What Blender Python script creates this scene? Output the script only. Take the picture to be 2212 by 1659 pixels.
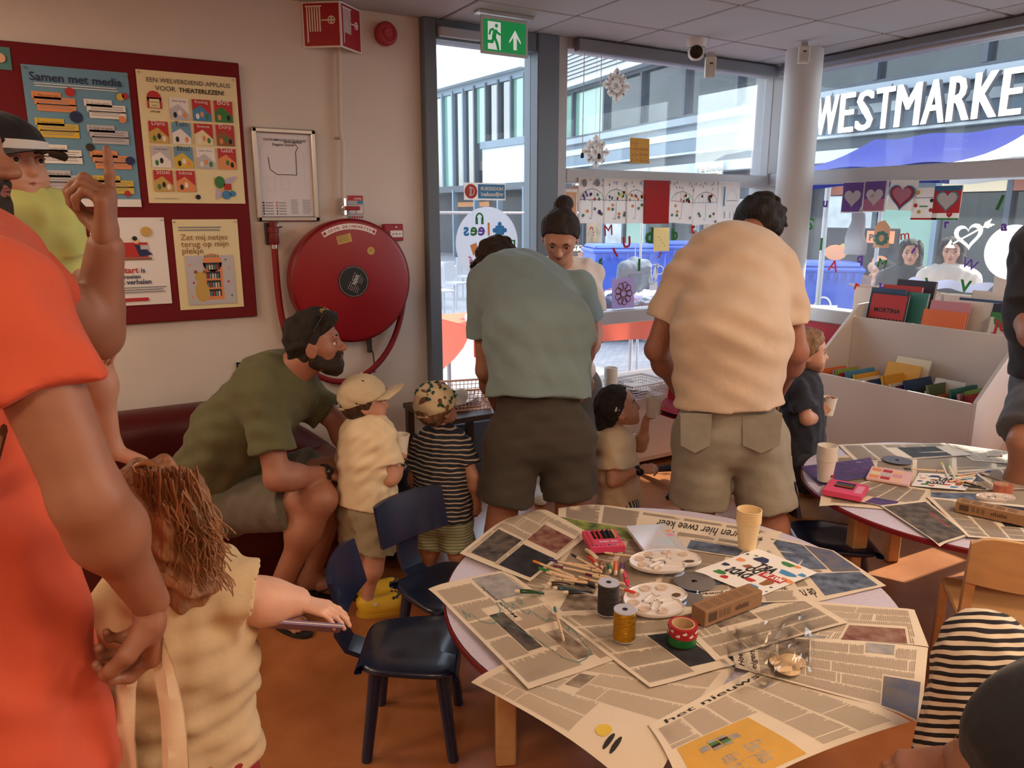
import bpy, math, random
import numpy as np
from mathutils import Vector, Matrix

for _o in list(bpy.data.objects):
    bpy.data.objects.remove(_o, do_unlink=True)
SC = bpy.context.scene
COL = SC.collection
random.seed(7)
RNG = np.random.RandomState(5)
PI = math.pi

FPX, CAMH = 1620.0, 1.6
PITCH, YAW = math.atan(365 / 1620.0), math.radians(30.7)
cam = bpy.data.cameras.new('camera')
cam.sensor_width = 36.0
cam.lens = FPX / 2212 * 36.0
cam.clip_start = 0.02
cam_o = bpy.data.objects.new('camera', cam)
cam_o.location = (0, 0, CAMH)
cam_o.rotation_euler = (PI / 2 - PITCH, 0, -YAW)
COL.objects.link(cam_o)
SC.camera = cam_o

SUN_DIR = Vector((0.72, -0.03, 0.66)).normalized()      # towards the sun
w = bpy.data.worlds.new('sky')
SC.world = w
w.use_nodes = True
nt = w.node_tree
nt.nodes.clear()
sky = nt.nodes.new('ShaderNodeTexSky')
sky.sky_type = 'NISHITA'
sky.sun_disc = False
sky.sun_elevation = math.asin(SUN_DIR.z)
sky.sun_rotation = math.atan2(SUN_DIR.x, SUN_DIR.y)
sky.air_density, sky.dust_density, sky.ozone_density = 1.0, 2.0, 1.0
bg = nt.nodes.new('ShaderNodeBackground')
bg.inputs['Strength'].default_value = 0.72
wo = nt.nodes.new('ShaderNodeOutputWorld')
hs = nt.nodes.new('ShaderNodeHueSaturation'); hs.inputs['Saturation'].default_value = 0.45
nt.links.new(sky.outputs[0], hs.inputs['Color'])
nt.links.new(hs.outputs[0], bg.inputs[0])
nt.links.new(bg.outputs[0], wo.inputs[0])

sun = bpy.data.lights.new('sun', 'SUN')
sun.energy = 8.0
sun.angle = math.radians(0.6)
sun.color = (1.0, 0.93, 0.82)
sun_o = bpy.data.objects.new('sun', sun)
sun_o.rotation_euler = (-SUN_DIR).to_track_quat('-Z', 'Y').to_euler()
sun_o.location = SUN_DIR * 30
COL.objects.link(sun_o)

SC.view_settings.view_transform = 'Standard'
SC.view_settings.look = 'None'
SC.view_settings.gamma = 1.0
SC.view_settings.use_curve_mapping = False
SC.view_settings.exposure = 0.5
SC.cycles.use_denoising = True
SC.cycles.max_bounces = 10
SC.cycles.transparent_max_bounces = 24
SC.cycles.caustics_reflective = False
SC.cycles.caustics_refractive = False
SC.cycles.sample_clamp_indirect = 6.0

ROOM_LAMP_W = 17.0
ROOM_LAMP_COL = (1.0, 0.75, 0.52)

_cp, _sp, _cy, _sy = math.cos(PITCH), math.sin(PITCH), math.cos(YAW), math.sin(YAW)
CAMP = np.array([0, 0, CAMH])
def ray(x, y):
    u = (x - 1106) / FPX; v = (829.5 - y) / FPX
    g = _cp + v * _sp
    return np.array([_sy * g + _cy * u, _cy * g - _sy * u, v * _cp - _sp])
def az(x, y, z):
    d = ray(x, y); return CAMP + d * ((z - CAMH) / d[2])
def ay(x, y, Y):
    d = ray(x, y); return CAMP + d * (Y / d[1])
def ax(x, y, X):
    d = ray(x, y); return CAMP + d * (X / d[0])
def ag(x, y, G):
    d = ray(x, y); return CAMP + d * (G / (d[0] * _sy + d[1] * _cy))
RIGHT = np.array([_cy, -_sy, 0.0]); FWD = np.array([_sy, _cy, 0.0]); UP = np.array([0, 0, 1.0])
def A3(*v): return np.array(v, dtype=float)
def nrm(v):
    v = np.asarray(v, float); return v / max(1e-9, np.linalg.norm(v))

def lin(c):
    return [((x / 255 / 12.92) if x / 255 <= 0.04045 else ((x / 255 + 0.055) / 1.055) ** 2.4) for x in c[:3]]
_M = {}
def M(name, col=(128, 128, 128), rough=0.6, metal=0.0, var=0.0, scale=18.0, bump=0.0, bscale=None, coat=0.0,
      emit=0.0, col2=None, stretch=None, sheen=0.0, sss=0.0, spec=None, detail=4):
    if name in _M: return _M[name]
    m = bpy.data.materials.new(name); m.use_nodes = True
    N, L = m.node_tree.nodes, m.node_tree.links
    b = N['Principled BSDF']
    c = lin(col)
    b.inputs['Base Color'].default_value = (*c, 1)
    b.inputs['Roughness'].default_value = rough
    b.inputs['Metallic'].default_value = metal
    if coat: b.inputs['Coat Weight'].default_value = coat; b.inputs['Coat Roughness'].default_value = 0.1
    if sheen: b.inputs['Sheen Weight'].default_value = sheen
    if spec is not None: b.inputs['Specular IOR Level'].default_value = spec
    if sss:
        b.inputs['Subsurface Weight'].default_value = sss
        b.inputs['Subsurface Radius'].default_value = (0.02, 0.008, 0.004)
        b.inputs['Subsurface Scale'].default_value = 0.3
    if emit:
        b.inputs['Emission Color'].default_value = (*c, 1); b.inputs['Emission Strength'].default_value = emit
    if var or bump or col2:
        tc = N.new('ShaderNodeTexCoord'); mp = N.new('ShaderNodeMapping')
        L.new(tc.outputs['Object'], mp.inputs['Vector'])
        if stretch: mp.inputs['Scale'].default_value = stretch
        nz = N.new('ShaderNodeTexNoise'); nz.inputs['Scale'].default_value = scale; nz.inputs['Detail'].default_value = detail
        L.new(mp.outputs[0], nz.inputs['Vector'])
        if var or col2:
            r = N.new('ShaderNodeValToRGB')
            e = r.color_ramp.elements
            e[0].position, e[1].position = 0.3, 0.7
            e[0].color = (*[x * (1 - var) for x in c], 1)
            e[1].color = (*(lin(col2) if col2 else [min(1, x * (1 + var)) for x in c]), 1)
            L.new(nz.outputs['Fac'], r.inputs[0]); L.new(r.outputs[0], b.inputs['Base Color'])
        if bump:
            bp = N.new('ShaderNodeBump'); bp.inputs['Strength'].default_value = bump; bp.inputs['Distance'].default_value = 0.01
            if bscale:
                n2 = N.new('ShaderNodeTexNoise'); n2.inputs['Scale'].default_value = bscale; n2.inputs['Detail'].default_value = 3
                L.new(mp.outputs[0], n2.inputs['Vector']); L.new(n2.outputs['Fac'], bp.inputs['Height'])
            else:
                L.new(nz.outputs['Fac'], bp.inputs['Height'])
            L.new(bp.outputs[0], b.inputs['Normal'])
    _M[name] = m
    return m
def stripe_mat(name, c1, c2, axis=(0, 0, 1), period=0.03, duty=0.5, wobble=0.25, rough=0.85, mixdown=None):
    if name in _M: return _M[name]
    m = M(name, c1, rough)
    N, L = m.node_tree.nodes, m.node_tree.links
    b = N['Principled BSDF']
    tc = N.new('ShaderNodeTexCoord')
    d = N.new('ShaderNodeVectorMath'); d.operation = 'DOT_PRODUCT'
    d.inputs[1].default_value = [x / period for x in nrm(axis)]
    L.new(tc.outputs['Object'], d.inputs[0])
    nz = N.new('ShaderNodeTexNoise'); nz.inputs['Scale'].default_value = 9; L.new(tc.outputs['Object'], nz.inputs['Vector'])
    ma = N.new('ShaderNodeMath'); ma.operation = 'MULTIPLY_ADD'; ma.inputs[1].default_value = wobble * 4
    L.new(nz.outputs['Fac'], ma.inputs[0]); L.new(d.outputs['Value'], ma.inputs[2])
    fr = N.new('ShaderNodeMath'); fr.operation = 'FRACT'; L.new(ma.outputs[0], fr.inputs[0])
    gt = N.new('ShaderNodeMath'); gt.operation = 'GREATER_THAN'; gt.inputs[1].default_value = duty; L.new(fr.outputs[0], gt.inputs[0])
    mx = N.new('ShaderNodeMix'); mx.data_type = 'RGBA'
    mx.inputs[6].default_value = (*lin(c1), 1); mx.inputs[7].default_value = (*lin(c2), 1)
    L.new(gt.outputs[0], mx.inputs[0]); L.new(mx.outputs[2], b.inputs['Base Color'])
    return m
def backlit(m, fac=.5):
    n = m.name + '_backlit'
    if n in _M: return _M[n]
    c = m.copy(); c.name = n; N, L = c.node_tree.nodes, c.node_tree.links
    b = N['Principled BSDF']; t = N.new('ShaderNodeBsdfTranslucent'); t.inputs[0].default_value = b.inputs['Base Color'].default_value
    x = N.new('ShaderNodeMixShader'); x.inputs[0].default_value = fac
    o = N['Material Output']; L.new(b.outputs[0], x.inputs[1]); L.new(t.outputs[0], x.inputs[2]); L.new(x.outputs[0], o.inputs[0])
    _M[n] = c
    return c
def glass_mat(name, tint=(0.93, 0.96, 0.97), dust_haze=0.03, refl=0.013, haze_col=(0.85, 0.9, 1.0)):
    if name in _M: return _M[name]
    m = bpy.data.materials.new(name); m.use_nodes = True
    N, L = m.node_tree.nodes, m.node_tree.links
    N.clear()
    out = N.new('ShaderNodeOutputMaterial')
    tr = N.new('ShaderNodeBsdfTransparent'); tr.inputs[0].default_value = (*tint, 1)
    gl = N.new('ShaderNodeBsdfGlossy'); gl.inputs['Roughness'].default_value = 0.02
    fr = N.new('ShaderNodeFresnel'); fr.inputs[0].default_value = 1.45
    mu = N.new('ShaderNodeMath'); mu.operation = 'MULTIPLY'; mu.inputs[1].default_value = refl / 0.04
    L.new(fr.outputs[0], mu.inputs[0]); mu.use_clamp = True
    mx = N.new('ShaderNodeMixShader'); L.new(mu.outputs[0], mx.inputs[0]); L.new(tr.outputs[0], mx.inputs[1]); L.new(gl.outputs[0], mx.inputs[2])
    last = mx
    if dust_haze:
        df = N.new('ShaderNodeBsdfTranslucent'); df.inputs[0].default_value = (*haze_col, 1)  # pale scattering layer mixed into the panes to imitate glare haze
        nz = N.new('ShaderNodeTexNoise'); nz.inputs['Scale'].default_value = 3.0; nz.inputs['Detail'].default_value = 5
        tc = N.new('ShaderNodeTexCoord'); L.new(tc.outputs['Object'], nz.inputs['Vector'])
        mm = N.new('ShaderNodeMath'); mm.operation = 'MULTIPLY'; mm.inputs[1].default_value = dust_haze * 2
        L.new(nz.outputs['Fac'], mm.inputs[0])
        m2 = N.new('ShaderNodeMixShader'); L.new(mm.outputs[0], m2.inputs[0]); L.new(mx.outputs[0], m2.inputs[1]); L.new(df.outputs[0], m2.inputs[2])
        last = m2
    L.new(last.outputs[0], out.inputs[0])
    _M[name] = m
    return m

class MB:
    def __init__(s):
        s.v, s.f, s.m, s.n = [], [], [], 0
        s.T = None
    def frame(s, o=(0, 0, 0), x=(1, 0, 0), y=(0, 1, 0), z=(0, 0, 1)):
        s.T = (np.array(o, float), np.array([x, y, z], float)); return s
    def add(s, V, F, mi=0):
        V = np.asarray(V, float).reshape(-1, 3)
        if s.T is not None: V = s.T[0] + V @ s.T[1]
        s.v.append(V)
        b = s.n
        for f in F: s.f.append([i + b for i in f])
        s.m += [mi] * len(F)
        s.n += len(V)
        return s
    def box(s, lo, hi, mi=0, bev=0.0):
        x0, y0, z0 = lo; x1, y1, z1 = hi
        if not bev:
            V = [(x0, y0, z0), (x1, y0, z0), (x1, y1, z0), (x0, y1, z0), (x0, y0, z1), (x1, y0, z1), (x1, y1, z1), (x0, y1, z1)]
            return s.add(V, [(0, 3, 2, 1), (4, 5, 6, 7), (0, 1, 5, 4), (1, 2, 6, 5), (2, 3, 7, 6), (3, 0, 4, 7)], mi)
        b = min(bev, (x1 - x0) / 2.01, (y1 - y0) / 2.01, (z1 - z0) / 2.01)
        V, idx = [], {}
        for i, X in enumerate((x0, x1)):
            for j, Y in enumerate((y0, y1)):
                for k, Z in enumerate((z0, z1)):
                    for a in range(3):
                        p = [X, Y, Z]
                        for q in range(3):
                            if q != a: p[q] += b * (1 if (i, j, k)[q] == 0 else -1)
                        idx[(i, j, k, a)] = len(V); V.append(p)
        F = []
        def cyc(a): return (a + 1) % 3, (a + 2) % 3
        for a in range(3):
            p, q = cyc(a)
            for e in (0, 1):
                def K(u, w_):
                    t = [0, 0, 0]; t[a] = e; t[p] = u; t[q] = w_; return tuple(t)
                f = [idx[K(0, 0) + (a,)], idx[K(1, 0) + (a,)], idx[K(1, 1) + (a,)], idx[K(0, 1) + (a,)]]
                F.append(f if e else f[::-1])
            for u in (0, 1):
                for w_ in (0, 1):
                    def K2(e):
                        t = [0, 0, 0]; t[a] = e; t[p] = u; t[q] = w_; return tuple(t)
                    f = [idx[K2(0) + (p,)], idx[K2(1) + (p,)], idx[K2(1) + (q,)], idx[K2(0) + (q,)]]
                    F.append(f if (u ^ w_) else f[::-1])
        for i in (0, 1):
            for j in (0, 1):
                for k in (0, 1):
                    f = [idx[(i, j, k, a)] for a in range(3)]
                    F.append(f if (i + j + k) % 2 == 1 else f[::-1])
        return s.add(V, F, mi)
    def tube(s, pts, r, n=8, mi=0, cap=True, flat=None):
        P = [np.array(p, float) for p in pts]
        R = r if hasattr(r, '__len__') else [r] * len(P)
        V, F = [], []
        u = None
        for i, p in enumerate(P):
            t = nrm(P[min(i + 1, len(P) - 1)] - P[max(i - 1, 0)])
            if u is None:
                u = np.cross(t, [0, 0, 1]) if abs(t[2]) < 0.9 else np.cross(t, [1, 0, 0])
            u = nrm(u - t * np.dot(u, t)); w_ = np.cross(t, u)
            for k in range(n):
                a = 2 * PI * k / n
                V.append(p + R[i] * (u * math.cos(a) + w_ * math.sin(a) * (flat or 1)))
        for i in range(len(P) - 1):
            for k in range(n):
                a, b = i * n + k, i * n + (k + 1) % n
                F.append((a, b, b + n, a + n))
        if cap:
            F.append(tuple(range(n))[::-1]); F.append(tuple(range((len(P) - 1) * n, len(P) * n)))
        return s.add(V, F, mi)
    def lathe(s, prof, n=24, c=(0, 0, 0), mi=0, capb=False, capt=False, ax=None):
        V, F = [], []
        c = np.array(c, float)
        B = np.eye(3)
        if ax is not None:
            z = nrm(ax); x = nrm(np.cross([0, 0, 1], z) if abs(z[2]) < .95 else np.cross([1, 0, 0], z)); B = np.array([x, np.cross(z, x), z])
        for r, z in prof:
            for k in range(n):
                a = 2 * PI * k / n
                V.append(c + np.array([r * math.cos(a), r * math.sin(a), z]) @ B)
        for i in range(len(prof) - 1):
            for k in range(n):
                a, b = i * n + k, i * n + (k + 1) % n
                F.append((a, b, b + n, a + n))
        if capb: F.append(tuple(range(n))[::-1])
        if capt: F.append(tuple(range((len(prof) - 1) * n, len(prof) * n)))
        return s.add(V, F, mi)
    def prism(s, outline, z0, z1, mi=0, top=True, bot=True):
        n = len(outline)
        V = [(x, y, z0) for x, y in outline] + [(x, y, z1) for x, y in outline]
        F = [(i, (i + 1) % n, (i + 1) % n + n, i + n) for i in range(n)]
        if top: F.append(tuple(range(n, 2 * n)))
        if bot: F.append(tuple(range(n))[::-1])
        return s.add(V, F, mi)
    def poly(s, pts, mi=0):
        return s.add(pts, [tuple(range(len(pts)))], mi)
    def rect(s, x0, y0, x1, y1, z=0.0, mi=0):
        return s.add([(x0, y0, z), (x1, y0, z), (x1, y1, z), (x0, y1, z)], [(0, 1, 2, 3)], mi)
    def disc(s, cx, cy, r, z=0.0, mi=0, n=20, ry=None, a0=0, a1=2 * PI):
        ry = ry or r
        k = n if a1 - a0 > 6.28 else n + 1
        return s.add([(cx + r * math.cos(a0 + (a1 - a0) * i / n), cy + ry * math.sin(a0 + (a1 - a0) * i / n), z) for i in range(k)], [tuple(range(k))], mi)
    def grid(s, fn, nu, nv, mi=0, u0=0, u1=1, v0=0, v1=1):
        V = [fn(u0 + (u1 - u0) * i / nu, v0 + (v1 - v0) * j / nv) for i in range(nu + 1) for j in range(nv + 1)]
        F = [(i * (nv + 1) + j, (i + 1) * (nv + 1) + j, (i + 1) * (nv + 1) + j + 1, i * (nv + 1) + j + 1) for i in range(nu) for j in range(nv)]
        return s.add(V, F, mi)
    def text(s, t, x, y, size, mi=0, z=0.0, bold=0.0, al='L', depth=0.0, rot=0.0, sx=1.0, mirror=False):
        V, F, wd = font_mesh(t, bold, depth)
        V = V.copy()
        if al == 'C': V[:, 0] -= wd / 2
        elif al == 'R': V[:, 0] -= wd
        V[:, 0] *= sx
        if mirror: V[:, 0] *= -1
        V = V * size
        c, q = math.cos(rot), math.sin(rot)
        W = np.c_[V[:, 0] * c - V[:, 1] * q + x, V[:, 0] * q + V[:, 1] * c + y, V[:, 2] + z]
        return s.add(W, F, mi)
_font = {}
def font_mesh(t, bold, depth):
    key = (t, bold, depth)
    if key in _font: return _font[key]
    cu = bpy.data.curves.new('t', 'FONT')
    cu.body = t; cu.size = 1.0; cu.offset = bold; cu.resolution_u = 2; cu.fill_mode = 'BOTH' if depth else 'FRONT'
    cu.extrude = depth / 2
    ob = bpy.data.objects.new('t', cu)
    COL.objects.link(ob)
    dg = bpy.context.evaluated_depsgraph_get(); dg.update()
    me = bpy.data.meshes.new_from_object(ob.evaluated_get(dg))
    V = np.array([v.co[:] for v in me.vertices]).reshape(-1, 3)
    F = [tuple(p.vertices) for p in me.polygons]
    bpy.data.objects.remove(ob, do_unlink=True); bpy.data.curves.remove(cu); bpy.data.meshes.remove(me)
    wd = (V[:, 0].max() if len(V) else 0)
    _font[key] = (V, F, wd)
    return _font[key]

def mesh_of(name, mb, mats, smooth=None):
    me = bpy.data.meshes.new(name)
    V = np.concatenate(mb.v) if mb.v else np.zeros((0, 3))
    me.from_pydata(V.tolist(), [], mb.f)
    for m in mats: me.materials.append(m)
    if len(mats) > 1: me.polygons.foreach_set('material_index', mb.m)
    if smooth:
        me.polygons.foreach_set('use_smooth', [True] * len(me.polygons))
        if smooth < 179: me.set_sharp_from_angle(angle=math.radians(smooth))
    me.update()
    return me
def put(name, mb, mats, parent=None, smooth=None, label=None, cat=None, group=None, kind=None, world=True):
    """one mesh object; world-space vertices are moved to a local origin at the base of the piece"""
    if not isinstance(mats, (list, tuple)): mats = [mats]
    V = np.concatenate(mb.v)
    lo, hi = V.min(0), V.max(0)
    if world:
        o = np.array([(lo[0] + hi[0]) / 2, (lo[1] + hi[1]) / 2, lo[2]])
        mb.v = [V - o]
    me = mesh_of(name, mb, mats, smooth)
    ob = bpy.data.objects.new(name, me)
    COL.objects.link(ob)
    if world: ob.location = o
    if parent is not None:
        ob.parent = parent
        if world:
            ob.matrix_parent_inverse = pinv(parent)
    tag(ob, label, cat, group, kind)
    return ob
def world_of(o):
    m = Matrix.LocRotScale(o.location, o.rotation_euler, o.scale)
    if o.parent is not None: m = world_of(o.parent) @ o.matrix_parent_inverse @ m
    return m
def pinv(o): return world_of(o).inverted()
def tag(o, label=None, cat=None, group=None, kind=None):
    if label: o['label'] = label
    if cat: o['category'] = cat
    if group: o['group'] = group
    if kind: o['kind'] = kind
    return o
def thing(name, label, cat, loc=(0, 0, 0), rz=0.0, group=None, kind=None):
    o = bpy.data.objects.new(name, None)
    o.empty_display_size = 0.05
    o.location = loc; o.rotation_euler = (0, 0, rz)
    COL.objects.link(o)
    return tag(o, label, cat, group, kind)
def dup(root, loc, rz, label, group=None, scale=None):
    def cp(o, par):
        c = o.copy(); COL.objects.link(c); c.parent = par
        if par is not None: c.matrix_parent_inverse = o.matrix_parent_inverse.copy()
        for ch in o.children: cp(ch, c)
        return c
    r = cp(root, None)
    r.location = loc; r.rotation_euler = (0, 0, rz)
    if scale: r.scale = scale
    r['label'] = label
    if group: r['group'] = group
    return r
WY, WX, CZ = 4.05, 4.65, 2.644          # window/board wall, right window wall, ceiling
m_wall = M('wall_paint', (222, 212, 203), 0.85, var=0.03, scale=3, bump=0.12, bscale=160)
m_white = M('white_lacquer', (225, 222, 216), 0.45)
m_grey = M('frame_grey', (98, 108, 120), 0.45)
m_alu = M('window_frame_paint', (176, 176, 180), 0.5)
m_tile = M('ceiling_tile_mineral', (186, 186, 190), 0.95, var=0.03, scale=120, bump=0.15, bscale=250)
m_tbar = M('ceiling_grid_bar', (168, 166, 168), 0.7)
m_red = M('red_panel_lacquer', (176, 22, 44), 0.4)
m_glass = glass_mat('window_glass', dust_haze=0.016)

fl = M('linoleum', (160, 96, 56), 0.27, var=0.08, scale=6, bump=0.03, bscale=40, col2=(174, 110, 68), spec=0.8)
mb = MB(); mb.box((-4, -4, -0.1), (WX + 0.15, WY + 0.15, 0.0))
put('floor', mb, fl, kind='structure')
mb = MB(); mb.box((-4, WY, 0), (1.815, WY + 0.2, CZ + .02)); put('wall_left', mb, m_wall, kind='structure')
mb = MB(); mb.box((-4.2, -4, 0), (-4, WY + 0.2, CZ + .02)); put('wall_side', mb, m_wall, kind='structure')
mb = MB(); mb.box((-4.2, -4.2, 0), (WX + 0.15, -4, CZ + .02)); put('wall_back', mb, m_wall, kind='structure')
mb = MB(); mb.box((WX, -4, 0), (WX + 0.15, -0.6, CZ + .02)); put('wall_right', mb, m_wall, kind='structure')
mb = MB(); mb.box((-4, -4, CZ + 0.012), (WX + 0.15, WY + 0.2, CZ + 0.14))
ceil = put('ceiling', mb, m_tbar, kind='structure')
tb = MB(); tb.box((-.291, -.291, 0), (.291, .291, .016), bev=.004)
tme = mesh_of('ceiling_tile', tb, [m_tile])
lamp_cells = {(-2.254, 1.78), (-1.058, -0.62), (1.93 - .598, -0.62), (1.93 + .598 * 2, -0.02 - 1.2), (-1.656, 2.98), (-3.45, 0.58), (-0.46, -2.42), (1.93 + .598 * 1, 0.58 - .6)}
def iscell(x, y): return any(abs(a - x) < .3 and abs(b - y) < .3 for a, b in lamp_cells)
for i in range(-10, 5):
    for j in range(-1, 13):
        x, y = 1.93 + .598 * i + .299, 3.58 - .6 * j + .3
        if x < -4 or x > 4.9 or y < -4 or y > 4.3: continue
        if iscell(x - .299, y - .3): continue
        o = bpy.data.objects.new('ceiling_tile', tme); COL.objects.link(o)
        sx = sy = 1.0; cx, cyy = x, y
        if x + .291 > WX: cx = (x - .291 + WX) / 2; sx = (WX - x + .291) / .582
        if y + .291 > WY: cyy = (y - .291 + WY) / 2; sy = (WY - y + .291) / .582
        if sx < .05 or sy < .05: bpy.data.objects.remove(o); continue
        o.location = (cx, cyy, CZ - .002); o.scale = (sx, sy, 1); o.parent = ceil
        o.matrix_parent_inverse = pinv(ceil)
m_lampw = M('lamp_diffuser', (255, 214, 170), 0.5, emit=2.0)
where = ['far left near the board wall', 'behind left of the photographer', 'behind the photographer', 'at the back right', 'by the left end of the board wall', 'at the far left wall', 'at the back left', 'above the near table side']
for n, (x, y) in enumerate(sorted(lamp_cells)):
    x += .299; y += .3
    t = thing('ceiling_lamp', 'square recessed warm ceiling lamp ' + where[n], 'lamp', (x, y, CZ - .012), group='recessed ceiling lamps')
    a = MB(); a.frame((x, y, CZ - .012))
    for q in (0, 1):
        for sgn in (-1, 1):
            lo, hi = [-.29, -.29, 0], [.29, .29, .02]
            if sgn < 0: hi[q] = -.26
            else: lo[q] = .26
            a.box(lo, hi)
    put('frame', a, m_white, t)
    a = MB(); a.frame((x, y, CZ - .012)); a.box((-.26, -.26, .006), (.26, .26, .018)); put('diffuser', a, m_lampw, t)
    l = bpy.data.lights.new('lamp_light', 'AREA'); l.shape = 'SQUARE'; l.size = .5; l.energy = ROOM_LAMP_W; l.color = ROOM_LAMP_COL
    lo_ = bpy.data.objects.new('lamp_light', l); lo_.location = (0, 0, -.004); COL.objects.link(lo_); lo_.parent = t

d = thing('door_1', None, None, (2.2, WY, 0), kind='structure')
mb = MB()
mb.box((1.815, WY - .06, 0), (1.892, WY + .1, CZ), bev=.006); put('stile', mb, m_grey, d)
mb = MB(); mb.box((2.549, WY - .06, 0), (2.70, WY + .1, CZ), bev=.006); put('stile', mb, m_grey, d)
mb = MB(); mb.box((1.892, WY - .05, 2.54), (2.549, WY + .1, CZ), bev=.006); put('top_rail', mb, m_grey, d)
mb = MB(); mb.box((1.892, WY - .05, 0), (2.549, WY + .08, .34), bev=.006); put('bottom_rail', mb, m_grey, d)
mb = MB(); mb.box((1.892, WY - .02, .34), (2.549, WY + .04, .365)); put('glazing_bead', mb, m_alu, d)
mb = MB(); mb.box((1.90, WY - .085, 2.55), (2.16, WY - .05, 2.60), bev=.006); put('door_closer', mb, m_alu, d)
mb = MB(); mb.box((1.892, WY + .02, .36), (2.549, WY + .028, 2.54)); put('pane', mb, m_glass, d)
wn = thing('window_1', None, None, (3.7, WY, 0), kind='structure')
def fbox(lo, hi, nm, par, mt=m_alu, bev=.006):
    q = MB(); q.box(lo, hi, bev=bev); return put(nm, q, mt, par)
fbox((2.70, WY - .05, 0), (2.77, WY + .1, CZ), 'post', wn)
fbox((2.77, WY - .05, 1.80), (4.58, WY + .08, 1.885), 'transom', wn)
fbox((2.77, WY - .07, .88), (4.58, WY + .08, .965), 'sill_rail', wn)
fbox((2.77, WY - .05, 2.58), (4.58, WY + .08, CZ), 'head_rail', wn)
fbox((2.77, WY - .10, .0), (4.58, WY + .1, .50), 'parapet', wn, M('parapet_paint', (205, 176, 160), .6))
fbox((4.58, WY - .05, 0), (WX + .08, WY + .12, CZ), 'corner_post', wn)
for z0, z1 in ((1.885, 2.58), (.965, 1.80), (.50, .88)):
    fbox((2.77, WY + .02, z0), (4.58, WY + .028, z1), 'pane', wn, m_glass, 0)
w2 = thing('window_2', None, None, (WX, 1.7, 0), kind='structure')
fbox((WX - .05, -.6, 1.81), (WX + .08, WY - .05, 1.905), 'transom', w2)
fbox((WX - .08, -.6, .86), (WX + .08, WY - .05, .955), 'sill_rail', w2)
fbox((WX - .05, -.6, 2.57), (WX + .08, WY - .05, CZ), 'head_rail', w2)
fbox((WX - .02, -.6, 0), (WX + .1, WY - .05, .86), 'spandrel_panel', w2, m_red)
for y in (1.62, -.55): fbox((WX - .05, y, 0), (WX + .08, y + .06, CZ), 'post', w2)
for z0, z1 in ((1.905, 2.57), (.955, 1.81)):
    fbox((WX + .02, 1.68, z0), (WX + .028, WY - .05, z1), 'pane', w2, m_glass, 0)
    fbox((WX + .02, -.5, z0), (WX + .028, 1.62, z1), 'pane', w2, m_glass, 0)
m_cas = M('blind_cassette', (120, 122, 130), .5)
b = thing('roller_blind', 'grey rolled-up blind cassette above the middle window', 'blind', (3.7, 3.95, 2.55))
fbox((2.80, 3.93, 2.56), (4.55, 3.985, 2.632), 'cassette', b, m_cas)
for x in (2.86, 2.99):
    mb = MB(); mb.tube([(x, 3.96, 2.57), (x, 3.96, 1.98)], .0025, 6); c = put('pull_cord', mb, m_white, b)
    mb = MB(); mb.lathe([(.004, 0), (.012, .005), (.009, .03), (.003, .035)], 8, (x, 3.96, 1.945), capb=True); put('cord_knob', mb, M('dark_knob', (40, 42, 60)), c, 40)
fbox((WX - .13, -.5, 2.585), (WX - .075, 3.9, 2.632), 'blind_cassette', None, m_cas).update_tag()
tag(bpy.data.objects['blind_cassette'], 'grey rolled-up blind cassette above the right hand window', 'blind')
mb = MB(); mb.lathe([(.118, 0), (.118, CZ)], 40, (4.30, 3.52, 0))
put('column', mb, M('column_paint', (205, 206, 208), .55), None, 60, 'round white painted column in the corner between both windows', 'column')
mb = MB(); mb.box((-4, WY - .014, 0), (1.81, WY, .07)); put('baseboard_left', mb, M('skirting', (120, 70, 45), .5), kind='structure')

m_pave = M('street_pavers', (150, 150, 152), .8)
N_, L_ = m_pave.node_tree.nodes, m_pave.node_tree.links
tc = N_.new('ShaderNodeTexCoord'); br = N_.new('ShaderNodeTexBrick')
br.inputs['Scale'].default_value = 4.2; br.inputs['Color1'].default_value = (*lin((142, 146, 152)), 1); br.inputs['Color2'].default_value = (*lin((165, 160, 158)), 1)
br.inputs['Mortar'].default_value = (*lin((100, 100, 104)), 1); br.inputs['Mortar Size'].default_value = .015
L_.new(tc.outputs['Object'], br.inputs['Vector']); L_.new(br.outputs['Color'], N_['Principled BSDF'].inputs['Base Color'])
mb = MB(); mb.box((-30, -30, -.2), (60, 70, -.1))
tag(put('street_pavement', mb, m_pave), None, None, None, 'structure')
mb = MB(); mb.box((WX + .15, -6, 2.98), (WX + 1.55, WY + .3, 3.16))
put('canopy', mb, M('outdoor_concrete', (190, 190, 188), .8), None, None, 'flat concrete canopy outside above the right hand window', 'canopy')  # unseen slab added above the window, sized to block most of the sun
mb = MB(); mb.box((-6, -6, CZ + .15), (WX + .15, WY + .25, 6.5)); put('upper_storey', mb, M('outdoor_concrete'), None, None, 'upper storey of the library building above the ceiling', 'building')

m_lt = M('facade_white_panel', (200, 210, 214), .5)
m_bl = M('facade_bluegrey_panel', (112, 130, 144), .5)
m_fas = M('facade_fascia', (150, 162, 170), .5)
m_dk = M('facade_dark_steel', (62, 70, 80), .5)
m_gl = M('far_window_glass', (44, 52, 54), .12, metal=.0, spec=.4, var=.25, scale=.8)
m_gl2 = M('far_green_glass', (120, 160, 145), .1, spec=1.0)
m_brick = M('red_brick', (150, 92, 74), .85, var=.2, scale=6)
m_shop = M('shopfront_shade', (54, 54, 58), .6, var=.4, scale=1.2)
m_shopw = M('shop_awning_cream', (226, 205, 170), .7)

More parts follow.
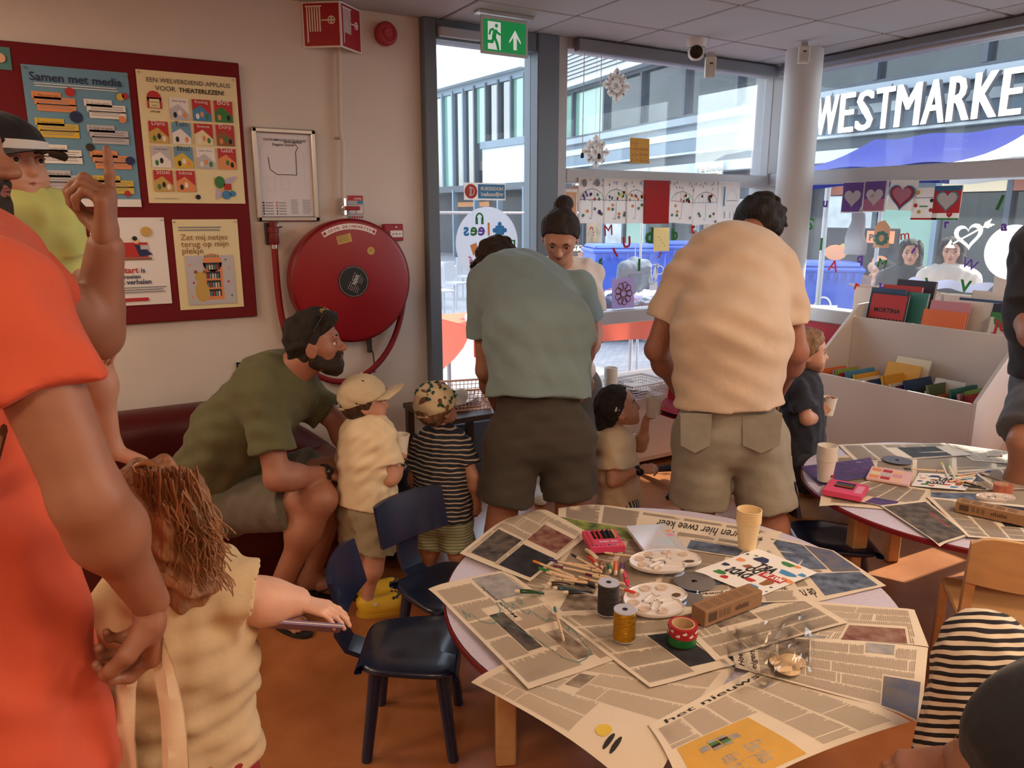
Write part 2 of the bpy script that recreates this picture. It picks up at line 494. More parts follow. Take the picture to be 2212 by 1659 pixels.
def plane_frame(P0, ang):
    a = math.radians(ang)
    d_ = FWD * math.cos(a) + RIGHT * math.sin(a)
    n_ = np.array([d_[1], -d_[0], 0])           # towards the street
    if np.dot(n_, [P0[0], P0[1], 0]) > 0: n_ = -n_
    return (P0[0], P0[1], 0), d_, n_
def facade(root, P0, ang, s0, s1, parts):
    o_, d_, n_ = plane_frame(P0, ang)
    for nm, mt, z0, z1, t0, t1, a, b_ in parts:
        q = MB(); q.frame(o_, d_, n_, (0, 0, 1)); q.box((a, t0, z0), (b_, t1, z1)); put(nm, q, mt, root)
mk = thing('market_hall', 'long market hall with pale gallery bands and dark ribbon windows across the street', 'building', (14, 9, -.1))
R0, RA = (14, 11.45), -30.7
Lw, LA = (14, 11.45), -24
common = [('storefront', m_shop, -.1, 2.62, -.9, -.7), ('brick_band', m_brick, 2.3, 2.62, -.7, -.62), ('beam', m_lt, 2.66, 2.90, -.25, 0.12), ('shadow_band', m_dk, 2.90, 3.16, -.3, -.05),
          ('ledge', m_lt, 3.14, 3.19, -.3, .16), ('lattice_panel', m_bl, 3.19, 3.56, -.3, -.1), ('lattice_panel', m_lt, 3.56, 3.74, -.3, -.06), ('louvre_band', m_bl, 3.74, 3.90, -.3, -.1),
          ('fascia', m_fas, 3.90, 4.08, -.3, .1), ('sill', m_dk, 4.08, 4.16, -.3, .0), ('window_head', m_dk, 5.55, 5.66, -.3, .02), ('soffit', m_lt, 5.66, 5.8, -.3, .35), ('slab', m_bl, -.1, 9.0, -3.2, -1.2)]
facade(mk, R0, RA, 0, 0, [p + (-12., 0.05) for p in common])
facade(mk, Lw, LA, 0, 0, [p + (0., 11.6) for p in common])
for fr0, ang, a, b_ in ((R0, RA, -12, .05), (Lw, LA, 0, 11.6)):
    o_, d_, n_ = plane_frame(fr0, ang)
    q = MB(); q.frame(o_, d_, n_, (0, 0, 1))
    for k in range(17):
        z = 5.8 + k * .12
        q.box((a, -.3, z), (b_, .28, z + .075))
        q.box((a, -.3, z + .075), (b_, .2, z + .12))
    put('corrugated_cladding', q, M('cladding_grey', (176, 178, 178), .55), mk, kind='stuff')
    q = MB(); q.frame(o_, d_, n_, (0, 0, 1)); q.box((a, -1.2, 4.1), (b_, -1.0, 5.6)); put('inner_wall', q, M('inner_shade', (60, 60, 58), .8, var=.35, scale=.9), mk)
    k = 0
    s = a
    while s < b_ - .2:
        wdt = 2.05
        e = min(s + wdt, b_)
        q = MB(); q.frame(o_, d_, n_, (0, 0, 1)); q.box((s + .06, -.14, 4.16), (e, -.12, 5.55))
        put('window_pane', q, m_gl2 if (ang == LA and e > 10.2) else m_gl, mk)
        q = MB(); q.frame(o_, d_, n_, (0, 0, 1)); q.box((s, -.18, 4.16), (s + .09, .02, 5.55)); put('mullion', q, m_dk, mk)
        s = e; k += 1
    for s in np.arange(a + 1, b_, 2.2):
        q = MB(); q.frame(o_, d_, n_, (0, 0, 1)); q.box((s, .0, 2.62), (s + .05, .2, 2.9)); put('bracket', q, m_lt, mk)
sg = thing('roof_sign', 'big white block letters reading WESTMARKET on the market hall gallery', 'sign', (14.0, 9.0, 3.19))
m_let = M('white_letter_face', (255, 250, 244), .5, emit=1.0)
m_lets = M('letter_return', (130, 128, 130), .5)
word = 'WESTMARKET'
y = 10.77
wds = {'W': .61, 'E': .37, 'S': .42, 'T': .42, 'M': .55, 'A': .48, 'R': .45, 'K': .47}
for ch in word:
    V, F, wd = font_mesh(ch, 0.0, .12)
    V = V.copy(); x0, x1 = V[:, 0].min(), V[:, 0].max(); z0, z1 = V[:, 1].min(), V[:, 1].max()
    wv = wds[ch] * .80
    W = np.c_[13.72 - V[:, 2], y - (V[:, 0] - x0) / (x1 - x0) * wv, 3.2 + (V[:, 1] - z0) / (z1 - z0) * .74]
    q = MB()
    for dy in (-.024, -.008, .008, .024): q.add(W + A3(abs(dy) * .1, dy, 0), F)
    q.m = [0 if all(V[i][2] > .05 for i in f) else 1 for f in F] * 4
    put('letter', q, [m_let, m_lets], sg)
    y -= wv + .075
for yy in (10.6, 9.3, 7.6):
    q = MB(); q.tube([(13.8, yy, 3.85), (13.95, yy, 4.1)], .01, 5); put('stay_wire', q, m_dk, sg)
gb = thing('glass_building', 'distant glass-fronted building with white roof band seen through the door', 'building', (14, 28, -.1))
G0, GA = (14, 31), -35
facade(gb, G0, GA, 0, 0, [p for p in [
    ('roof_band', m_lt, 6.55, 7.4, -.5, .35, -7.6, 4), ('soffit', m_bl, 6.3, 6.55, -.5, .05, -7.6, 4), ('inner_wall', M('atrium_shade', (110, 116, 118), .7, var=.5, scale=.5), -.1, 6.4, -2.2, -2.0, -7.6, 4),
    ('floor_slab', M('slab_brownish', (150, 130, 120), .7), 3.3, 3.65, -2.2, -.2, -4.9, 4), ('white_band', m_lt, 2.75, 4.05, -.4, .05, -7.6, -4.7), ('band_ledge', m_bl, 4.05, 4.3, -.4, .15, -7.6, -4.7),
    ('door_head', m_dk, 2.5, 2.75, -.5, .1, -7.6, 4), ('storefront', m_shop, -.1, 2.5, -1.6, -1.4, -7.6, 4), ('shop_sign', M('orange_shop_sign', (226, 150, 80), .6), 1.95, 2.15, -1.4, -1.36, -3, -.4)]])
o_, d_, n_ = plane_frame(G0, GA)
for s in np.arange(-7.5, 3, .82):
    q = MB(); q.frame(o_, d_, n_, (0, 0, 1)); q.box((s, -.1, 2.75 if s > -4.8 else 4.3), (s + .09, .1, 6.4)); put('mullion', q, m_bl if s > -3.4 else m_dk, gb)
    q = MB(); q.frame(o_, d_, n_, (0, 0, 1)); q.box((s + .09, -.05, 2.75 if s > -4.8 else 4.3), (s + .82, -.03, 6.4)); put('window_pane', q, glass_mat('far_curtain_glass', (.55, .66, .64), 0, .16) if int(s * 1.22) % 3 else m_gl2, gb)
for s in np.arange(-7.5, 3, 1.64):
    q = MB(); q.frame(o_, d_, n_, (0, 0, 1)); q.box((s, -.1, -.1), (s + .1, .12, 2.6)); put('shop_post', q, m_bl, gb)

SHP = [m_gl, m_gl2, M('shop_warm', (150, 120, 90), .6, var=.5, scale=3), m_gl, M('shop_pale', (190, 196, 198), .5, var=.3, scale=2)]
for fr0, ang, a, b_ in ((R0, RA, -12, 0), (Lw, LA, 0, 11.5)):
    o_, d_, n_ = plane_frame(fr0, ang)
    for k, s in enumerate(np.arange(a + .1, b_ - 1, 1.28)):
        for nm, mt, lo, hi in (('shop_pane', SHP[(k * 3 + (ang == LA)) % 5], (s + .1, -.66, .15), (s + 1.2, -.62, 2.0)), ('shop_post', m_bl if k % 2 else m_dk, (s, -.68, -.1), (s + .1, -.55, 2.3)), ('shop_sign_panel', [m_shopw, m_dk, m_brick][k % 3], (s + .1, -.64, 2.02), (s + 1.28, -.56, 2.3))):
            q = MB(); q.frame(o_, d_, n_, (0, 0, 1)); q.box(lo, hi); put(nm, q, mt, mk)
o_, d_, n_ = plane_frame(Lw, LA)
q = MB(); q.frame(o_, d_, n_, (0, 0, 1)); q.box((2.15, .22, 2.52), (3.0, .26, 2.88))
ds = thing('shop_sign', 'small white shop sign reading DönerAbi under the gallery beam', 'sign', (15, 13.5, 2.5))
put('board', q, M('sign_white', (240, 238, 232), .5), ds)
q = MB(); q.frame(tuple(np.array(o_) + d_ * 3.0 + n_ * .265 + UP * 2.52), -d_, (0, 0, 1), n_)
q.text('DönerAbi', .26, .13, .15, 0); q.rect(.34, .04, .68, .085, 0, 1); 
for k, c_ in enumerate((2, 3, 4)): q.rect(.06, .12 + k * .05, .2, .15 + k * .05, 0, c_)
put('sign_print', q, [M('print_dark', (52, 52, 56)), M('print_gold', (206, 170, 90)), M('print_green', (60, 130, 70)), M('print_red', (190, 50, 50)), M('print_yellow', (222, 190, 70))], ds)
PR = {k: M('print_' + k, c, .7) for k, c in dict(black=(34, 32, 38), navy=(42, 52, 92), dark=(52, 52, 56), white=(240, 236, 232), cream=(238, 224, 178), red=(186, 36, 44), orange=(232, 150, 96), blue=(72, 140, 190),
      sky=(112, 158, 184), teal=(84, 138, 134), pink=(224, 150, 176), yellow=(236, 206, 96), green=(70, 140, 84), lime=(140, 196, 70), purple=(120, 84, 160), brown=(150, 96, 60), grey=(140, 140, 146), lgrey=(196, 194, 198), peach=(240, 190, 150), gold=(214, 160, 60), lilac=(196, 182, 214)).items()}
PL = list(PR); PM = [PR[k] for k in PL]
def pc(k): return PL.index(k)
def wxz(px, py, d=0.0):
    p = ay(px, py, WY - d); return p[0], p[2]
def wallmb(x0, z0, d): return MB().frame((x0, WY - d, z0), (1, 0, 0), (0, 0, 1), (0, -1, 0))
def tfit(mb, s, x0, x1, y, mi, bold=0.0, z=.0004, mirror=False):
    wd = font_mesh(s, bold, 0.0)[2]; mb.text(s, x1 if mirror else x0, y, (x1 - x0) / wd, mi, z, bold, mirror=mirror)
def lines(mb, x0, y0, x1, y1, n, mi, z=.0004, fill=.45, rag=.15, seed=0):
    r = random.Random(seed + int(x0 * 1000) + int(y0 * 777))
    p = (y1 - y0) / n
    for i in range(n):
        e = x1 - (x1 - x0) * rag * r.random()
        mb.rect(x0, y1 - (i + fill) * p, e, y1 - i * p, z, mi)
m_board = M('board_felt', (112, 16, 24), .9, var=.06, scale=60, bump=.1, bscale=300)
bx0, bz0, bx1, bz1 = -0.62, 1.085, .847, 2.32
bd = thing('notice_board', 'dark red felt notice board covered with posters', 'notice board', (.1, WY, bz0))
mb = MB(); mb.box((bx0, WY - .022, bz0), (bx1, WY - .001, bz1), bev=.003); put('felt_panel', mb, m_board, bd)
for q in ((157, 130), (372, 300), (1, 1)):
    pass
def poster(name, label, tl, br, col, art, group='posters on the red board', pins=True, d=.024, tilt=0.0):
    x0, z1 = wxz(*tl, d); x1, z0 = wxz(*br, d)
    w_, h_ = x1 - x0, z1 - z0
    t = thing(name, label, 'poster', (x0, WY - d, z0), group=group)
    mb = wallmb(x0, z0, d)
    def fn(u, v): return (u * w_, v * h_, .0012 + .002 * math.sin(3.1 * u + 1) * v + .003 * max(0, u - .85) + .003 * max(0, .1 - v))
    mb.grid(fn, 8, 8); put('sheet', mb, PR[col], t, 60)
    mb = wallmb(x0, z0, d + .0052); art(mb, w_, h_)
    put('print', mb, PM, t)
    if pins:
        for u in (.03, .97):
            mb = MB(); mb.lathe([(.0, .008), (.004, .007), (.005, .003), (.003, 0)], 8, (x0 + u * w_, WY - d - .003, z1 - .012), ax=(0, -1, 0)); put('pin', mb, M('steel_pin', (190, 190, 190), .3, 1), t, 40)
    return t
def art_media(mb, w_, h_):
    mb.rect(0, 0, w_, h_ * .058, 0, pc('white'))
    tfit(mb, 'Samen met media', w_ * .06, w_ * .93, h_ * .895, pc('navy'), .012)
    lines(mb, w_ * .1, h_ * .845, w_ * .9, h_ * .88, 2, pc('white'), fill=.35)
    cols = ['orange', 'white', 'yellow', 'lgrey', 'white', 'orange', 'lgrey', 'yellow']
    for i in range(8):
        cx = .06 if i % 2 == 0 else .54
        y1 = .82 - (i // 2) * .185 - (.03 if i % 2 else 0)
        mb.rect(w_ * (cx + .02), h_ * (y1 - .09), w_ * (cx + .40), h_ * (y1 - .035), .0002, pc(cols[i]))
        mb.rect(w_ * cx, h_ * (y1 - .05), w_ * (cx + .27), h_ * y1, .0002, pc(cols[i]))
        mb.rect(w_ * (cx + .04), h_ * (y1 - .135), w_ * (cx + .40), h_ * (y1 - .08), .0002, pc(cols[i]))
        mb.text('%d.' % (i + 1), w_ * (cx + .02), h_ * (y1 - .03), .018, pc('grey'), .0005)
        tfit(mb, ['Plan voor iets', 'Als ouder geef je', 'Bezoek media samen', 'Stel vragen', 'Alles mee over', 'Geef je ideeën uitleg', 'Maak af en tijd', 'Bespreek privé'][i], w_ * (cx + .06), w_ * (cx + .25), h_ * (y1 - .032), pc('dark'))
        lines(mb, w_ * (cx + .06), h_ * (y1 - .125), w_ * (cx + .38), h_ * (y1 - .05), 5, pc('grey'), .0005, .3)
    for u, v, c, r_ in ((.42, .83, 'red', .02), (.9, .82, 'yellow', .016), (.95, .83, 'red', .014), (.45, .655, 'navy', .026), (.9, .655, 'orange', .016), (.55, .44, 'dark', .018), (.93, .35, 'navy', .02), (.1, .11, 'navy', .025), (.87, .1, 'red', .014)):
        mb.disc(w_ * u, h_ * v, r_, .0006, pc(c), 10)
    mb.rect(w_ * .44, h_ * .085, w_ * .72, h_ * .12, .0004, pc('white')); tfit(mb, 'mediaopvoeding.nl', w_ * .46, w_ * .70, h_ * .095, pc('navy'), 0, .0007)
    mb.text('oba', w_ * .06, h_ * .012, .06, pc('red'), .0005, .03)
poster('poster', 'large blue poster headed Samen met media on the red board', (44, 138), (306, 447), 'sky', art_media)
def cover(mb, x, y, w_, h_, i):
    a = ['white', 'red', 'red', 'red', 'sky', 'red', 'red', 'lgrey', 'sky', 'white', 'red', 'red', 'red', 'teal'][i % 14]; b_ = ['lgrey', 'blue', 'green', 'gold', 'white', 'cream', 'brown', 'white', 'yellow', 'lgrey', 'orange', 'gold', 'orange', 'sky'][i % 14]
    mb.rect(x, y, x + w_, y + h_, .0003, pc(a))
    mb.poly([(x, y, .0005), (x + w_ * .98, y, .0005), (x + w_ * .98, y + h_ * .3, .0005), (x + w_ * .45, y + h_ * .72, .0005), (x, y + h_ * .5, .0005)], pc(b_))
    for k in range(3): mb.disc(x + w_ * (.25 + .25 * k), y + h_ * (.22 + .1 * (k % 2)), w_ * .1, .0008, pc(['black', 'white', 'orange', 'green'][(i + k) % 4]), 8, h_ * .14)
    tfit(mb, ['Fiets op dag', 'Koning', 'Bos', 'Dans', 'Tuin', 'Sneeuw', 'Dorp', 'Onderwater', 'Blitz!', 'Lekker dansen', 'Gast', 'Stoel', 'Inktvis', 'Kom binnen!'][i % 14], x + w_ * .15, x + w_ * .85, y + h_ * .82, pc('dark' if a in ('white', 'lgrey', 'sky') else 'white'), 0, .0008)
def art_theater(mb, w_, h_):
    tfit(mb, 'EEN WELVERDIEND APPLAUS', w_ * .09, w_ * .93, h_ * .915, pc('dark'))
    tfit(mb, 'VOOR', w_ * .17, w_ * .37, h_ * .855, pc('dark')); tfit(mb, 'THEATERLEZEN!', w_ * .40, w_ * .86, h_ * .855, pc('black'), .02)
    i = 0
    for r_ in range(4):
        for c in range(4):
            if (r_ == 3 and c > 1) or (r_ == 0 and c == 0): continue
            cover(mb, w_ * (.07 + c * .225), h_ * (.645 - r_ * .185), w_ * .19, h_ * .165, i); i += 1
    mb.rect(w_ * .08, h_ * .72, w_ * .22, h_ * .80, .0003, pc('red')); mb.disc(w_ * .15, h_ * .80, w_ * .07, .0003, pc('red'), 12); mb.rect(w_ * .10, h_ * .725, w_ * .20, h_ * .79, .0005, pc('cream'))
    tfit(mb, 'THEATER', w_ * .105, w_ * .195, h_ * .76, pc('dark'), 0, .0008); tfit(mb, 'LEZEN', w_ * .115, w_ * .185, h_ * .735, pc('dark'), 0, .0008); tfit(mb, 'UITVOER', w_ * .10, w_ * .20, h_ * .69, pc('black'), .02)
    mb.disc(w_ * .93, h_ * .05, w_ * .24, .0002, pc('lilac'), 24, h_ * .17, PI / 2, PI * 1.05)
    mb.poly([(w_ * .68, h_ * .2, .0004), (w_ * .74, h_ * .22, .0004), (w_ * .88, h_ * .07, .0004), (w_ * .78, h_ * .05, .0004)], pc('gold'))
    mb.disc(w_ * .74, h_ * .17, w_ * .055, .0006, pc('green'), 12, h_ * .05); mb.rect(w_ * .78, h_ * .11, w_ * .86, h_ * .16, .0006, pc('red')); mb.disc(w_ * .80, h_ * .07, w_ * .05, .0008, pc('blue'), 10); mb.disc(w_ * .87, h_ * .08, w_ * .035, .0008, pc('blue'), 10)
    tfit(mb, 'www.theaterlezen.nl', w_ * .06, w_ * .3, h_ * .03, pc('grey')); mb.disc(w_ * .5, h_ * .05, .012, .0005, pc('black'), 10)
poster('poster', 'yellow poster of red book covers headed een welverdiend applaus', (292, 149), (530, 440), 'cream', art_theater)
def art_book(mb, w_, h_):
    mb.rect(w_ * .40, h_ * .55, w_ * .74, h_ * .72, .0003, pc('red')); mb.rect(w_ * .30, h_ * .52, w_ * .78, h_ * .545, .0003, pc('brown'))
    mb.disc(w_ * .74, h_ * .84, w_ * .075, .0004, pc('gold'), 16)
    mb.poly([(w_ * .56, h_ * .70, .0006), (w_ * .66, h_ * .68, .0006), (w_ * .80, h_ * .58, .0006), (w_ * .62, h_ * .555, .0006)], pc('navy')); mb.disc(w_ * .59, h_ * .735, w_ * .04, .0007, pc('peach'), 10); mb.disc(w_ * .575, h_ * .765, w_ * .035, .0008, pc('black'), 10)
    mb.rect(w_ * .64, h_ * .64, w_ * .74, h_ * .69, .0008, pc('lgrey'))
    tfit(mb, 'BoekStart', w_ * .08, w_ * .58, h_ * .375, pc('red'), .02); tfit(mb, 'is', w_ * .61, w_ * .67, h_ * .375, pc('navy'), .02)
    tfit(mb, 'samen groeien', w_ * .08, w_ * .60, h_ * .31, pc('navy'), .02); tfit(mb, 'met verhalen', w_ * .22, w_ * .74, h_ * .245, pc('navy'), .02)
    lines(mb, w_ * .08, h_ * .13, w_ * .95, h_ * .21, 3, pc('grey')); mb.rect(w_ * .1, h_ * .045, w_ * .68, h_ * .085, .0003, pc('red'))
poster('poster', 'white poster with a reader on a red sofa above the pointing arm', (190, 470), (372, 655), 'white', art_book)
def art_bear(mb, w_, h_):
    lines(mb, w_ * .08, h_ * .86, w_ * .78, h_ * .92, 2, pc('grey'))
    tfit(mb, 'Zet mij netjes', w_ * .10, w_ * .82, h_ * .775, pc('brown')); tfit(mb, 'terug op mijn', w_ * .10, w_ * .83, h_ * .70, pc('brown')); tfit(mb, 'plekje', w_ * .10, w_ * .43, h_ * .625, pc('brown'))
    mb.rect(w_ * .14, h_ * .05, w_ * .88, h_ * .60, .0002, pc('lgrey'))
    mb.rect(w_ * .40, h_ * .10, w_ * .70, h_ * .52, .0004, pc('orange')); mb.disc(w_ * .55, h_ * .52, w_ * .15, .0004, pc('orange'), 14)
    for k in range(4):
        mb.rect(w_ * .44, h_ * (.14 + .1 * k), w_ * .66, h_ * (.22 + .1 * k), .0006, pc('dark'))
        for j in range(5): mb.rect(w_ * (.45 + .04 * j), h_ * (.14 + .1 * k), w_ * (.475 + .04 * j), h_ * (.195 + .1 * k), .0008, pc(['lgrey', 'teal', 'red', 'sky', 'cream'][(j + k) % 5]))
    mb.disc(w_ * .36, h_ * .20, w_ * .11, .0009, pc('gold'), 14, h_ * .12); mb.disc(w_ * .35, h_ * .36, w_ * .09, .001, pc('gold'), 14)
    for u in (.28, .42): mb.disc(w_ * u, h_ * .42, w_ * .03, .0011, pc('brown'), 8)
    for u in range(6): mb.poly([(w_ * (.43 + .04 * u), h_ * .58, .0008), (w_ * (.46 + .04 * u), h_ * .58, .0008), (w_ * (.445 + .04 * u), h_ * .62, .0008)], pc('teal'))
    for u, v in ((.2, .5), (.24, .3), (.2, .14), (.78, .3), (.8, .45), (.82, .14), (.76, .55)): mb.disc(w_ * u, h_ * v, .006, .0005, pc(['red', 'teal', 'orange'][int(u * 100) % 3]), 6)
poster('poster', 'small beige poster Zet mij netjes terug op mijn plekje at board corner', (371, 474), (527, 662), 'cream', art_bear)
def art_hand(mb, w_, h_):
    mb.disc(w_ * .55, h_ * .55, w_ * .3, .0003, pc('peach'), 16); mb.rect(w_ * .3, h_ * .40, w_ * .9, h_ * .44, .0005, pc('lgrey')); mb.rect(w_ * .35, h_ * .44, w_ * .85, h_ * .48, .0005, pc('brown')); mb.disc(w_ * .75, h_ * .2, w_ * .1, .0005, pc('dark'), 10)
poster('poster', 'pink poster half hidden behind the child in the lime shirt', (60, 470), (190, 660), 'pink', art_hand)
poster('poster', 'corner of a teal poster at the upper left edge of the board', (-60, 95), (27, 152), 'teal', lambda mb, w_, h_: mb.disc(w_ * .7, h_ * .5, .02, .0003, pc('peach'), 10), pins=False)
x0, z1 = wxz(541, 274); x1, z0 = wxz(690, 478)
pf = thing('framed_plan', 'evacuation floor plan in a silver snap frame beside the red board', 'picture frame', ((x0 + x1) / 2, WY, z0))
mb = wallmb(x0, z0, 0)
W_, H_ = x1 - x0, z1 - z0
m_sil = M('brushed_aluminium', (196, 194, 192), .32, .8)
for a, b_ in (((0, 0), (W_, .026)), ((0, H_ - .026), (W_, H_)), ((0, 0), (.026, H_)), ((W_ - .026, 0), (W_, H_))): mb.box((a[0], a[1], 0), (b_[0], b_[1], .02), bev=.006)
put('frame', mb, m_sil, pf, 30)
mb = wallmb(x0, z0, .006); mb.rect(.02, .02, W_ - .02, H_ - .02); put('sheet', mb, M('plan_paper', (226, 222, 228), .35), pf)
mb = wallmb(x0, z0, .0075)
tfit(mb, 'ONTRUIMINGSPLATTEGROND', .055, W_ - .05, H_ - .062, pc('dark'), .01); tfit(mb, 'Begane Grond', .1, W_ - .115, H_ - .085, pc('dark'), .01)
def pl(pts, t_=.0016, c='dark'):
    for (a, b_), (c_, d_) in zip(pts[:-1], pts[1:]):
        dx, dy = c_ - a, d_ - b_; l_ = math.hypot(dx, dy); nx, ny = -dy / l_ * t_, dx / l_ * t_
        mb.add([(a + nx, b_ + ny, .0004), (a - nx, b_ - ny, .0004), (c_ - nx, d_ - ny, .0004), (c_ + nx, d_ + ny, .0004)], [(0, 1, 2, 3)], pc(c))
pl([(.075, .32), (.08, .26), (.115, .235), (.215, .235), (.215, .35), (.228, .37), (.205, .40)])
mb.rect(.16, .392, .25, .402, .0004, pc('grey'))
pl([(.115 + .08 * math.cos(a), .33 + .08 * math.sin(a)) for a in np.linspace(.3, 3.4, 14)], .0006, 'lgrey'); pl([(.06, .15), (.06, .22), (.10, .22), (.10, .15), (.06, .15)], .0006, 'lgrey'); pl([(.13, .16), (.17, .16), (.17, .22), (.13, .22), (.13, .16)], .0006, 'lgrey'); pl([(.255, .35), (.255, .15)], .0005, 'lgrey')
for k in range(5): mb.rect(.032, .035 + k * .014, .04, .043 + k * .014, .0004, pc('dark')); mb.rect(.046, .036 + k * .014, .085, .04 + k * .014, .0004, pc('grey')); mb.rect(.1, .035 + k * .014, .106, .043 + k * .014, .0004, pc('red' if k > 1 else 'dark')); mb.rect(.112, .036 + k * .014, .15, .04 + k * .014, .0004, pc('grey'))
lines(mb, .175, .035, .215, .11, 9, pc('grey'), fill=.3); lines(mb, .235, .035, .28, .11, 9, pc('grey'), fill=.3)
put('print', mb, PM, pf)
fs = thing('fire_hose_sign', 'red wedge sign with white fire hose symbol up by the ceiling', 'sign', (1.33, WY, 2.42))
A_, B_, C_ = A3(1.175, WY - .004, 0), A3(1.335, WY - .125, 0), A3(1.482, WY - .004, 0)
m_sred = M('sign_red', (168, 20, 36), .45); m_swh = M('sign_white', (240, 238, 232), .5)
for a, b_ in ((A_, B_), (B_, C_)):
    u = nrm(b_ - a); w_ = np.linalg.norm(b_ - a); n_ = np.cross(u, UP)
    mb = MB().frame(tuple(a + UP * 2.425), u, (0, 0, 1), n_); mb.box((0, 0, -.003), (w_, .215, .0)); pp = put('plate', mb, m_swh, fs)
    mb = MB().frame(tuple(a + UP * 2.425), u, (0, 0, 1), n_); mb.rect(.008, .008, w_ - .008, .207, .0006, 1)
    for k in range(6): mb.rect(w_ * (.12 + k * .065), .075 if k else .025, w_ * (.155 + k * .065), .19, .0012, 0)
    mb.rect(w_ * .09, .19, w_ * .52, .196, .0012, 0)
    mb.rect(w_ * .5, .125, w_ * .66, .131, .0012, 0)
    cx, cz_ = w_ * .76, .128
    for k in range(16):
        a0, a1 = k * PI / 8, (k + 1) * PI / 8
        mb.add([(cx + r_ * w_ * math.cos(t_), cz_ + r_ * w_ * math.sin(t_), .0012) for r_, t_ in ((.10, a0), (.075, a0), (.075, a1), (.10, a1))], [(0, 1, 2, 3)], 0)
    mb.rect(cx - .004, cz_ - w_ * .08, cx + .004, cz_ + w_ * .08, .0012, 0); mb.rect(cx - w_ * .08, cz_ - .004, cx + w_ * .08, cz_ + .004, .0012, 0)
    put('symbol', mb, [m_swh, m_sred], pp)
x, z = wxz(834, 73, .03)
so = thing('alarm_sounder', 'round red alarm sounder on the wall below the ceiling', 'alarm', (x, WY, z))
mb = MB(); mb.lathe([(.055, 0), (.06, .012), (.06, .04), (.054, .046)], 28, (x, WY, z), ax=(0, -1, 0)); put('base', mb, M('alarm_red', (160, 34, 48), .5), so, 40)
mb = MB(); mb.lathe([(.054, .046), (.05, .058), (.042, .062), (.036, .054), (.028, .054), (.022, .062), (.012, .062), (0, .058)], 28, (x, WY, z), ax=(0, -1, 0)); put('horn', mb, M('alarm_red2', (172, 58, 66), .5), so, 40)
px_, pz0 = wxz(742, 470, .03)
wp = thing('water_pipe', 'white painted water pipe running down the wall to the hose reel', 'pipe', (px_, WY, pz0))
xt, zt = wxz(731, 97, .03); xm, zm = wxz(738, 300, .03)
mb = MB(); mb.tube([(xt, WY - .03, 2.642), (xt + .002, WY - .03, zt), (xm - .006, WY - .03, zm + .05), (xm + .004, WY - .034, zm - .02), (px_, WY - .03, pz0 + .05), (px_, WY - .03, pz0 - .12)], .0115, 10); put('pipe', mb, M('pipe_paint', (214, 202, 192), .5), wp, 60)
mb = MB(); mb.tube([(px_, WY - .03, pz0 + .015), (px_, WY - .03, pz0 + .10)], .02, 8); mb.tube([(px_, WY - .03, pz0 + .05), (px_, WY - .075, pz0 + .05)], .012, 8); put('valve', mb, M('chrome', (200, 200, 200), .2, 1), wp, 40)
mb = MB(); mb.box((px_ + .0, WY - .09, pz0 + .038), (px_ + .075, WY - .074, pz0 + .058), bev=.004); put('valve_handle', mb, m_sred, wp)
mb = MB(); mb.box((xm - .03, WY - .02, zm), (xm + .02, WY, zm + .01)); put('pipe_clip', mb, m_alu, wp)
x0, z1 = wxz(750, 421, .004); x1, z0 = wxz(787, 476, .004)
ic = thing('instruction_card', 'small red and white hose reel instruction card beside the valve', 'sign', (x0, WY, z0))
mb = wallmb(x0, z0, 0); W_, H_ = x1 - x0, z1 - z0; mb.box((0, 0, 0), (W_, H_, .003)); put('plate', mb, PR['lgrey'], ic)
mb = wallmb(x0, z0, .0036); mb.rect(.003, H_ * .78, W_ - .003, H_ - .003, 0, pc('red')); tfit(mb, 'HASPEL', W_ * .4, W_ * .9, H_ * .82, pc('white'), .02); mb.rect(W_ * .6, H_ * .66, W_ - .003, H_ * .77, 0, pc('blue'))
mb.rect(.004, H_ * .25, W_ * .47, H_ * .62, 0, pc('teal')); mb.rect(.006, H_ * .27, W_ * .46, H_ * .60, .0002, pc('white')); mb.rect(W_ * .52, H_ * .25, W_ - .004, H_ * .62, 0, pc('red')); mb.rect(W_ * .54, H_ * .27, W_ - .006, H_ * .60, .0002, pc('white'))
lines(mb, .01, H_ * .4, W_ * .4, H_ * .57, 3, pc('grey')); lines(mb, W_ * .57, H_ * .4, W_ * .9, H_ * .57, 3, pc('grey'))
for k in range(6): mb.disc(W_ * (.12 + k * .15), H_ * .13, W_ * .06, .0003, pc('green' if k == 0 else 'red'), 10)
put('print', mb, PM, ic)
RX, RZ, RR = 1.335, 1.252, .325
hr = thing('fire_hose_reel', 'big round red fire hose reel on the wall with black hub label', 'fire hose reel', (RX, WY, RZ - RR))
m_reel = M('reel_red', (150, 16, 30), .38, var=.04, scale=4)
mb = MB(); mb.lathe([(.0, .135), (.30, .135), (.318, .13), (RR, .118), (RR, .02), (.30, .0)], 72, (RX, WY, RZ), ax=(0, -1, 0)); put('drum', mb, m_reel, hr, 40)
mb = MB(); mb.lathe([(RR - .004, .10), (RR + .006, .108), (RR + .006, .122), (RR - .006, .13)], 72, (RX, WY, RZ), ax=(0, -1, 0)); put('rim', mb, M('reel_rim', (120, 12, 24), .4), hr, 40)
mb = MB(); mb.lathe([(.084, .134), (.084, .138), (0, .138)], 48, (RX, WY, RZ), ax=(0, -1, 0)); hl = put('hub_label', mb, M('label_black', (34, 32, 34), .45), hr, 40)
mb = MB().frame((RX, WY - .1388, RZ), (1, 0, 0), (0, 0, 1), (0, -1, 0))
ro = math.radians(62); c_, s_ = math.cos(ro), math.sin(ro)
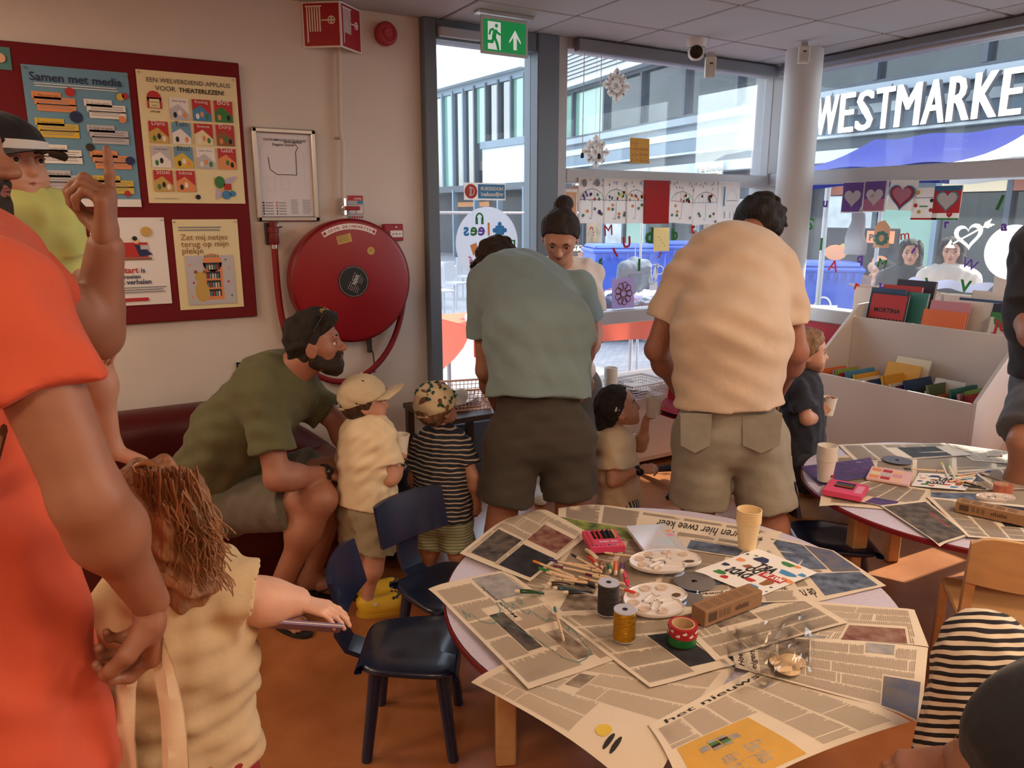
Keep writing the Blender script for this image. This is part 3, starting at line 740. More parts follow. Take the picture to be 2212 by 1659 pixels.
for k in range(40):
    a0, a1 = k * PI / 20, (k + 1) * PI / 20
    mb.add([(r_ * math.cos(t_), r_ * math.sin(t_), 0) for r_, t_ in ((.079, a0), (.0775, a0), (.0775, a1), (.079, a1))], [(0, 1, 2, 3)], 0)
mb.text('ajax', -.05 * c_ + .042 * s_ - .008, -.05 * s_ - .042 * c_ + .045, .036, 0, 0, .03, rot=ro)
for k in range(6):
    o_ = .0 + .011 * k
    for j in range(2): mb.add([(c_ * a - s_ * b_, s_ * a + c_ * b_, 0) for a, b_ in ((-.05 + j * .055, .012 - o_), (-.05 + j * .055 + .045 - .008 * (k % 3), .012 - o_), (-.05 + j * .055 + .045 - .008 * (k % 3), .014 - o_), (-.05 + j * .055, .014 - o_))], [(0, 1, 2, 3)], 0)
put('label_print', mb, [PR['lgrey']], hl)
mb = MB().frame((RX, WY - .1362, RZ), (1, 0, 0), (0, 0, 1), (0, -1, 0))
for k in range(12):
    a0, a1 = math.radians(122 - 5 * k), math.radians(117 - 5 * k)
    mb.add([(r_ * math.cos(t_), r_ * math.sin(t_), 0) for r_, t_ in ((.305, a0), (.275, a0), (.275, a1), (.305, a1))], [(0, 1, 2, 3)], pc('white'))
for k, ch in enumerate('GEEN DRINKWATER'):
    a = math.radians(114.5 - 3.3 * k); mb.text(ch, .283 * math.cos(a), .283 * math.sin(a), .02, pc('red'), .0005, .02, 'C', rot=a - PI / 2)
for a in (119.5, 64.5): mb.disc(.29 * math.cos(math.radians(a)), .29 * math.sin(math.radians(a)), .009, .0005, pc('red'), 12)
put('warning_sticker', mb, PM, hr)
mb = MB().frame((RX - .04, WY - .1362, RZ + .225), (math.cos(.22), 0, math.sin(.22)), (-math.sin(.22), 0, math.cos(.22)), (0, -1, 0)); mb.rect(-.04, -.022, .04, .022, 0, pc('gold')); lines(mb, -.035, -.018, .03, .018, 4, pc('dark'), .0004, .2); put('inspection_sticker', mb, PM, hr)
mb = MB().frame((RX + .105, WY - .1362, RZ + .16), (1, 0, 0), (0, 0, 1), (0, -1, 0)); mb.disc(0, 0, .021, 0, pc('gold'), 20); lines(mb, -.012, -.008, .012, .008, 3, pc('dark'), .0004, .25); put('round_sticker', mb, PM, hr)
m_hose = M('hose_red', (140, 22, 34), .6)
mb = MB()
hx, hz = wxz(592, 520, .05)
pts = [(hx, hz)]
for q in ((597, 600), (607, 690), (630, 770), (680, 812), (730, 830), (790, 815), (838, 765), (865, 700), (876, 620), (872, 580)): pts.append(wxz(*q, .05))
P2 = []
for i in range(len(pts) - 1):
    for k in range(4): P2.append(np.array(pts[i]) * (1 - k / 4) + np.array(pts[i + 1]) * k / 4)
P2.append(np.array(pts[-1]))
for _ in range(6): P2 = [P2[0]] + [(P2[i - 1] + 2 * P2[i] + P2[i + 1]) / 4 for i in range(1, len(P2) - 1)] + [P2[-1]]
mb.tube([(p[0], WY - .05, p[1]) for p in P2], .0165, 10); put('hose', mb, m_hose, hr, 60)
mb = MB(); mb.lathe([(.022, 0), (.027, .01), (.024, .06), (.028, .062), (.028, .09), (.018, .092), (.018, .105), (.024, .105), (.024, .115), (0, .115)], 14, (hx, WY - .05, hz - .02), capb=True); put('nozzle', mb, M('nozzle_red', (120, 20, 30), .5), hr, 40)
mb = MB(); mb.box((hx - .035, WY - .03, hz - .02), (hx - .012, WY, hz + .09), bev=.003); mb.tube([(hx, WY - .05, hz + .06), (hx + .045, WY - .055, hz + .07)], .004, 6); put('nozzle_bracket', mb, M('bracket_dark', (60, 50, 50), .5), hr)
mb = MB(); mb.lathe([(.018, -.03), (.018, -.005)], 12, (hx, WY - .05, hz - .01)); put('hose_clamp', mb, M('chrome'), hr, 60)
x, z = wxz(800, 745, .02)
kc = thing('key_hook', 'small steel hook with chain on the wall under the hose reel', 'hook', (x, WY, z - .1))
mb = MB(); mb.box((x - .014, WY - .02, z - .045), (x + .012, WY, z + .035), bev=.004); put('plate', mb, M('dark_steel', (92, 88, 84), .4, .8), kc)
mb = MB(); mb.tube([(x + .004, WY - .03, z - .03), (x + .012, WY - .03, z - .06), (x + .014, WY - .03, z - .13)], .004, 6); mb.lathe([(.012, 0), (.012, .03)], 8, (x + .014, WY - .03, z - .16), capb=True, capt=True); put('chain', mb, M('chrome'), kc)
x0, z1 = wxz(828, 484, .03); x1, z0 = wxz(870, 520, .03)
cp_ = thing('call_point', 'small red manual fire call point on the wall right of the reel', 'alarm', (x0, WY, z0))
mb = wallmb(x0, z0, 0); W_, H_ = x1 - x0, z1 - z0; mb.box((0, 0, 0), (W_, H_, .045), bev=.005); put('housing', mb, M('alarm_red'), cp_)
mb = wallmb(x0, z0, .046); mb.rect(W_ * .3, H_ * .22, W_ * .95, H_ * .62, 0, pc('white')); mb.disc(W_ * .62, H_ * .42, .004, .0004, pc('black'), 8)
for s in (-1, 1): mb.rect(W_ * (.62 + s * .17) - .006, H_ * .40, W_ * (.62 + s * .17) + .006, H_ * .44, .0004, pc('black'))
mb.disc(W_ * .62, H_ * .82, .006, .0004, pc('lgrey'), 8); put('press_plate', mb, PM, cp_)
x0, z1 = wxz(510, 783); x1, z0 = wxz(585, 850)
fn_ = thing('framed_notice', 'small dark framed notice low on the wall behind the seated man', 'picture frame', (x0, WY, z0))
mb = wallmb(x0, z0, 0); W_, H_ = x1 - x0, z1 - z0
for a, b_ in (((0, 0), (W_, .008)), ((0, H_ - .008), (W_, H_)), ((0, 0), (.008, H_)), ((W_ - .008, 0), (W_, H_))): mb.box((a[0], a[1], 0), (b_[0], b_[1], .012))
put('frame', mb, M('dark_frame', (36, 40, 56)), fn_)
mb = wallmb(x0, z0, .005); mb.rect(.004, .004, W_ - .004, H_ - .004, 0, pc('white')); lines(mb, .015, .02, W_ * .45, H_ - .02, 9, pc('grey')); mb.rect(W_ * .55, H_ * .3, W_ * .9, H_ * .7, .0004, pc('dark')); put('sheet', mb, PM, fn_)

es = thing('exit_sign', 'green emergency exit sign with running figure hanging from the ceiling', 'sign', (2.155, 3.72, 2.43))
mb = MB(); mb.box((2.0, 3.70, 2.625), (2.34, 3.76, CZ), bev=.004); put('mount', mb, m_sil, es)
mb = MB(); mb.box((2.015, 3.712, 2.43), (2.305, 3.722, 2.62), bev=.002); put('acrylic_panel', mb, M('acrylic', (190, 200, 200), .2), es)
mb = MB().frame((2.03, 3.7112, 2.445), (1, 0, 0), (0, 0, 1), (0, -1, 0))
W_, H_ = .26, .155
mb.rect(0, 0, W_, H_, 0, 0); mb.rect(W_ * .10, H_ * .06, W_ * .40, H_ * .94, .0004, 1)
def stroke(pts, t_, mi, z=.0008):
    for (a, b_), (c, d_) in zip(pts[:-1], pts[1:]):
        dx, dy = (c - a), (d_ - b_); l_ = math.hypot(dx, dy) or 1; nx, ny = -dy / l_ * t_, dx / l_ * t_
        mb.add([(a + nx, b_ + ny, z), (a - nx, b_ - ny, z), (c - nx, d_ - ny, z), (c + nx, d_ + ny, z)], [(0, 1, 2, 3)], mi); mb.disc(c, d_, t_, z, mi, 8)
S_ = lambda u, v: (W_ * u, H_ * v)
mb.disc(*S_(.30, .82), .010, .0008, 0, 12)
stroke([S_(.27, .68), S_(.24, .46)], .012, 0); stroke([S_(.27, .70), S_(.33, .60), S_(.38, .56)], .006, 0); stroke([S_(.24, .72), S_(.16, .66), S_(.14, .54)], .006, 0); stroke([S_(.25, .46), S_(.31, .28), S_(.34, .10)], .008, 0); stroke([S_(.235, .45), S_(.20, .30), S_(.06, .30)], .008, 0)
mb.poly([(*S_(.60, .40), .0004), (*S_(.74, .76), .0004), (*S_(.88, .40), .0004), (*S_(.88, .32), .0004), (*S_(.78, .52), .0004), (*S_(.78, .12), .0004), (*S_(.70, .12), .0004), (*S_(.70, .52), .0004), (*S_(.60, .32), .0004)], 1)
put('pictogram', mb, [M('exit_green', (16, 150, 78), .4, emit=.25), M('exit_white', (235, 245, 240), .4, emit=.25)], es)
p = az(1503, 108, CZ); p = ag(1503, 133, 4.9)
dc = thing('dome_camera', 'white turret security camera with black eye under the ceiling', 'camera', (p[0], p[1], CZ - .12))
mb = MB(); mb.lathe([(.062, 0), (.06, -.03), (.05, -.05)], 24, (p[0], p[1], CZ), capt=False); put('base', mb, m_white, dc, 50)
mb = MB(); mb.lathe([(0, .05), (.03, .045), (.048, .02), (.052, 0), (.046, -.028), (.03, -.044), (0, -.05)], 20, (p[0], p[1], CZ - .075)); put('ball', mb, m_white, dc, 60)
mb = MB(); v_ = nrm(A3(-p[0], -p[1], -.9)); mb.lathe([(.038, .03), (.038, .05), (0, .053)], 20, (p[0], p[1], CZ - .075), ax=v_); put('lens', mb, M('lens_black', (18, 18, 22), .15), dc, 50)
def sensor(nm, lab, c, ang, par_h=.10):
    t = thing(nm, lab, 'sensor', tuple(c))
    u = A3(math.cos(ang), math.sin(ang), 0); n_ = np.cross(u, UP)
    mb = MB().frame(tuple(c), u, n_, (0, 0, 1)); mb.box((-.032, -.02, 0), (.032, .02, par_h), bev=.006); put('housing', mb, M('sensor_cream', (206, 204, 190), .5), t)
    mb = MB().frame(tuple(c), u, n_, (0, 0, 1)); mb.box((-.027, .018, .008), (.027, .024, par_h * .55), bev=.003); put('lens', mb, M('sensor_lens', (190, 190, 184), .3), t)
    mb = MB().frame(tuple(c), u, n_, (0, 0, 1)); mb.box((-.01, .02, par_h * .62), (.01, .0225, par_h * .7)); put('indicator', mb, PR['dark'], t)
    mb = MB().frame(tuple(c), u, n_, (0, 0, 1)); mb.box((-.02, -.035, par_h - .01), (.02, .0, par_h + .025)); put('bracket', mb, m_alu, t)
p2 = ag(1533, 168, 4.85); sensor('motion_sensor', 'cream motion sensor beside the turret camera under the ceiling', p2, -.5, .12)
p3 = ag(1735, 137, 4.93); sensor('motion_sensor', 'cream motion sensor mounted high on the white column', (p3[0], p3[1], p3[2]), -.62)

m_navy = M('navy_lacquer', (22, 34, 62), .3, coat=.3, var=.08, scale=12)
m_wood = M('beech', (206, 160, 110), .5, var=.08, scale=5, stretch=(1, 8, 8))
m_tred = M('table_edge_red', (120, 22, 34), .4)
m_ttop = M('table_laminate', (205, 196, 214), .4, var=.05, scale=90, bump=.1)
def kid_chair():
    t = thing('kids_chair', 'x', 'chair', (0, 0, 0), group='navy children chairs')
    o = [(.15 * (1 if abs(math.cos(a)) < 1e-9 else abs(math.cos(a)) ** .45 * math.copysign(1, math.cos(a))), .15 * abs(math.sin(a)) ** .45 * math.copysign(1, math.sin(a))) for a in np.linspace(0, 2 * PI, 40, endpoint=False)]
    o = [(x * (1.06 + .12 * y / .15), y) for x, y in o]
    mb = MB()
    n = len(o)
    rings = [(.90, .288), (1.0, .294), (1.02, .302), (1.0, .310), (.93, .314), (.5, .309), (.15, .307)]
    V = [(x * s, y * s, z) for s, z in rings for x, y in o]
    F = [(i * n + k, i * n + (k + 1) % n, (i + 1) * n + (k + 1) % n, (i + 1) * n + k) for i in range(len(rings) - 1) for k in range(n)] + [tuple(range(n))[::-1], tuple(range((len(rings) - 1) * n, len(rings) * n))]
    mb.add(V, F); put('seat', mb, m_navy, t, 50, world=False)
    mb = MB()
    def bk(u, v, d):
        a = (u - .5) * 1.5
        e = 1 - .10 * (2 * abs(u - .5)) ** 4
        return (.155 * math.sin(a) / math.sin(.75), -.205 + .06 * (1 - math.cos(a)) * 1.6 + d - .035 * (v - .5), .515 + (v - .5) * .165 * e)
    for d_, fl_ in ((0, False), (-.016, True)):
        k0 = mb.n
        mb.grid(lambda u, v: bk(u, v, d_), 14, 6)
    g = lambda i, j, s: s * 105 + i * 7 + j
    ring = [(i, 0) for i in range(15)] + [(14, j) for j in range(1, 7)] + [(i, 6) for i in range(13, -1, -1)] + [(0, j) for j in range(5, 0, -1)]
    for a, b_ in zip(ring, ring[1:] + ring[:1]): mb.f.append([g(*a, 0), g(*b_, 0), g(*b_, 1), g(*a, 1)]); mb.m.append(0)
    put('backrest', mb, m_navy, t, 50, world=False)
    mb = MB()
    cur = [(-.05, .286), (-.14, .288), (-.195, .31), (-.222, .36), (-.222, .42), (-.216, .50)]
    for s in range(len(cur) - 1):
        (y0, z0), (y1, z1) = cur[s], cur[s + 1]
    P_ = [np.array((0, y, z)) for y, z in cur]
    V, F = [], []
    for i, p_ in enumerate(P_):
        tg = nrm(P_[min(i + 1, 5)] - P_[max(i - 1, 0)]); nn = np.cross([1, 0, 0], tg) * .008
        for sx, sn in ((-1, -1), (1, -1), (1, 1), (-1, 1)): V.append(p_ + np.array([sx * .045, 0, 0]) + nn * sn)
    for i in range(5):
        for k in range(4): F.append((i * 4 + k, i * 4 + (k + 1) % 4, i * 4 + 4 + (k + 1) % 4, i * 4 + 4 + k))
    F += [(3, 2, 1, 0), (20, 21, 22, 23)]
    mb.add(V, F); put('back_stem', mb, m_navy, t, 40, world=False)
    for sx in (-1, 1):
        for sy in (-1, 1):
            mb = MB(); mb.tube([(sx * .10, sy * .095, .295), (sx * .135, sy * .13, .0)], [.021, .016], 12); put('leg', mb, m_navy, t, 50, world=False)
    return t
TA, TB = A3(1.406, 1.491, 0), A3(3.03, 1.492, 0)
TZ, TR = .53, .645
def face(p_, q): return math.atan2(-(q[0] - p_[0]), q[1] - p_[1])
kc0 = kid_chair()
c1 = A3(.80, 1.95, 0)
kc0.location = c1; kc0.rotation_euler = (0, 0, face(c1, TA) + .12); kc0['label'] = 'navy blue kids chair in front, left of the near newspaper table'
c2 = A3(1.06, 2.24, 0); dup(kc0, c2, face(c2, TA) - .15, 'navy blue kids chair behind the first, before the striped toddler')
c3 = A3(2.60, 1.81, 0); dup(kc0, c3, face(c3, TB), 'navy blue kids chair at the left of the far newspaper table')
def wood_chair():
    t = thing('wooden_chair', 'x', 'chair', (0, 0, 0), group='beech children chairs')
    mb = MB(); mb.box((-.165, -.16, .295), (.165, .16, .315), bev=.006); st = put('seat', mb, m_wood, t, world=False)
    mb = MB(); 
    for sy in (-1, 1): mb.box((-.15, sy * .145 - .01, .25), (.15, sy * .145 + .01, .294), bev=.003)
    put('apron', mb, m_wood, t, world=False)
    mb = MB().frame((.01, -.1562, .262), (1, 0, 0), (0, 0, 1), (0, -1, 0)); mb.text('wesco', 0, 0, .032, 0, .0, .01); put('stamp', mb, M('burnt_stamp', (70, 44, 26)), st, world=False)
    for sx in (-1, 1):
        mb = MB(); mb.box((sx * .155 - .014, .125, 0), (sx * .155 + .014, .16, .30), bev=.004); put('leg', mb, m_wood, t, world=False)
        mb = MB()
        V = []
        for (y, z) in ((-.175, 0), (-.15, .30), (-.19, .58)):
            V += [(sx * .155 - .014, y - .016, z), (sx * .155 + .014, y - .016, z), (sx * .155 + .014, y + .016, z), (sx * .155 - .014, y + .016, z)]
        F = [(i * 4 + k, i * 4 + (k + 1) % 4, i * 4 + 4 + (k + 1) % 4, i * 4 + 4 + k) for i in (0, 1) for k in range(4)] + [(3, 2, 1, 0), (8, 9, 10, 11)]
        mb.add(V, F); put('leg', mb, m_wood, t, world=False)
    mb = MB()
    def bk(u, v, d): return (.175 * (2 * u - 1), -.20 - .035 * (1 - (2 * u - 1) ** 2) + d - .012 * v, .46 + .155 * v - .03 * (abs(2 * u - 1) ** 6) * v)
    mb.grid(lambda u, v: bk(u, v, .009), 14, 4); mb.grid(lambda u, v: bk(u, v, -.009), 14, 4)
    g = lambda i, j, s: s * 75 + i * 5 + j
    ring = [(i, 0) for i in range(15)] + [(14, j) for j in range(1, 5)] + [(i, 4) for i in range(13, -1, -1)] + [(0, j) for j in range(3, 0, -1)]
    for a, b_ in zip(ring, ring[1:] + ring[:1]): mb.f.append([g(*a, 0), g(*b_, 0), g(*b_, 1), g(*a, 1)]); mb.m.append(0)
    put('backrest', mb, m_wood, t, 40, world=False)
    return t
wc = wood_chair()
_w = az(1795, 1100, .31); wc.location = (_w[0], _w[1], 0); wc.rotation_euler = (0, 0, face(wc.location, TB) + .25); wc['label'] = 'beech kids chair at the far side of the distant table, beside cup stack'
p = A3(2.575, 1.117, 0); dup(wc, p, face(p, TB), 'beech kids chair at the right edge before the distant table', scale=(1, 1, 1.06))
p = az(640, 1612, .52); dup(wc, (p[0] + .06, p[1] - .12, 0), -1.1, 'beech kids chair cut off at the bottom edge beside the girl')
def kid_table(c, label):
    t = thing('round_table', label, 'table', (c[0], c[1], 0), group='round children tables')
    mb = MB(); mb.lathe([(0, TZ - .024), (TR - .012, TZ - .024), (TR, TZ - .018), (TR, TZ - .004), (TR - .004, TZ)], 96, c); put('rim', mb, m_tred, t, 30)
    mb = MB(); mb.lathe([(0, TZ), (TR - .006, TZ)], 96, c); put('tabletop', mb, m_ttop, t)
    for k in range(4):
        a = math.radians(45 + 90 * k) + .35
        x, y = c[0] + .47 * math.cos(a), c[1] + .47 * math.sin(a)
        mb = MB().frame((x, y, 0), (math.cos(a), math.sin(a), 0), (-math.sin(a), math.cos(a), 0), (0, 0, 1)); mb.box((-.03, -.03, 0), (.03, .03, TZ - .024), bev=.006); put('leg', mb, m_wood, t)
    return t
kid_table(TA, 'round red-edged kids table under newspapers in the foreground')
kid_table(TB, 'round red-edged kids table under newspapers by the book bin')
p = az(1500, 1050, 0)
sc_ = thing('swivel_chair', 'red upholstered swivel chair with black star base behind the cream-shirted man', 'chair', (p[0], p[1], 0))
cx, cyy = p[0], p[1]
m_rfab = M('red_fabric', (150, 20, 44), .9, bump=.1, bscale=400)
def shell(u, v):
    a = (u - .5) * 2.0
    if v < .55:
        w_ = v / .55; y_ = .20 - .40 * w_; z_ = .46 + .03 * (abs(2 * u - 1) ** 2) + .02 * (1 - w_); x_ = .23 * (2 * u - 1) * (1 - .15 * (1 - w_) ** 2)
    else:
        w_ = (v - .55) / .45; y_ = -.20 - .07 * w_ - .05 * math.sin(w_ * 1.6); z_ = .46 + .36 * w_ ** .9; x_ = .22 * (2 * u - 1) * (1 - .35 * w_ ** 3); y_ += .05 * abs(2 * u - 1) ** 2 * (1 - w_ * .5)
    return (x_, y_, z_)
ra = 2.2; ca, sa = math.cos(ra), math.sin(ra)
def shw(u, v, dz=0):
    x_, y_, z_ = shell(u, v); return (cx + ca * x_ - sa * y_, cyy + sa * x_ + ca * y_, z_ + dz)
mb = MB(); mb.grid(lambda u, v: shw(u, v), 14, 20); mb.grid(lambda u, v: shw(u, v, -.03 if v < .55 else -.012), 14, 20); put('seat_shell', mb, m_rfab, sc_, 60)
mb = MB(); mb.tube([(cx, cyy, .12), (cx, cyy, .44)], .028, 12); put('column', mb, M('black_steel', (26, 26, 30), .4), sc_, 40)
for k in range(4):
    a = .35 + k * PI / 2
    mb = MB(); mb.tube([(cx, cyy, .13), (cx + .34 * math.cos(a), cyy + .34 * math.sin(a), .025)], [.03, .016], 8); put('base_leg', mb, M('black_steel'), sc_, 40)
mb = MB(); mb.frame((cx, cyy, .62)); mb.box((-.1, -.12, -.06), (-.02, .14, .05), bev=.02); put('orange_cushion', mb, M('orange_cloth', (226, 110, 40), .9), sc_)
sf = thing('sofa', 'dark red leather sofa along the wall under the notice board', 'sofa', (.3, 3.5, 0))
m_lth = M('oxblood_leather', (78, 12, 14), .42, var=.08, scale=9, bump=.15, bscale=60)
def extr(prof, x0, x1, nm, rnd=.03, tap=0):
    mb = MB(); n = len(prof); xs = [x0, x0 + rnd, x1 - rnd, x1]; V = []
    cyz = np.mean(prof, 0)
    for i, x in enumerate(xs):
        s = .94 if i in (0, 3) else 1
        for y, z in prof: V.append((x, cyz[0] + (y - cyz[0]) * s, cyz[1] + (z - cyz[1]) * s))
    F = [(i * n + k, i * n + (k + 1) % n, (i + 1) * n + (k + 1) % n, (i + 1) * n + k) for i in range(3) for k in range(n)] + [tuple(range(n))[::-1], tuple(range(3 * n, 4 * n))]
    mb.add(V, F); return put(nm, mb, m_lth, sf, 45)
def rr(y0, z0, y1, z1, r_):
    o = []
    for (cy_, cz_, a0) in ((y1 - r_, z1 - r_, 0), (y0 + r_, z1 - r_, 90), (y0 + r_, z0 + r_, 180), (y1 - r_, z0 + r_, 270)):
        for k in range(6): a = math.radians(a0 + 18 * k); o.append((cy_ + r_ * math.cos(a), cz_ + r_ * math.sin(a)))
    return o
extr(rr(3.10, .14, 3.82, .42, .06), -1.6, 1.12, 'seat_cushion')
extr(rr(3.16, .03, 3.95, .15, .02), -1.58, 1.08, 'plinth')
extr(rr(3.72, .30, 3.98, .70, .11), -1.6, 0.62, 'backrest')
mb = MB()
def arm(u, v):
    z_ = .70 - .30 * u ** 1.6; a = v * 2 * PI
    return (.60 + .53 * u, 3.85 + .13 * math.cos(a) * (1 - .1 * u), (z_ + .28) / 2 + (z_ - .28) / 2 * math.sin(a))
mb.grid(arm, 14, 20); put('sloping_end', mb, m_lth, sf, 60)
p = ag(268, 975, 2.9); bg_ = thing('cloth_bag', 'pink cloth bag lying on the sofa behind the bare arm', 'bag', (p[0], p[1], p[2] - .1))
mb = MB(); mb.grid(lambda u, v: (p[0] - .14 + .2 * u, p[1] + .08 * v, .42 + .30 * (1 - u) * math.sin(PI * (.2 + .6 * v)) + .01 * math.sin(20 * u)), 8, 8); mb.grid(lambda u, v: (p[0] - .14 + .2 * u, p[1] - .08 * v, .42 + .30 * (1 - u) * math.sin(PI * (.2 + .6 * v)) + .01 * math.sin(20 * u)), 8, 8); put('body', mb, M('pink_cloth', (200, 110, 118), .9), bg_, 60)
mb = MB(); mb.tube([(p[0] - .1, p[1], .66), (p[0] - .13, p[1] + .03, .72), (p[0] - .16, p[1] + .03, .66)], .006, 6); put('strap', mb, M('pink_cloth'), bg_)

bb = thing('book_bin', 'white slanted two-tier book bin under the right window', 'bookcase', (4.1, 2.36, 0))
m_bin = M('bin_melamine', (224, 212, 204), .5)
X0, XM, X1, Y0, Y1 = 3.74, 4.10, 4.50, 1.90, 2.84
def bp(lo, hi, nm): q = MB(); q.box(lo, hi, bev=.003); put(nm, q, m_bin, bb)
bp((X0, Y0, .0), (X0 + .018, Y1, .70), 'front_panel'); bp((XM, Y0, .3), (XM + .018, Y1, 1.0), 'divider'); bp((X1, Y0, 0), (X1 + .018, Y1, 1.06), 'back_panel'); bp((X0 + .018, Y0, .48), (XM, Y1, .498), 'bottom_shelf'); bp((XM + .018, Y0, .80), (X1, Y1, .818), 'top_shelf')
for y in (Y0 - .018, Y1):
    mb = MB(); o = [(X0, 0), (X1 + .018, 0), (X1 + .018, 1.09), (XM + .05, 1.07), (X0, .71)]
    mb.frame((0, y + .018, 0), (1, 0, 0), (0, 0, 1), (0, -1, 0)); mb.prism(o, 0, .018); put('side_panel', mb, m_bin, bb)
BK = [M('book_cover_' + str(i), c, .45) for i, c in enumerate([(190, 46, 40), (40, 70, 110), (60, 130, 120), (230, 170, 60), (220, 214, 204), (150, 180, 80), (130, 60, 110), (240, 120, 60), (80, 150, 190), (40, 44, 60), (210, 140, 150), (240, 230, 200), (90, 100, 60)])]
m_pages = M('book_pages', (236, 230, 214), .8)
def book(c, u, n_, upv, w_, h_, th, mi, label, group, title=None, tcol=None, art=None):
    """a book: two covers, spine and page block; u along its width, upv its height, n_ cover normal"""
    t = thing('book', label, 'book', tuple(c), group=group)
    f = lambda: MB().frame(tuple(c), u, upv, n_)
    q = f(); q.box((.004, .004, -th / 2 + .002), (w_ - .003, h_ - .004, th / 2 - .002)); put('pages', q, m_pages, t)
    q = f(); q.box((0, 0, th / 2 - .002), (w_, h_, th / 2)); q.box((0, 0, -th / 2), (w_, h_, -th / 2 + .002)); q.box((0, 0, -th / 2), (.003, h_, th / 2)); put('cover', q, BK[mi % 13], t)
    if title or art:
        q = f()
        q.T = (q.T[0] + np.array(n_) * (th / 2 + .0006), q.T[1])
        if art: art(q, w_, h_)
        if title: tfit(q, title, w_ * .15, w_ * .85, h_ * .62, pc(tcol or 'dark'), .03, .0008)
        put('cover_print', q, PM, t)
    return t
cn = ['red', 'dark blue', 'teal green', 'yellow', 'off-white', 'olive green', 'purple', 'orange', 'light blue', 'black', 'pink', 'cream', 'moss green']
r = random.Random(3)
yy = Y0 + .02; i = 0; ORD = 'first second third fourth fifth sixth seventh eighth ninth tenth eleventh twelfth thirteenth fourteenth fifteenth sixteenth seventeenth eighteenth nineteenth twentieth twenty-first twenty-second twenty-third twenty-fourth twenty-fifth twenty-sixth twenty-seventh twenty-eighth twenty-ninth thirtieth'.split()
while yy < Y1 - .05:
    th = r.uniform(.008, .022); h_ = r.uniform(.215, .265); w_ = r.uniform(.19, .26)
    tl = .12 + .22 * r.random()
    bi = (i * 5 + i // 13) % 13; bl = '%s %s picture book, %s from the right in the lower tier' % ('slim' if th < .014 else 'thick', cn[bi], ORD[i]) ; up_ = nrm(A3(0, tl, 1)); nb = nrm(A3(0, -1, tl))
    book((X0 + .04 + r.random() * .04, yy, .503), (1, 0, 0), nb, up_, w_, h_ - .02, th, bi, bl, 'books filed in the lower tier of the bin')
    yy += th * 1.3 + .012 + .012 * r.random(); i += 1
m_cup = M('paper_cup', (232, 226, 216), .7)
def cup(c, label, upv=(0, 0, 1), s=1.0, n=1, group='paper cups', step=.009, tape=None, col=None):
    t = thing('paper_cup' if n == 1 else 'cup_stack', label, 'cup' if n == 1 else 'cups', tuple(c), group=group)
    for i in range(n):
        mb = MB()
        o = np.array(c) + nrm(upv) * step * i * s
        prof = [(0, .004), (.0255 * s, .004), (.0255 * s, 0), (.0275 * s, 0), (.0375 * s, .09 * s), (.0395 * s, .0905 * s), (.0395 * s, .0945 * s), (.0365 * s, .0945 * s), (.0265 * s, .008)]
        mb.lathe(prof, 28, o, ax=upv if abs(upv[2]) < .999 else None); put('cup', mb, col or m_cup, t, 35)
    return t

def cone(a, b, ra, rb=None, k=.03, flat=None, cuts=(), sub=False):
    return dict(t='c', a=np.array(a, float), b=np.array(b, float), ra=ra, rb=ra if rb is None else rb, k=k, flat=flat, cuts=list(cuts), sub=sub)
def ell(c, r, R=None, k=.03, cuts=(), sub=False):
    return dict(t='e', c=np.array(c, float), r=np.array(r if hasattr(r, '__len__') else (r, r, r), float), R=np.eye(3) if R is None else np.array(R, float), k=k, cuts=list(cuts), sub=sub)
def _bb(p):
    if p['t'] == 'c':
        r = max(p['ra'], p['rb']) * (max(1, p['flat'][1]) if p['flat'] else 1)
        return np.minimum(p['a'], p['b']) - r, np.maximum(p['a'], p['b']) + r
    r = np.abs(p['R'].T) @ p['r']
    return p['c'] - r, p['c'] + r
def _ev(p, X, Y, Z):
    if p['t'] == 'c':
        a, ab = p['a'], p['b'] - p['a']
        l2 = max(1e-9, ab @ ab)
        dx, dy, dz = X - a[0], Y - a[1], Z - a[2]
        t = np.clip((dx * ab[0] + dy * ab[1] + dz * ab[2]) / l2, 0, 1)
        wx, wy, wz = dx - t * ab[0], dy - t * ab[1], dz - t * ab[2]
        sc = 1.0
        if p['flat']:
            n, s = nrm(p['flat'][0]), p['flat'][1]
            q = (wx * n[0] + wy * n[1] + wz * n[2]) * (1 / s - 1)
            wx, wy, wz = wx + n[0] * q, wy + n[1] * q, wz + n[2] * q
        f = (np.sqrt(wx * wx + wy * wy + wz * wz) - (p['ra'] + (p['rb'] - p['ra']) * t)) * sc
    else:
        R, c, r = p['R'], p['c'], p['r']
        dx, dy, dz = X - c[0], Y - c[1], Z - c[2]
        u = [(R[i, 0] * dx + R[i, 1] * dy + R[i, 2] * dz) / r[i] for i in range(3)]
        l = np.sqrt(u[0] ** 2 + u[1] ** 2 + u[2] ** 2)
        f = (l - 1) * r.min() * np.where(l > 1, 1.0, 1.0)
    for (pt, n) in p['cuts']:
        n = nrm(n); f = np.maximum(f, (X - pt[0]) * n[0] + (Y - pt[1]) * n[1] + (Z - pt[2]) * n[2])
    return f
_C8 = [(0, 0, 0), (1, 0, 0), (0, 1, 0), (1, 1, 0), (0, 0, 1), (1, 0, 1), (0, 1, 1), (1, 1, 1)]
_E12 = [(0, 1), (2, 3), (4, 5), (6, 7), (0, 2), (1, 3), (4, 6), (5, 7), (0, 4), (1, 5), (2, 6), (3, 7)]
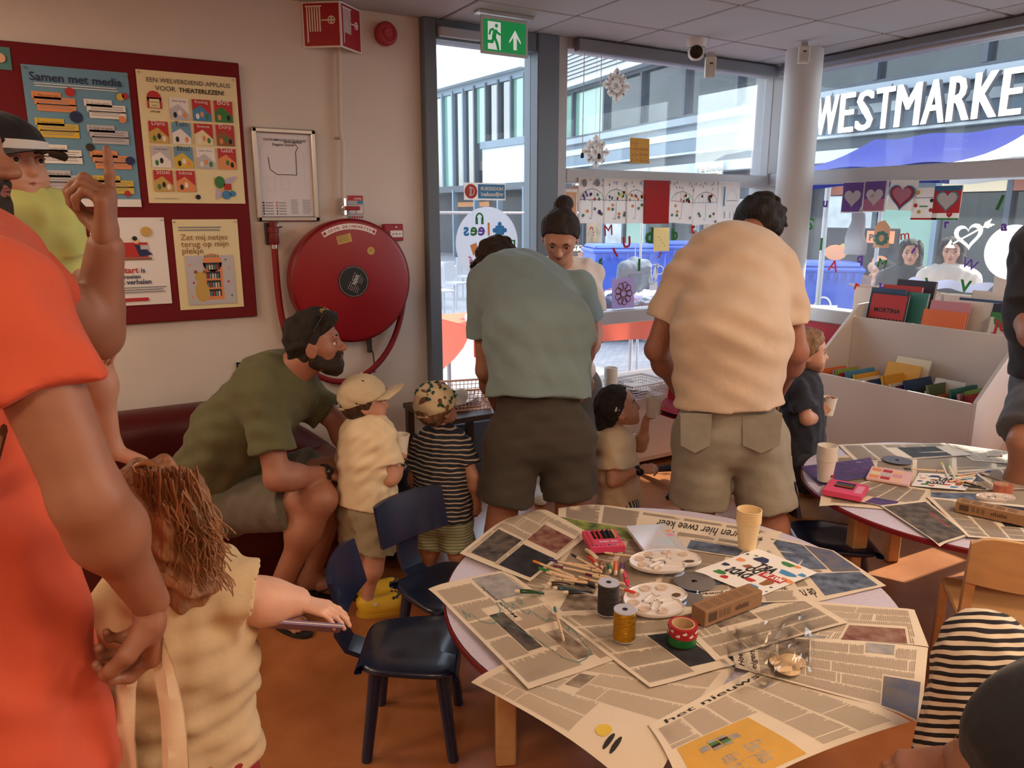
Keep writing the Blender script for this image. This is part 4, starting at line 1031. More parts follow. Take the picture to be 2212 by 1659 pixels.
def sdf_mesh(prims, h, wrinkle=None, inflate=0.0, open_cuts=False, region=None, gcuts=()):
    los, his = zip(*[_bb(p) for p in prims if not p['sub']])
    lo = np.min(los, 0) - 4 * h - inflate; hi = np.max(his, 0) + 4 * h + inflate
    if region is not None: lo = np.maximum(lo, region[0]); hi = np.minimum(hi, region[1])
    n = np.ceil((hi - lo) / h).astype(int) + 1
    f = np.full(n, 1.0, np.float32)
    axs = [lo[i] + h * np.arange(n[i]) for i in range(3)]
    for p in prims:
        b0, b1 = _bb(p); m = p['k'] + 4 * h + inflate
        i0 = np.clip(np.floor((b0 - m - lo) / h).astype(int), 0, n); i1 = np.clip(np.ceil((b1 + m - lo) / h).astype(int) + 1, 0, n)
        if (i1 <= i0).any(): continue
        sl = tuple(slice(i0[q], i1[q]) for q in range(3))
        X, Y, Z = np.meshgrid(axs[0][sl[0]], axs[1][sl[1]], axs[2][sl[2]], indexing='ij', sparse=True)
        d = _ev(p, X, Y, Z) - inflate
        g = f[sl]; k = p['k']
        if p['sub']:
            d = -d; hh = np.maximum(k - np.abs(d - g), 0) / k; f[sl] = np.maximum(g, d) + hh * hh * k * .25
        else:
            hh = np.maximum(k - np.abs(d - g), 0) / k; f[sl] = np.minimum(g, d) - hh * hh * k * .25
    if wrinkle or gcuts:
        X, Y, Z = np.meshgrid(*axs, indexing='ij', sparse=True)
        if wrinkle: f = f + wrinkle(X, Y, Z).astype(np.float32)
        for (pt, nn) in gcuts:
            nn = nrm(nn); f = np.maximum(f, ((X - pt[0]) * nn[0] + (Y - pt[1]) * nn[1] + (Z - pt[2]) * nn[2]).astype(np.float32))
    s = f < 0
    cs = [s[c[0]:n[0] - 1 + c[0], c[1]:n[1] - 1 + c[1], c[2]:n[2] - 1 + c[2]] for c in _C8]
    cnt = sum(c.astype(np.int8) for c in cs)
    mask = (cnt > 0) & (cnt < 8)
    idx = np.argwhere(mask)
    fv = [f[idx[:, 0] + c[0], idx[:, 1] + c[1], idx[:, 2] + c[2]] for c in _C8]
    acc = np.zeros((len(idx), 3)); num = np.zeros(len(idx))
    for a, b in _E12:
        va, vb = fv[a], fv[b]
        cr = (va < 0) != (vb < 0)
        t = np.where(cr, va / np.where(cr, va - vb, 1), 0)
        pa, pb = np.array(_C8[a]), np.array(_C8[b])
        acc += np.where(cr[:, None], pa + t[:, None] * (pb - pa), 0); num += cr
    V = lo + h * (idx + acc / num[:, None])
    vid = np.full(mask.shape, -1, np.int64); vid[mask] = np.arange(len(idx))
    Q = []
    for ax_ in range(3):
        o1, o2 = (ax_ + 1) % 3, (ax_ + 2) % 3
        sl0 = [slice(None)] * 3; sl1 = [slice(None)] * 3
        sl0[ax_] = slice(0, n[ax_] - 1); sl1[ax_] = slice(1, n[ax_])
        for q in (o1, o2): sl0[q] = slice(1, n[q] - 1); sl1[q] = slice(1, n[q] - 1)
        a, b = s[tuple(sl0)], s[tuple(sl1)]
        e = np.argwhere(a != b)
        if not len(e): continue
        inside = a[e[:, 0], e[:, 1], e[:, 2]]
        base = e.copy(); base[:, o1] += 1; base[:, o2] += 1
        def cell(d1, d2):
            c = base.copy(); c[:, o1] += d1 - 1; c[:, o2] += d2 - 1
            return vid[c[:, 0], c[:, 1], c[:, 2]]
        q = np.stack([cell(0, 0), cell(1, 0), cell(1, 1), cell(0, 1)], 1)
        q[~inside] = q[~inside][:, ::-1]
        Q.append(q)
    Q = np.concatenate(Q)
    Q = Q[(Q >= 0).all(1)]
    if open_cuts:
        kill = np.zeros(len(Q), bool)
        for p in prims:
            for (pt, nn) in p['cuts']:
                nn = nrm(nn)
                d = np.abs((V - np.array(pt)) @ nn) < .45 * h
                if p['t'] == 'c': near = np.linalg.norm(V - np.array(pt), axis=1) < max(p['ra'], p['rb']) * (p['flat'][1] if p['flat'] else 1) * 1.6 + .03
                else: near = np.ones(len(V), bool)
                kill |= (d & near)[Q].all(1)
        Q = Q[~kill]
    return V, Q
def wrk(amp, seed=0, scale=1.0, dirs=None):
    r = np.random.RandomState(seed)
    ws = []
    for i in range(7):
        d = nrm(r.randn(3) if dirs is None else np.array(dirs[i % len(dirs)]) + .35 * r.randn(3))
        lam = scale * r.uniform(.05, .14)
        ws.append((d * 2 * PI / lam, r.uniform(0, 6.28), amp * r.uniform(.3, .8)))
    def fn(X, Y, Z):
        o = 0
        for kv, ph, a in ws: o = o + a * np.sin(kv[0] * X + kv[1] * Y + kv[2] * Z + ph + 1.1 * np.sin(9 * X / scale + 7 * Y / scale + 11 * Z / scale + ph))
        return o * .5
    return fn
def vmesh(VQ, mb=None, mi=0):
    mb = mb or MB()
    V, Q = VQ
    mb.add(V, Q.tolist(), mi)
    return mb
def basis(fwd, up):
    """rows: right, forward, up"""
    u = nrm(up); f = nrm(np.array(fwd) - u * np.dot(fwd, u)); return np.array([np.cross(f, u), f, u])

SKIN = dict(fair=(200, 148, 124), tan=(164, 112, 90), pale=(222, 172, 146), olive=(154, 104, 80), deep=(150, 92, 66))
def skin_mat(k): return M('skin_' + k, SKIN[k], .5, var=.05, scale=25, sss=.12, bump=.06, bscale=220)

def hand_prims(wrist, d, pn, s=1.0, curl=(.5, .5, .5, .5), thumb=.6, side=1, spread=.08, tcurl=.4):
    """d: direction of the fingers, pn: palm normal (palm side), side: +1 when the thumb lies at d x pn"""
    d = nrm(d); pn = nrm(np.array(pn) - d * np.dot(pn, d)); x = np.cross(d, pn) * side
    L = .098 * s
    W = np.array(wrist, float)
    P = [cone(W, W + d * .03 * s, .026 * s, .028 * s, .015, (pn, .8))]
    offs = [.030, .010, -.010, -.028]; ln = [(.040, .026, .020), (.045, .029, .022), (.042, .027, .021), (.032, .021, .018)]; rad = [.0098, .0102, .0096, .0085]
    for i in range(4):
        b0 = W + d * .02 * s + x * offs[i] * .6 * s
        b1 = W + d * (L - (.006 if i in (0, 2) else 0) * s - (.014 * s if i == 3 else 0)) + x * offs[i] * s
        P.append(cone(b0, b1, .017 * s, .0145 * s, .012 * s, (pn, .85)))
        p, a = b1, 0.0
        dirx = nrm(d + x * spread * (1.2 - .8 * i))
        for j in range(3):
            a += curl[i] * (.9, 1.1, .7)[j]
            v = dirx * math.cos(a) + pn * math.sin(a)
            q = p + v * ln[i][j] * s
            r0 = rad[i] * s * (1 - .1 * j); P.append(cone(p, q, r0, r0 * .9, .006 * s))
            p = q
    t0 = W + d * .025 * s + x * .022 * s + pn * .008 * s
    v = nrm(d * .55 + x * (.85 - thumb * .6) + pn * (.35 + thumb * .5)); t1 = t0 + v * .045 * s
    P.append(cone(t0, t1, .019 * s, .0135 * s, .016 * s))
    v2 = nrm(d * .85 + x * (.25 - tcurl * .6) + pn * (.25 + tcurl * .5)); t2 = t1 + v2 * .033 * s; P.append(cone(t1, t2, .0125 * s, .0108 * s, .006 * s))
    v3 = nrm(d * .9 + x * (-.1 - tcurl * .6) + pn * .25); P.append(cone(t2, t2 + v3 * .024 * s, .0108 * s, .0088 * s, .006 * s))
    return P
def head_prims(c, R, s, kid=False, ears=True, mouth=0.0, bald=True):
    """c centre of the head, R rows right/forward/up, s head height (chin to crown)"""
    T = lambda x, y, z: np.array(c) + s * (np.array([x, y, z]) @ R)
    E = lambda p, r, k=.05, **kw: ell(T(*p), [q * s for q in r], R, k * s, **kw)
    C = lambda a, b, ra, rb, k=.05, **kw: cone(T(*a), T(*b), ra * s, rb * s, k * s, **kw)
    P = [E((0, -.07, .13), (.345, .42, .375)), E((0, .10, -.10), (.27, .26, .33), .12)]
    if kid:
        P = [E((0, -.06, .11), (.38, .43, .40)), E((0, .12, -.13), (.29, .25, .28), .12)]
        for x in (-1, 1): P.append(E((x * .15, .25, -.20), (.12, .10, .11), .1))
        P.append(C((0, .27, -.36), (0, .25, -.34), .085, .09, .14)); P.append(C((0, .37, -.01), (0, .41, -.11), .03, .045, .06))
    else:
        for x in (-1, 1): P.append(C((x * .17, .02, -.27), (x * .06, .23, -.385), .085, .075, .12)); P.append(E((x * .17, .20, -.07), (.09, .09, .07), .1))
        P.append(C((0, .25, -.40), (0, .24, -.38), .07, .08, .1))
        P.append(C((0, .345, .07), (0, .45, -.10), .028, .045, .05)); 
        for x in (-1, 1): P.append(E((x * .045, .40, -.115), (.04, .045, .035), .04))
        P.append(C((-.17, .315, .115), (.17, .315, .115), .045, .045, .07))
    for x in (-1, 1):
        P.append(E((x * .145, .385, .02), (.085, .06, .055), .06, sub=True))
        if ears: P.append(E((x * .345, -.03, -.05), (.04, .09, .125), .03)); P.append(E((x * .385, .0, -.05), (.025, .045, .07), .03, sub=True))
    lz = -.225 if not kid else -.235
    P.append(E((0, .345 if not kid else .335, lz + .022), (.095, .045, .022), .03)); P.append(E((0, .34 if not kid else .33, lz - .028 - mouth * .5), (.08, .045, .026), .03))
    P.append(E((0, .40, lz - .002 - mouth * .25), (.085, .05, .008 + mouth * .4), .015, sub=True))
    return P, T
def eyes(root, T, R, s, iris=(70, 50, 34), kid=False, sink=.300):
    for x in (-1, 1):
        mb = MB(); c = T(x * .145, sink, .02); r = .050 * s
        V = []; prof = [(r * math.sin(a), r * math.cos(a)) for a in np.linspace(0, PI, 9)]
        mb.lathe(prof, 14, c, ax=R[1]); put('eye', mb, M('eye_white', (226, 218, 212), .2), root, 60)
        mb = MB(); mb.lathe([(.030 * s, .041 * s), (.016 * s, .0495 * s), (0, .0515 * s)], 12, c, ax=R[1]); put('iris', mb, M('iris_%d' % iris[0], iris, .15), root, 60)
        mb = MB(); a = T(x * .205, sink + .02, .045); b_ = T(x * .145, sink + .044, .058); d_ = T(x * .085, sink + .032, .045); mb.tube([a, b_, d_], .014 * s, 6); put('upper_eyelid', mb, M('lid_skin', (150, 100, 80), .6), root, 60)

def person(label, loc, parts, cat='person'):
    return thing('person', label, cat, tuple(loc))
def limb_body(J, s, skin_k, kid=False, fat=1.0, legs=True, feet=True, arms=('l', 'r'), hands=None, head=None, hands_mb=True):
    """prims of the trunk and limbs; J holds joints as points"""
    f = fat
    lat = nrm(J['sr'] - J['sl'])
    P = []
    up_ = J['nk'] - J['pl']
    md = J.get('md', (J['nk'] + J['pl']) / 2)
    P += [cone(J['sl'], J['sr'], .05 * s, .05 * s, .05 * s), cone(J['nk'] + (md - J['nk']) * .25, md, .115 * s * f, .11 * s * f, .06 * s, (lat, 1.3)), cone(md, J['pl'], .11 * s * f, .12 * s * f, .06 * s, (lat, 1.25))]
    P.append(cone(J['hl'], J['hr'], .095 * s * f, .095 * s * f, .05 * s))
    if 'hd' in J: P.append(cone(J['nk'], J['hd'], .056 * s * (1.0 if kid else 1.05), .05 * s * (1.1 if kid else 1.05), .04 * s))
    for q in arms:
        P += [cone(J['s' + q], J['e' + q], .052 * s * f, .042 * s * f, .03 * s), cone(J['e' + q], J['w' + q], .043 * s * f, .027 * s * f, .02 * s), ell(J['e' + q] + (J['w' + q] - J['e' + q]) * .28, [.046 * s * f] * 3, None, .04 * s)]
    if legs:
        for q in 'lr':
            P += [cone(J['h' + q], J['k' + q], .09 * s * f, .056 * s * f, .04 * s), cone(J['k' + q], J['a' + q], .055 * s * f, .036 * s * f, .03 * s)]
            cb = J['k' + q] + (J['a' + q] - J['k' + q]) * .3
            P.append(ell(cb + J.get('calf', np.zeros(3)) * .018 * s, [.058 * s * f] * 3, None, .06 * s))
            if feet and ('t' + q) in J: P += [cone(J['a' + q] + A3(0, 0, -.03 * s), J['t' + q], .036 * s, .028 * s, .03 * s), cone(J['a' + q], J['a' + q] + A3(0, 0, -.045 * s) - nrm(J['t' + q] - J['a' + q]) * .03 * s, .036 * s, .034 * s, .03 * s)]
    return P
def tee_prims(J, s, fat=1.0, sleeve=.55, loose=.018, hem=None, flare=1.0, arms=('l', 'r'), sl_r=.07):
    lat = nrm(J['sr'] - J['sl']); f = fat; md = J.get('md', (J['nk'] + J['pl']) / 2)
    P = []
    P += [cone(J['sl'], J['sr'], .058 * s, .058 * s, .06 * s), cone(J['nk'] + (md - J['nk']) * .22, md, .12 * s * f + loose, .12 * s * f + loose, .07 * s, (lat, 1.32))]
    bot = J['pl'] if hem is None else hem
    dn = nrm(bot - md)
    P.append(cone(md, bot + dn * .06, .118 * s * f + loose, (.128 * s * f + loose) * flare, .07 * s, (lat, 1.27), [(bot, dn)]))
    P[-2]['cuts'] = []
    for q in arms:
        a, b = J['s' + q], J['e' + q]
        e = a + (b - a) * sleeve
        P.append(cone(a, a + (b - a) * (sleeve + .25), .066 * s, sl_r * s + loose * .8, .035 * s, None, [(e, b - a)]))
    return P
def shorts_prims(J, s, fat=1.0, ln=.75, loose=.02, top=None, rk=.085):
    P = []
    f = fat
    lat = nrm(J['hr'] - J['hl'])
    upd = nrm(J.get('md', J['nk']) - J['pl'])
    tp = J['pl'] + upd * .12 * s if top is None else top
    P += [cone(J['hl'], J['hr'], .105 * s * f + loose * .6, .105 * s * f + loose * .6, .06 * s), cone(J['pl'], tp + upd * .05, .122 * s * f + loose * .3, .118 * s * f + loose * .3, .06 * s, (lat, 1.22), [(tp, upd)])]
    for q in 'lr':
        a, b = J['h' + q], J['k' + q]; e = a + (b - a) * ln
        P.append(cone(a, a + (b - a) * (ln + .2), .094 * s * f + loose * .5, rk * s * f + loose * .8, .022 * s, None, [(e, b - a)]))
    return P
def cloth(name, prims, h, mat_, root, amp=.004, seed=1, dirs=None, opn=False, scale=1.0, gcuts=()):
    V, Q = sdf_mesh(prims, h, wrk(amp, seed, scale, dirs) if amp else None, open_cuts=opn, gcuts=gcuts)
    return put(name, vmesh((V, Q)), mat_, root, 179)
def fabric(name, col, var=.05, rough=.9, bump=.45):
    return M(name, col, rough, var=var, scale=7, bump=bump, bscale=15, sheen=.1)
def hair_mat(name, col): return M(name, col, .78, var=.45, scale=60, bump=1.0, bscale=130, stretch=(1, 1, .35))
def hairy(amp, f=140, seed=0):
    r = np.random.RandomState(seed); ks = [(nrm(r.randn(3)) * f * r.uniform(.5, 1.5), r.uniform(0, 6.28)) for _ in range(8)]
    def fn(X, Y, Z):
        o = 0
        for kv, ph in ks: o = o + np.sin(kv[0] * X + kv[1] * Y + kv[2] * Z + ph + 1.5 * np.sin(23 * Z + 17 * X + ph))
        return amp * o / 3
    return fn
m_news = M('newsprint', (222, 206, 184), .85, var=.03, scale=8)
m_ink = M('news_ink', (158, 142, 126), .9)
m_inkd = M('news_ink_dark', (46, 42, 42), .9)
def photo_mat(i, c1, c2): return M('news_photo_%d' % i, c1, .7, col2=c2, scale=26, var=.2, detail=6)
PH = [photo_mat(0, (40, 38, 42), (116, 104, 92)), photo_mat(1, (70, 84, 50), (150, 160, 70)), photo_mat(2, (52, 56, 70), (120, 134, 160)), photo_mat(3, (96, 70, 56), (176, 160, 140)), photo_mat(4, (86, 100, 140), (120, 110, 104)), photo_mat(5, (120, 36, 40), (160, 130, 110)), photo_mat(6, (226, 176, 84), (214, 164, 72)), photo_mat(7, (28, 28, 34), (52, 50, 56)), photo_mat(8, (150, 146, 146), (176, 172, 170)), photo_mat(9, (60, 70, 120), (110, 70, 130))]
def hz(x, y, T_, lay):
    d = math.hypot(x - T_[0], y - T_[1]) - TR
    z = TZ + .0012 + lay * .0018 + .0009 * (1 + math.sin(11 * x + 5 * y) * math.cos(9 * y - 4 * x))
    if d > 0: z -= (3.0 * d * d if d < .1 else .03 + .6 * (d - .1)) - .0 * d
    elif d > -.05: pass
    return z
def sheet(T_, lay, quad, label, photos=(), cols=5, vert=False, heads=(), seed=0, zq=None, tone=None, skip=(), extra=None, group='newspaper sheets'):
    C = [az(*q, TZ + .002)[:2] for q in quad]
    def xy(u, v):
        return (C[3] * (1 - u) + C[2] * u) * (1 - v) + (C[0] * (1 - u) + C[1] * u) * v
    r_ = random.Random(seed)
    def pt(u, v, dz=0.0):
        p = xy(u, v); lift = 0
        e = max(0, .07 - min(u, 1 - u, v, 1 - v)) / .07
        return (p[0], p[1], hz(p[0], p[1], T_, lay) + dz + .0016 * e * (1 + math.sin(seed + 5 * u + 3 * v)))
    t = thing('newspaper', label, 'newspaper', (*xy(.5, .5), TZ), group=group)
    mb = MB(); mb.grid(lambda u, v: pt(u, v), 18, 14); mb.grid(lambda u, v: pt(u, v, -.0005), 18, 14); put('sheet', mb, tone or m_news, t, 70)
    w_ = np.linalg.norm(C[1] - C[0]); h_ = np.linalg.norm(C[0] - C[3])
    mb = MB()
    def q(u0, v0, u1, v1, mi, nn=1, mm=1, dz=.0007): mb.grid(lambda a, b_: pt(u0 + (u1 - u0) * a, v0 + (v1 - v0) * b_, dz), nn, mm, mi)
    def blocked(u, v): return any(a - .01 < u < c + .01 and b_ - .01 < v < d_ + .01 for a, b_, c, d_ in [p[:4] for p in photos] + [x[:4] for x in heads] + list(skip))
    n = int((w_ if vert else h_) / .0042)
    for c in range(cols):
        a0, a1 = .04 + c * .92 / cols, .04 + (c + 1) * .92 / cols - .018
        for i in range(n):
            b0 = .05 + .9 * i / n; b1 = b0 + .9 / n * .5
            mid = (a0 + a1) / 2
            if r_.random() < .02: continue
            for s0, s1 in ((a0, mid), (mid, a1)):
                e = s1 - (.3 * (s1 - s0) * r_.random() if s1 == a1 and r_.random() < .3 else 0)
                uu, vv = ((b0 + b1) / 2, (s0 + s1) / 2) if vert else ((s0 + s1) / 2, (b0 + b1) / 2)
                if blocked(uu, vv) or blocked(*( (uu, s0) if vert else (s0, vv))) or blocked(*((uu, s1) if vert else (s1, vv))): continue
                if vert: q(b0, s0, b1, e, 0)
                else: q(s0, b0, e, b1, 0)
    for k, (a, b_, c, d_, pm) in enumerate(photos): q(a, b_, c, d_, 2 + pm, 6, 5)
    for hd in heads:
        a, b_, c, d_, tx = hd[:5]; flip = hd[5] if len(hd) > 5 else 0
        V, F, wd = font_mesh(tx, .01, 0)
        mi = hd[6] if len(hd) > 6 else 1
        for v in (1,):
            W = []
            for x, y, _ in V:
                s_, t_ = x / wd, (y + .2) / 1.0
                if flip == 0: U, Vv = a + (c - a) * s_, b_ + (d_ - b_) * t_
                elif flip == 1: U, Vv = c - (c - a) * s_, d_ - (d_ - b_) * t_
                elif flip == 2: U, Vv = a + (c - a) * (1 - t_), b_ + (d_ - b_) * s_
                else: U, Vv = a + (c - a) * t_, d_ - (d_ - b_) * s_
                W.append(pt(U, Vv, .0008))
            mb.add(W, F, mi)
    if extra: extra(mb, pt)
    put('print', mb, [m_ink, m_inkd] + PH + [PR['teal'], PR['yellow'], PR['green'], PR['red'], PR['blue']], t)
    return t
def scribble(mb, pt):
    rr_ = random.Random(2); pts = [(.07, .62), (.10, .70), (.11, .62), (.14, .66), (.17, .56), (.25, .52), (.30, .53), (.31, .58), (.34, .50), (.38, .58), (.46, .62), (.50, .70), (.55, .62), (.58, .72), (.6, .6), (.64, .66), (.66, .52), (.72, .55), (.75, .42), (.80, .44), (.86, .40), (.84, .30), (.90, .34), (.86, .24), (.80, .10), (.70, .07), (.60, .06), (.52, .12), (.48, .3), (.42, .42), (.36, .5)]
    P_ = []
    for (a, b_), (c, d_) in zip(pts[:-1], pts[1:]):
        for k in range(3): u = k / 3; P_.append((a + (c - a) * u, b_ + (d_ - b_) * u))
    for (a, b_), (c, d_) in zip(P_[:-1], P_[1:]):
        l_ = math.hypot(c - a, d_ - b_) or 1; nx, ny = -(d_ - b_) / l_ * .0035, (c - a) / l_ * .0035
        mb.add([pt(a + nx, b_ + ny, .0012), pt(a - nx, b_ - ny, .0012), pt(c - nx, d_ - ny, .0012), pt(c + nx, d_ + ny, .0012)], [(0, 1, 2, 3)], 12)
    for k in range(5): mb.add([pt(.70 + .012 * k, .62, .0012), pt(.704 + .012 * k, .62, .0012), pt(.724 + .012 * k, .70, .0012), pt(.72 + .012 * k, .70, .0012)], [(0, 1, 2, 3)], 12)
def puzzle(mb, pt):
    for i in range(4):
        for j in range(4):
            if (i in (0, 3)) and (j in (0, 3)): continue
            u, v = .50 + .030 * i, .15 + .055 * j
            c = [pt(u, v, .0014), pt(u + .027, v, .0014), pt(u + .027, v + .048, .0014), pt(u, v + .048, .0014)]
            mb.add(c, [(0, 1, 2, 3)], 1 if (i + j) % 3 == 0 else (14 if (i * j) % 3 == 1 else 10))
def cartoon(mb, pt):
    mb.add([pt(.70 + .035 * math.cos(a), .17 + .05 * math.sin(a), .0014) for a in np.linspace(0, 6.28, 16)[:-1]], [tuple(range(15))], 13)
    for u in (.75, .785): mb.add([pt(u + .012 * math.cos(a), .12 + .06 * math.sin(a), .0014) for a in np.linspace(0, 6.28, 12)[:-1]], [tuple(range(11))], 1)
sheet(TA, 0, [(1150, 1110), (1740, 1200), (1620, 1420), (1010, 1340)], 'newspaper sheet lying in the middle beneath pens and palettes on the near table', [(.3, .1, .45, .3, 3)], 5, seed=1, heads=[(.62, .2, .9, .3, 'Soft power', 1)])
sheet(TA, 1, [(1207, 1077), (1690, 1150), (1640, 1215), (1205, 1142)], 'newspaper along the far edge of the near table with a green photo strip', [(.0, .02, .6, .34, 1), (.66, .03, .9, .3, 2)], 5, seed=2, heads=[(.48, .5, .95, .86, 'zijn duren hier twee keer', 1)])
sheet(TA, 1, [(1590, 1145), (1800, 1190), (1914, 1268), (1680, 1320)], 'newspaper with blue street photos at the far right of the near table', [(.35, .45, .68, .96, 2), (.70, .40, .97, .97, 4), (.45, .05, .95, .38, 2)], 4, seed=3, heads=[(.05, .03, .4, .2, 'de roverheid', 1)])
sheet(TA, 2, [(1700, 1300), (1975, 1318), (2006, 1400), (1560, 1372)], 'newspaper with a colour illustration hanging over the right side of the near table', [(.58, .02, .9, .42, 5), (.30, .02, .5, .1, 8)], 5, True, seed=4)
sheet(TA, 2, [(1130, 1420), (1590, 1446), (1400, 1690), (1018, 1470)], 'newspaper with a yellow cartoon sun hanging off the near left of the table', [(.36, .50, .44, .72, 3)], 5, True, seed=5, extra=cartoon, skip=[(.6, .02, .98, .34)])
sheet(TA, 3, [(1640, 1446), (1968, 1556), (1500, 1720), (1400, 1572)], 'newspaper with a gold puzzle advert Eén plus één is vijf at the front', [(.42, .06, .97, .50, 6)], 5, True, seed=6, heads=[(.68, .30, .90, .42, 'Eén plus', 0, 10), (.70, .18, .92, .30, 'één is vijf', 0, 10), (.03, .1, .10, .9, 'het nieuws', 2)], extra=puzzle)
sheet(TA, 4, [(1570, 1370), (2004, 1405), (1990, 1556), (1588, 1450)], 'newspaper with a cycling photo and blue portrait at the right front of the near table', [(.26, .42, .42, .96, 3), (.80, .02, .98, .46, 4), (.70, .82, .84, .98, 12 - 4)], 5, True, seed=7, heads=[(.02, .1, .07, .8, 'Hoe wint', 2), (.09, .1, .14, .8, 'eigenlijk', 2)])
sheet(TA, 4, [(925, 1272), (1095, 1238), (1345, 1425), (1142, 1497)], 'newspaper scribbled with teal marker at the left of the near table', [(.30, .24, .46, .60, 0), (.62, .08, .80, .34, 3), (.52, .72, .92, .98, 8)], 5, True, seed=8, heads=[(.50, .52, .56, .88, 'Mooie ronde', 2)], extra=scribble)
sheet(TA, 5, [(1133, 1083), (1275, 1158), (1145, 1264), (993, 1202)], 'newspaper with a football crowd photo at the far left corner of the near table', [(.50, .50, .92, .80, 5), (.10, .06, .46, .46, 0), (.52, .05, .96, .42, 7)], 5, True, seed=9)
sheet(TA, 5, [(1190, 1330), (1420, 1318), (1592, 1444), (1404, 1492)], 'newspaper with a dark photo of a red-clothed dancer at the centre front', [(.56, .10, .88, .56, 7)], 5, True, seed=10)
sheet(TA, 6, [(1440, 1330), (1690, 1265), (1832, 1354), (1545, 1436)], 'newspaper with three grey photos next to the brown box', [(.06, .60, .20, .86, 5), (.22, .48, .52, .92, 3), (.54, .66, .86, .96, 2)], 5, True, seed=11)
sheet(TA, 7, [(1500, 1262), (1700, 1240), (1738, 1308), (1500, 1318)], 'folded newspaper page under the flyer on the near table', [(.0, .72, .5, .97, 2)], 3, seed=12, heads=[(.5, .35, .9, .5, 'Wat is er van het', 1), (.06, .35, .42, .5, 'soft power', 1)])
sheet(TB, 0, [(1790, 985), (2330, 965), (2400, 1140), (1770, 1090)], 'newspaper covering the middle of the far table', [(.4, .1, .6, .3, 2)], 6, seed=21)
sheet(TB, 1, [(1810, 962), (2040, 958), (2100, 985), (1850, 1000)], 'newspaper with a dark crowd photo at the far edge of the far table', [(.5, .1, .85, .75, 7)], 5, seed=22)
sheet(TB, 1, [(2045, 960), (2250, 985), (2230, 1010), (2100, 995)], 'newspaper at the far right of the far table', [], 5, seed=23)
sheet(TB, 1, [(1730, 1010), (1880, 990), (1900, 1030), (1770, 1050)], 'glossy purple page headed Led over at the left of the far table', [(0, 0, 1, 1, 9)], 0, seed=24, heads=[(.02, .5, .24, .7, 'LED OVER', 0, 0), (.02, .3, .24, .5, 'BIKTOP', 0, 0)])
sheet(TB, 2, [(1880, 1040), (2010, 1060), (1980, 1110), (1775, 1072)], 'newspaper with a purple portrait at the near left of the far table', [(.45, .02, .75, .3, 9)], 4, seed=25)
sheet(TB, 3, [(1900, 1095), (2000, 1085), (2092, 1160), (2030, 1182)], 'magazine with a €10 sticker hanging off the far table', [(.04, .04, .96, .96, 0)], 0, True, seed=26, heads=[(.74, .2, .86, .8, '€10', 1, 15)])
sheet(TB, 3, [(2000, 1075), (2290, 1105), (2330, 1180), (2090, 1165)], 'newspaper with a food photo at the near edge of the far table', [(.45, .35, .95, .95, 7), (.7, .05, .9, .3, 2)], 5, seed=27)
sheet(TB, 2, [(2060, 1020), (2200, 1010), (2230, 1060), (2070, 1060)], 'newspaper page under the tape reel on the far table', [(.05, .4, .4, .9, 2)], 4, seed=28)

def onT(px, py, h=.0, lay=8): return az(px, py, TZ + .0035 + lay * .0018 + h)
def box_frame(c, d_): d_ = nrm(A3(d_[0], d_[1], 0)); return d_, A3(-d_[1], d_[0], 0)
def quadbox(name, label, cat, px4, hgt, mat_, lay=8, group=None):
    """a flat box whose top corners are seen at px4 (TL, TR, BR, BL)"""
    C = [onT(*p, hgt, lay) for p in px4]
    c = sum(C) / 4; u = nrm(((C[1] - C[0]) + (C[2] - C[3])) * A3(1, 1, 0)); v = A3(-u[1], u[0], 0)
    w_ = (np.linalg.norm(C[1] - C[0]) + np.linalg.norm(C[2] - C[3])) / 2; l_ = (abs(np.dot(C[0] - C[3], v)) + abs(np.dot(C[1] - C[2], v))) / 2
    z0 = TZ + .0035 + lay * .0018
    t = thing(name, label, cat, (c[0], c[1], z0), group=group)
    mb = MB().frame((c[0], c[1], z0), u, v, (0, 0, 1)); mb.box((-w_ / 2, -l_ / 2, 0), (w_ / 2, l_ / 2, hgt), bev=.0012); put('body', mb, mat_, t)
    return t, (lambda dz=0.0: MB().frame((c[0], c[1], z0 + hgt + dz), u, v, (0, 0, 1))), w_, l_
t, fr, w_, l_ = quadbox('pen_box', 'pink box of gel pens with a window on the near table', 'box', [(1258, 1146), (1332, 1143), (1347, 1178), (1275, 1183)], .022, M('pink_card', (218, 70, 112), .5))
mb = fr(.0004); mb.rect(-w_ * .28, -l_ * .05, w_ * .42, l_ * .42, 0, pc('black')); mb.text('GEL PENS', w_ * .35, -l_ * .18, .014, pc('white'), .0004, .02, rot=PI); mb.rect(-w_ * .45, -l_ * .4, -w_ * .36, l_ * .42, .0004, pc('red'))
for k, c in enumerate(('dark', 'navy', 'red', 'red', 'navy', 'blue', 'yellow', 'orange')): mb.disc(-w_ * .43 + w_ * .122 * k, -l_ * .42, .004, .0004, pc(c), 8)
put('box_print', mb, PM, t)
for k, c in enumerate(('red', 'red', 'black', 'black', 'gold')):
    mb = fr(.0035); mb.tube([(-w_ * .2 + k * w_ * .14, -l_ * .04, 0), (-w_ * .2 + k * w_ * .14, l_ * .40, 0)], .0038, 8); put('pen', mb, PR[c], t, 50)
t, fr, w_, l_ = quadbox('pen_box', 'pink pencil box with a window at the left of the far table', 'box', [(1800, 1033), (1876, 1050), (1862, 1072), (1772, 1058)], .022, M('pink_card'), 4)
mb = fr(.0004); mb.rect(-w_ * .3, -l_ * .1, w_ * .2, l_ * .38, 0, pc('black')); mb.rect(w_ * .26, -l_ * .3, w_ * .45, l_ * .3, 0, pc('pink')); put('box_print', mb, PM, t)
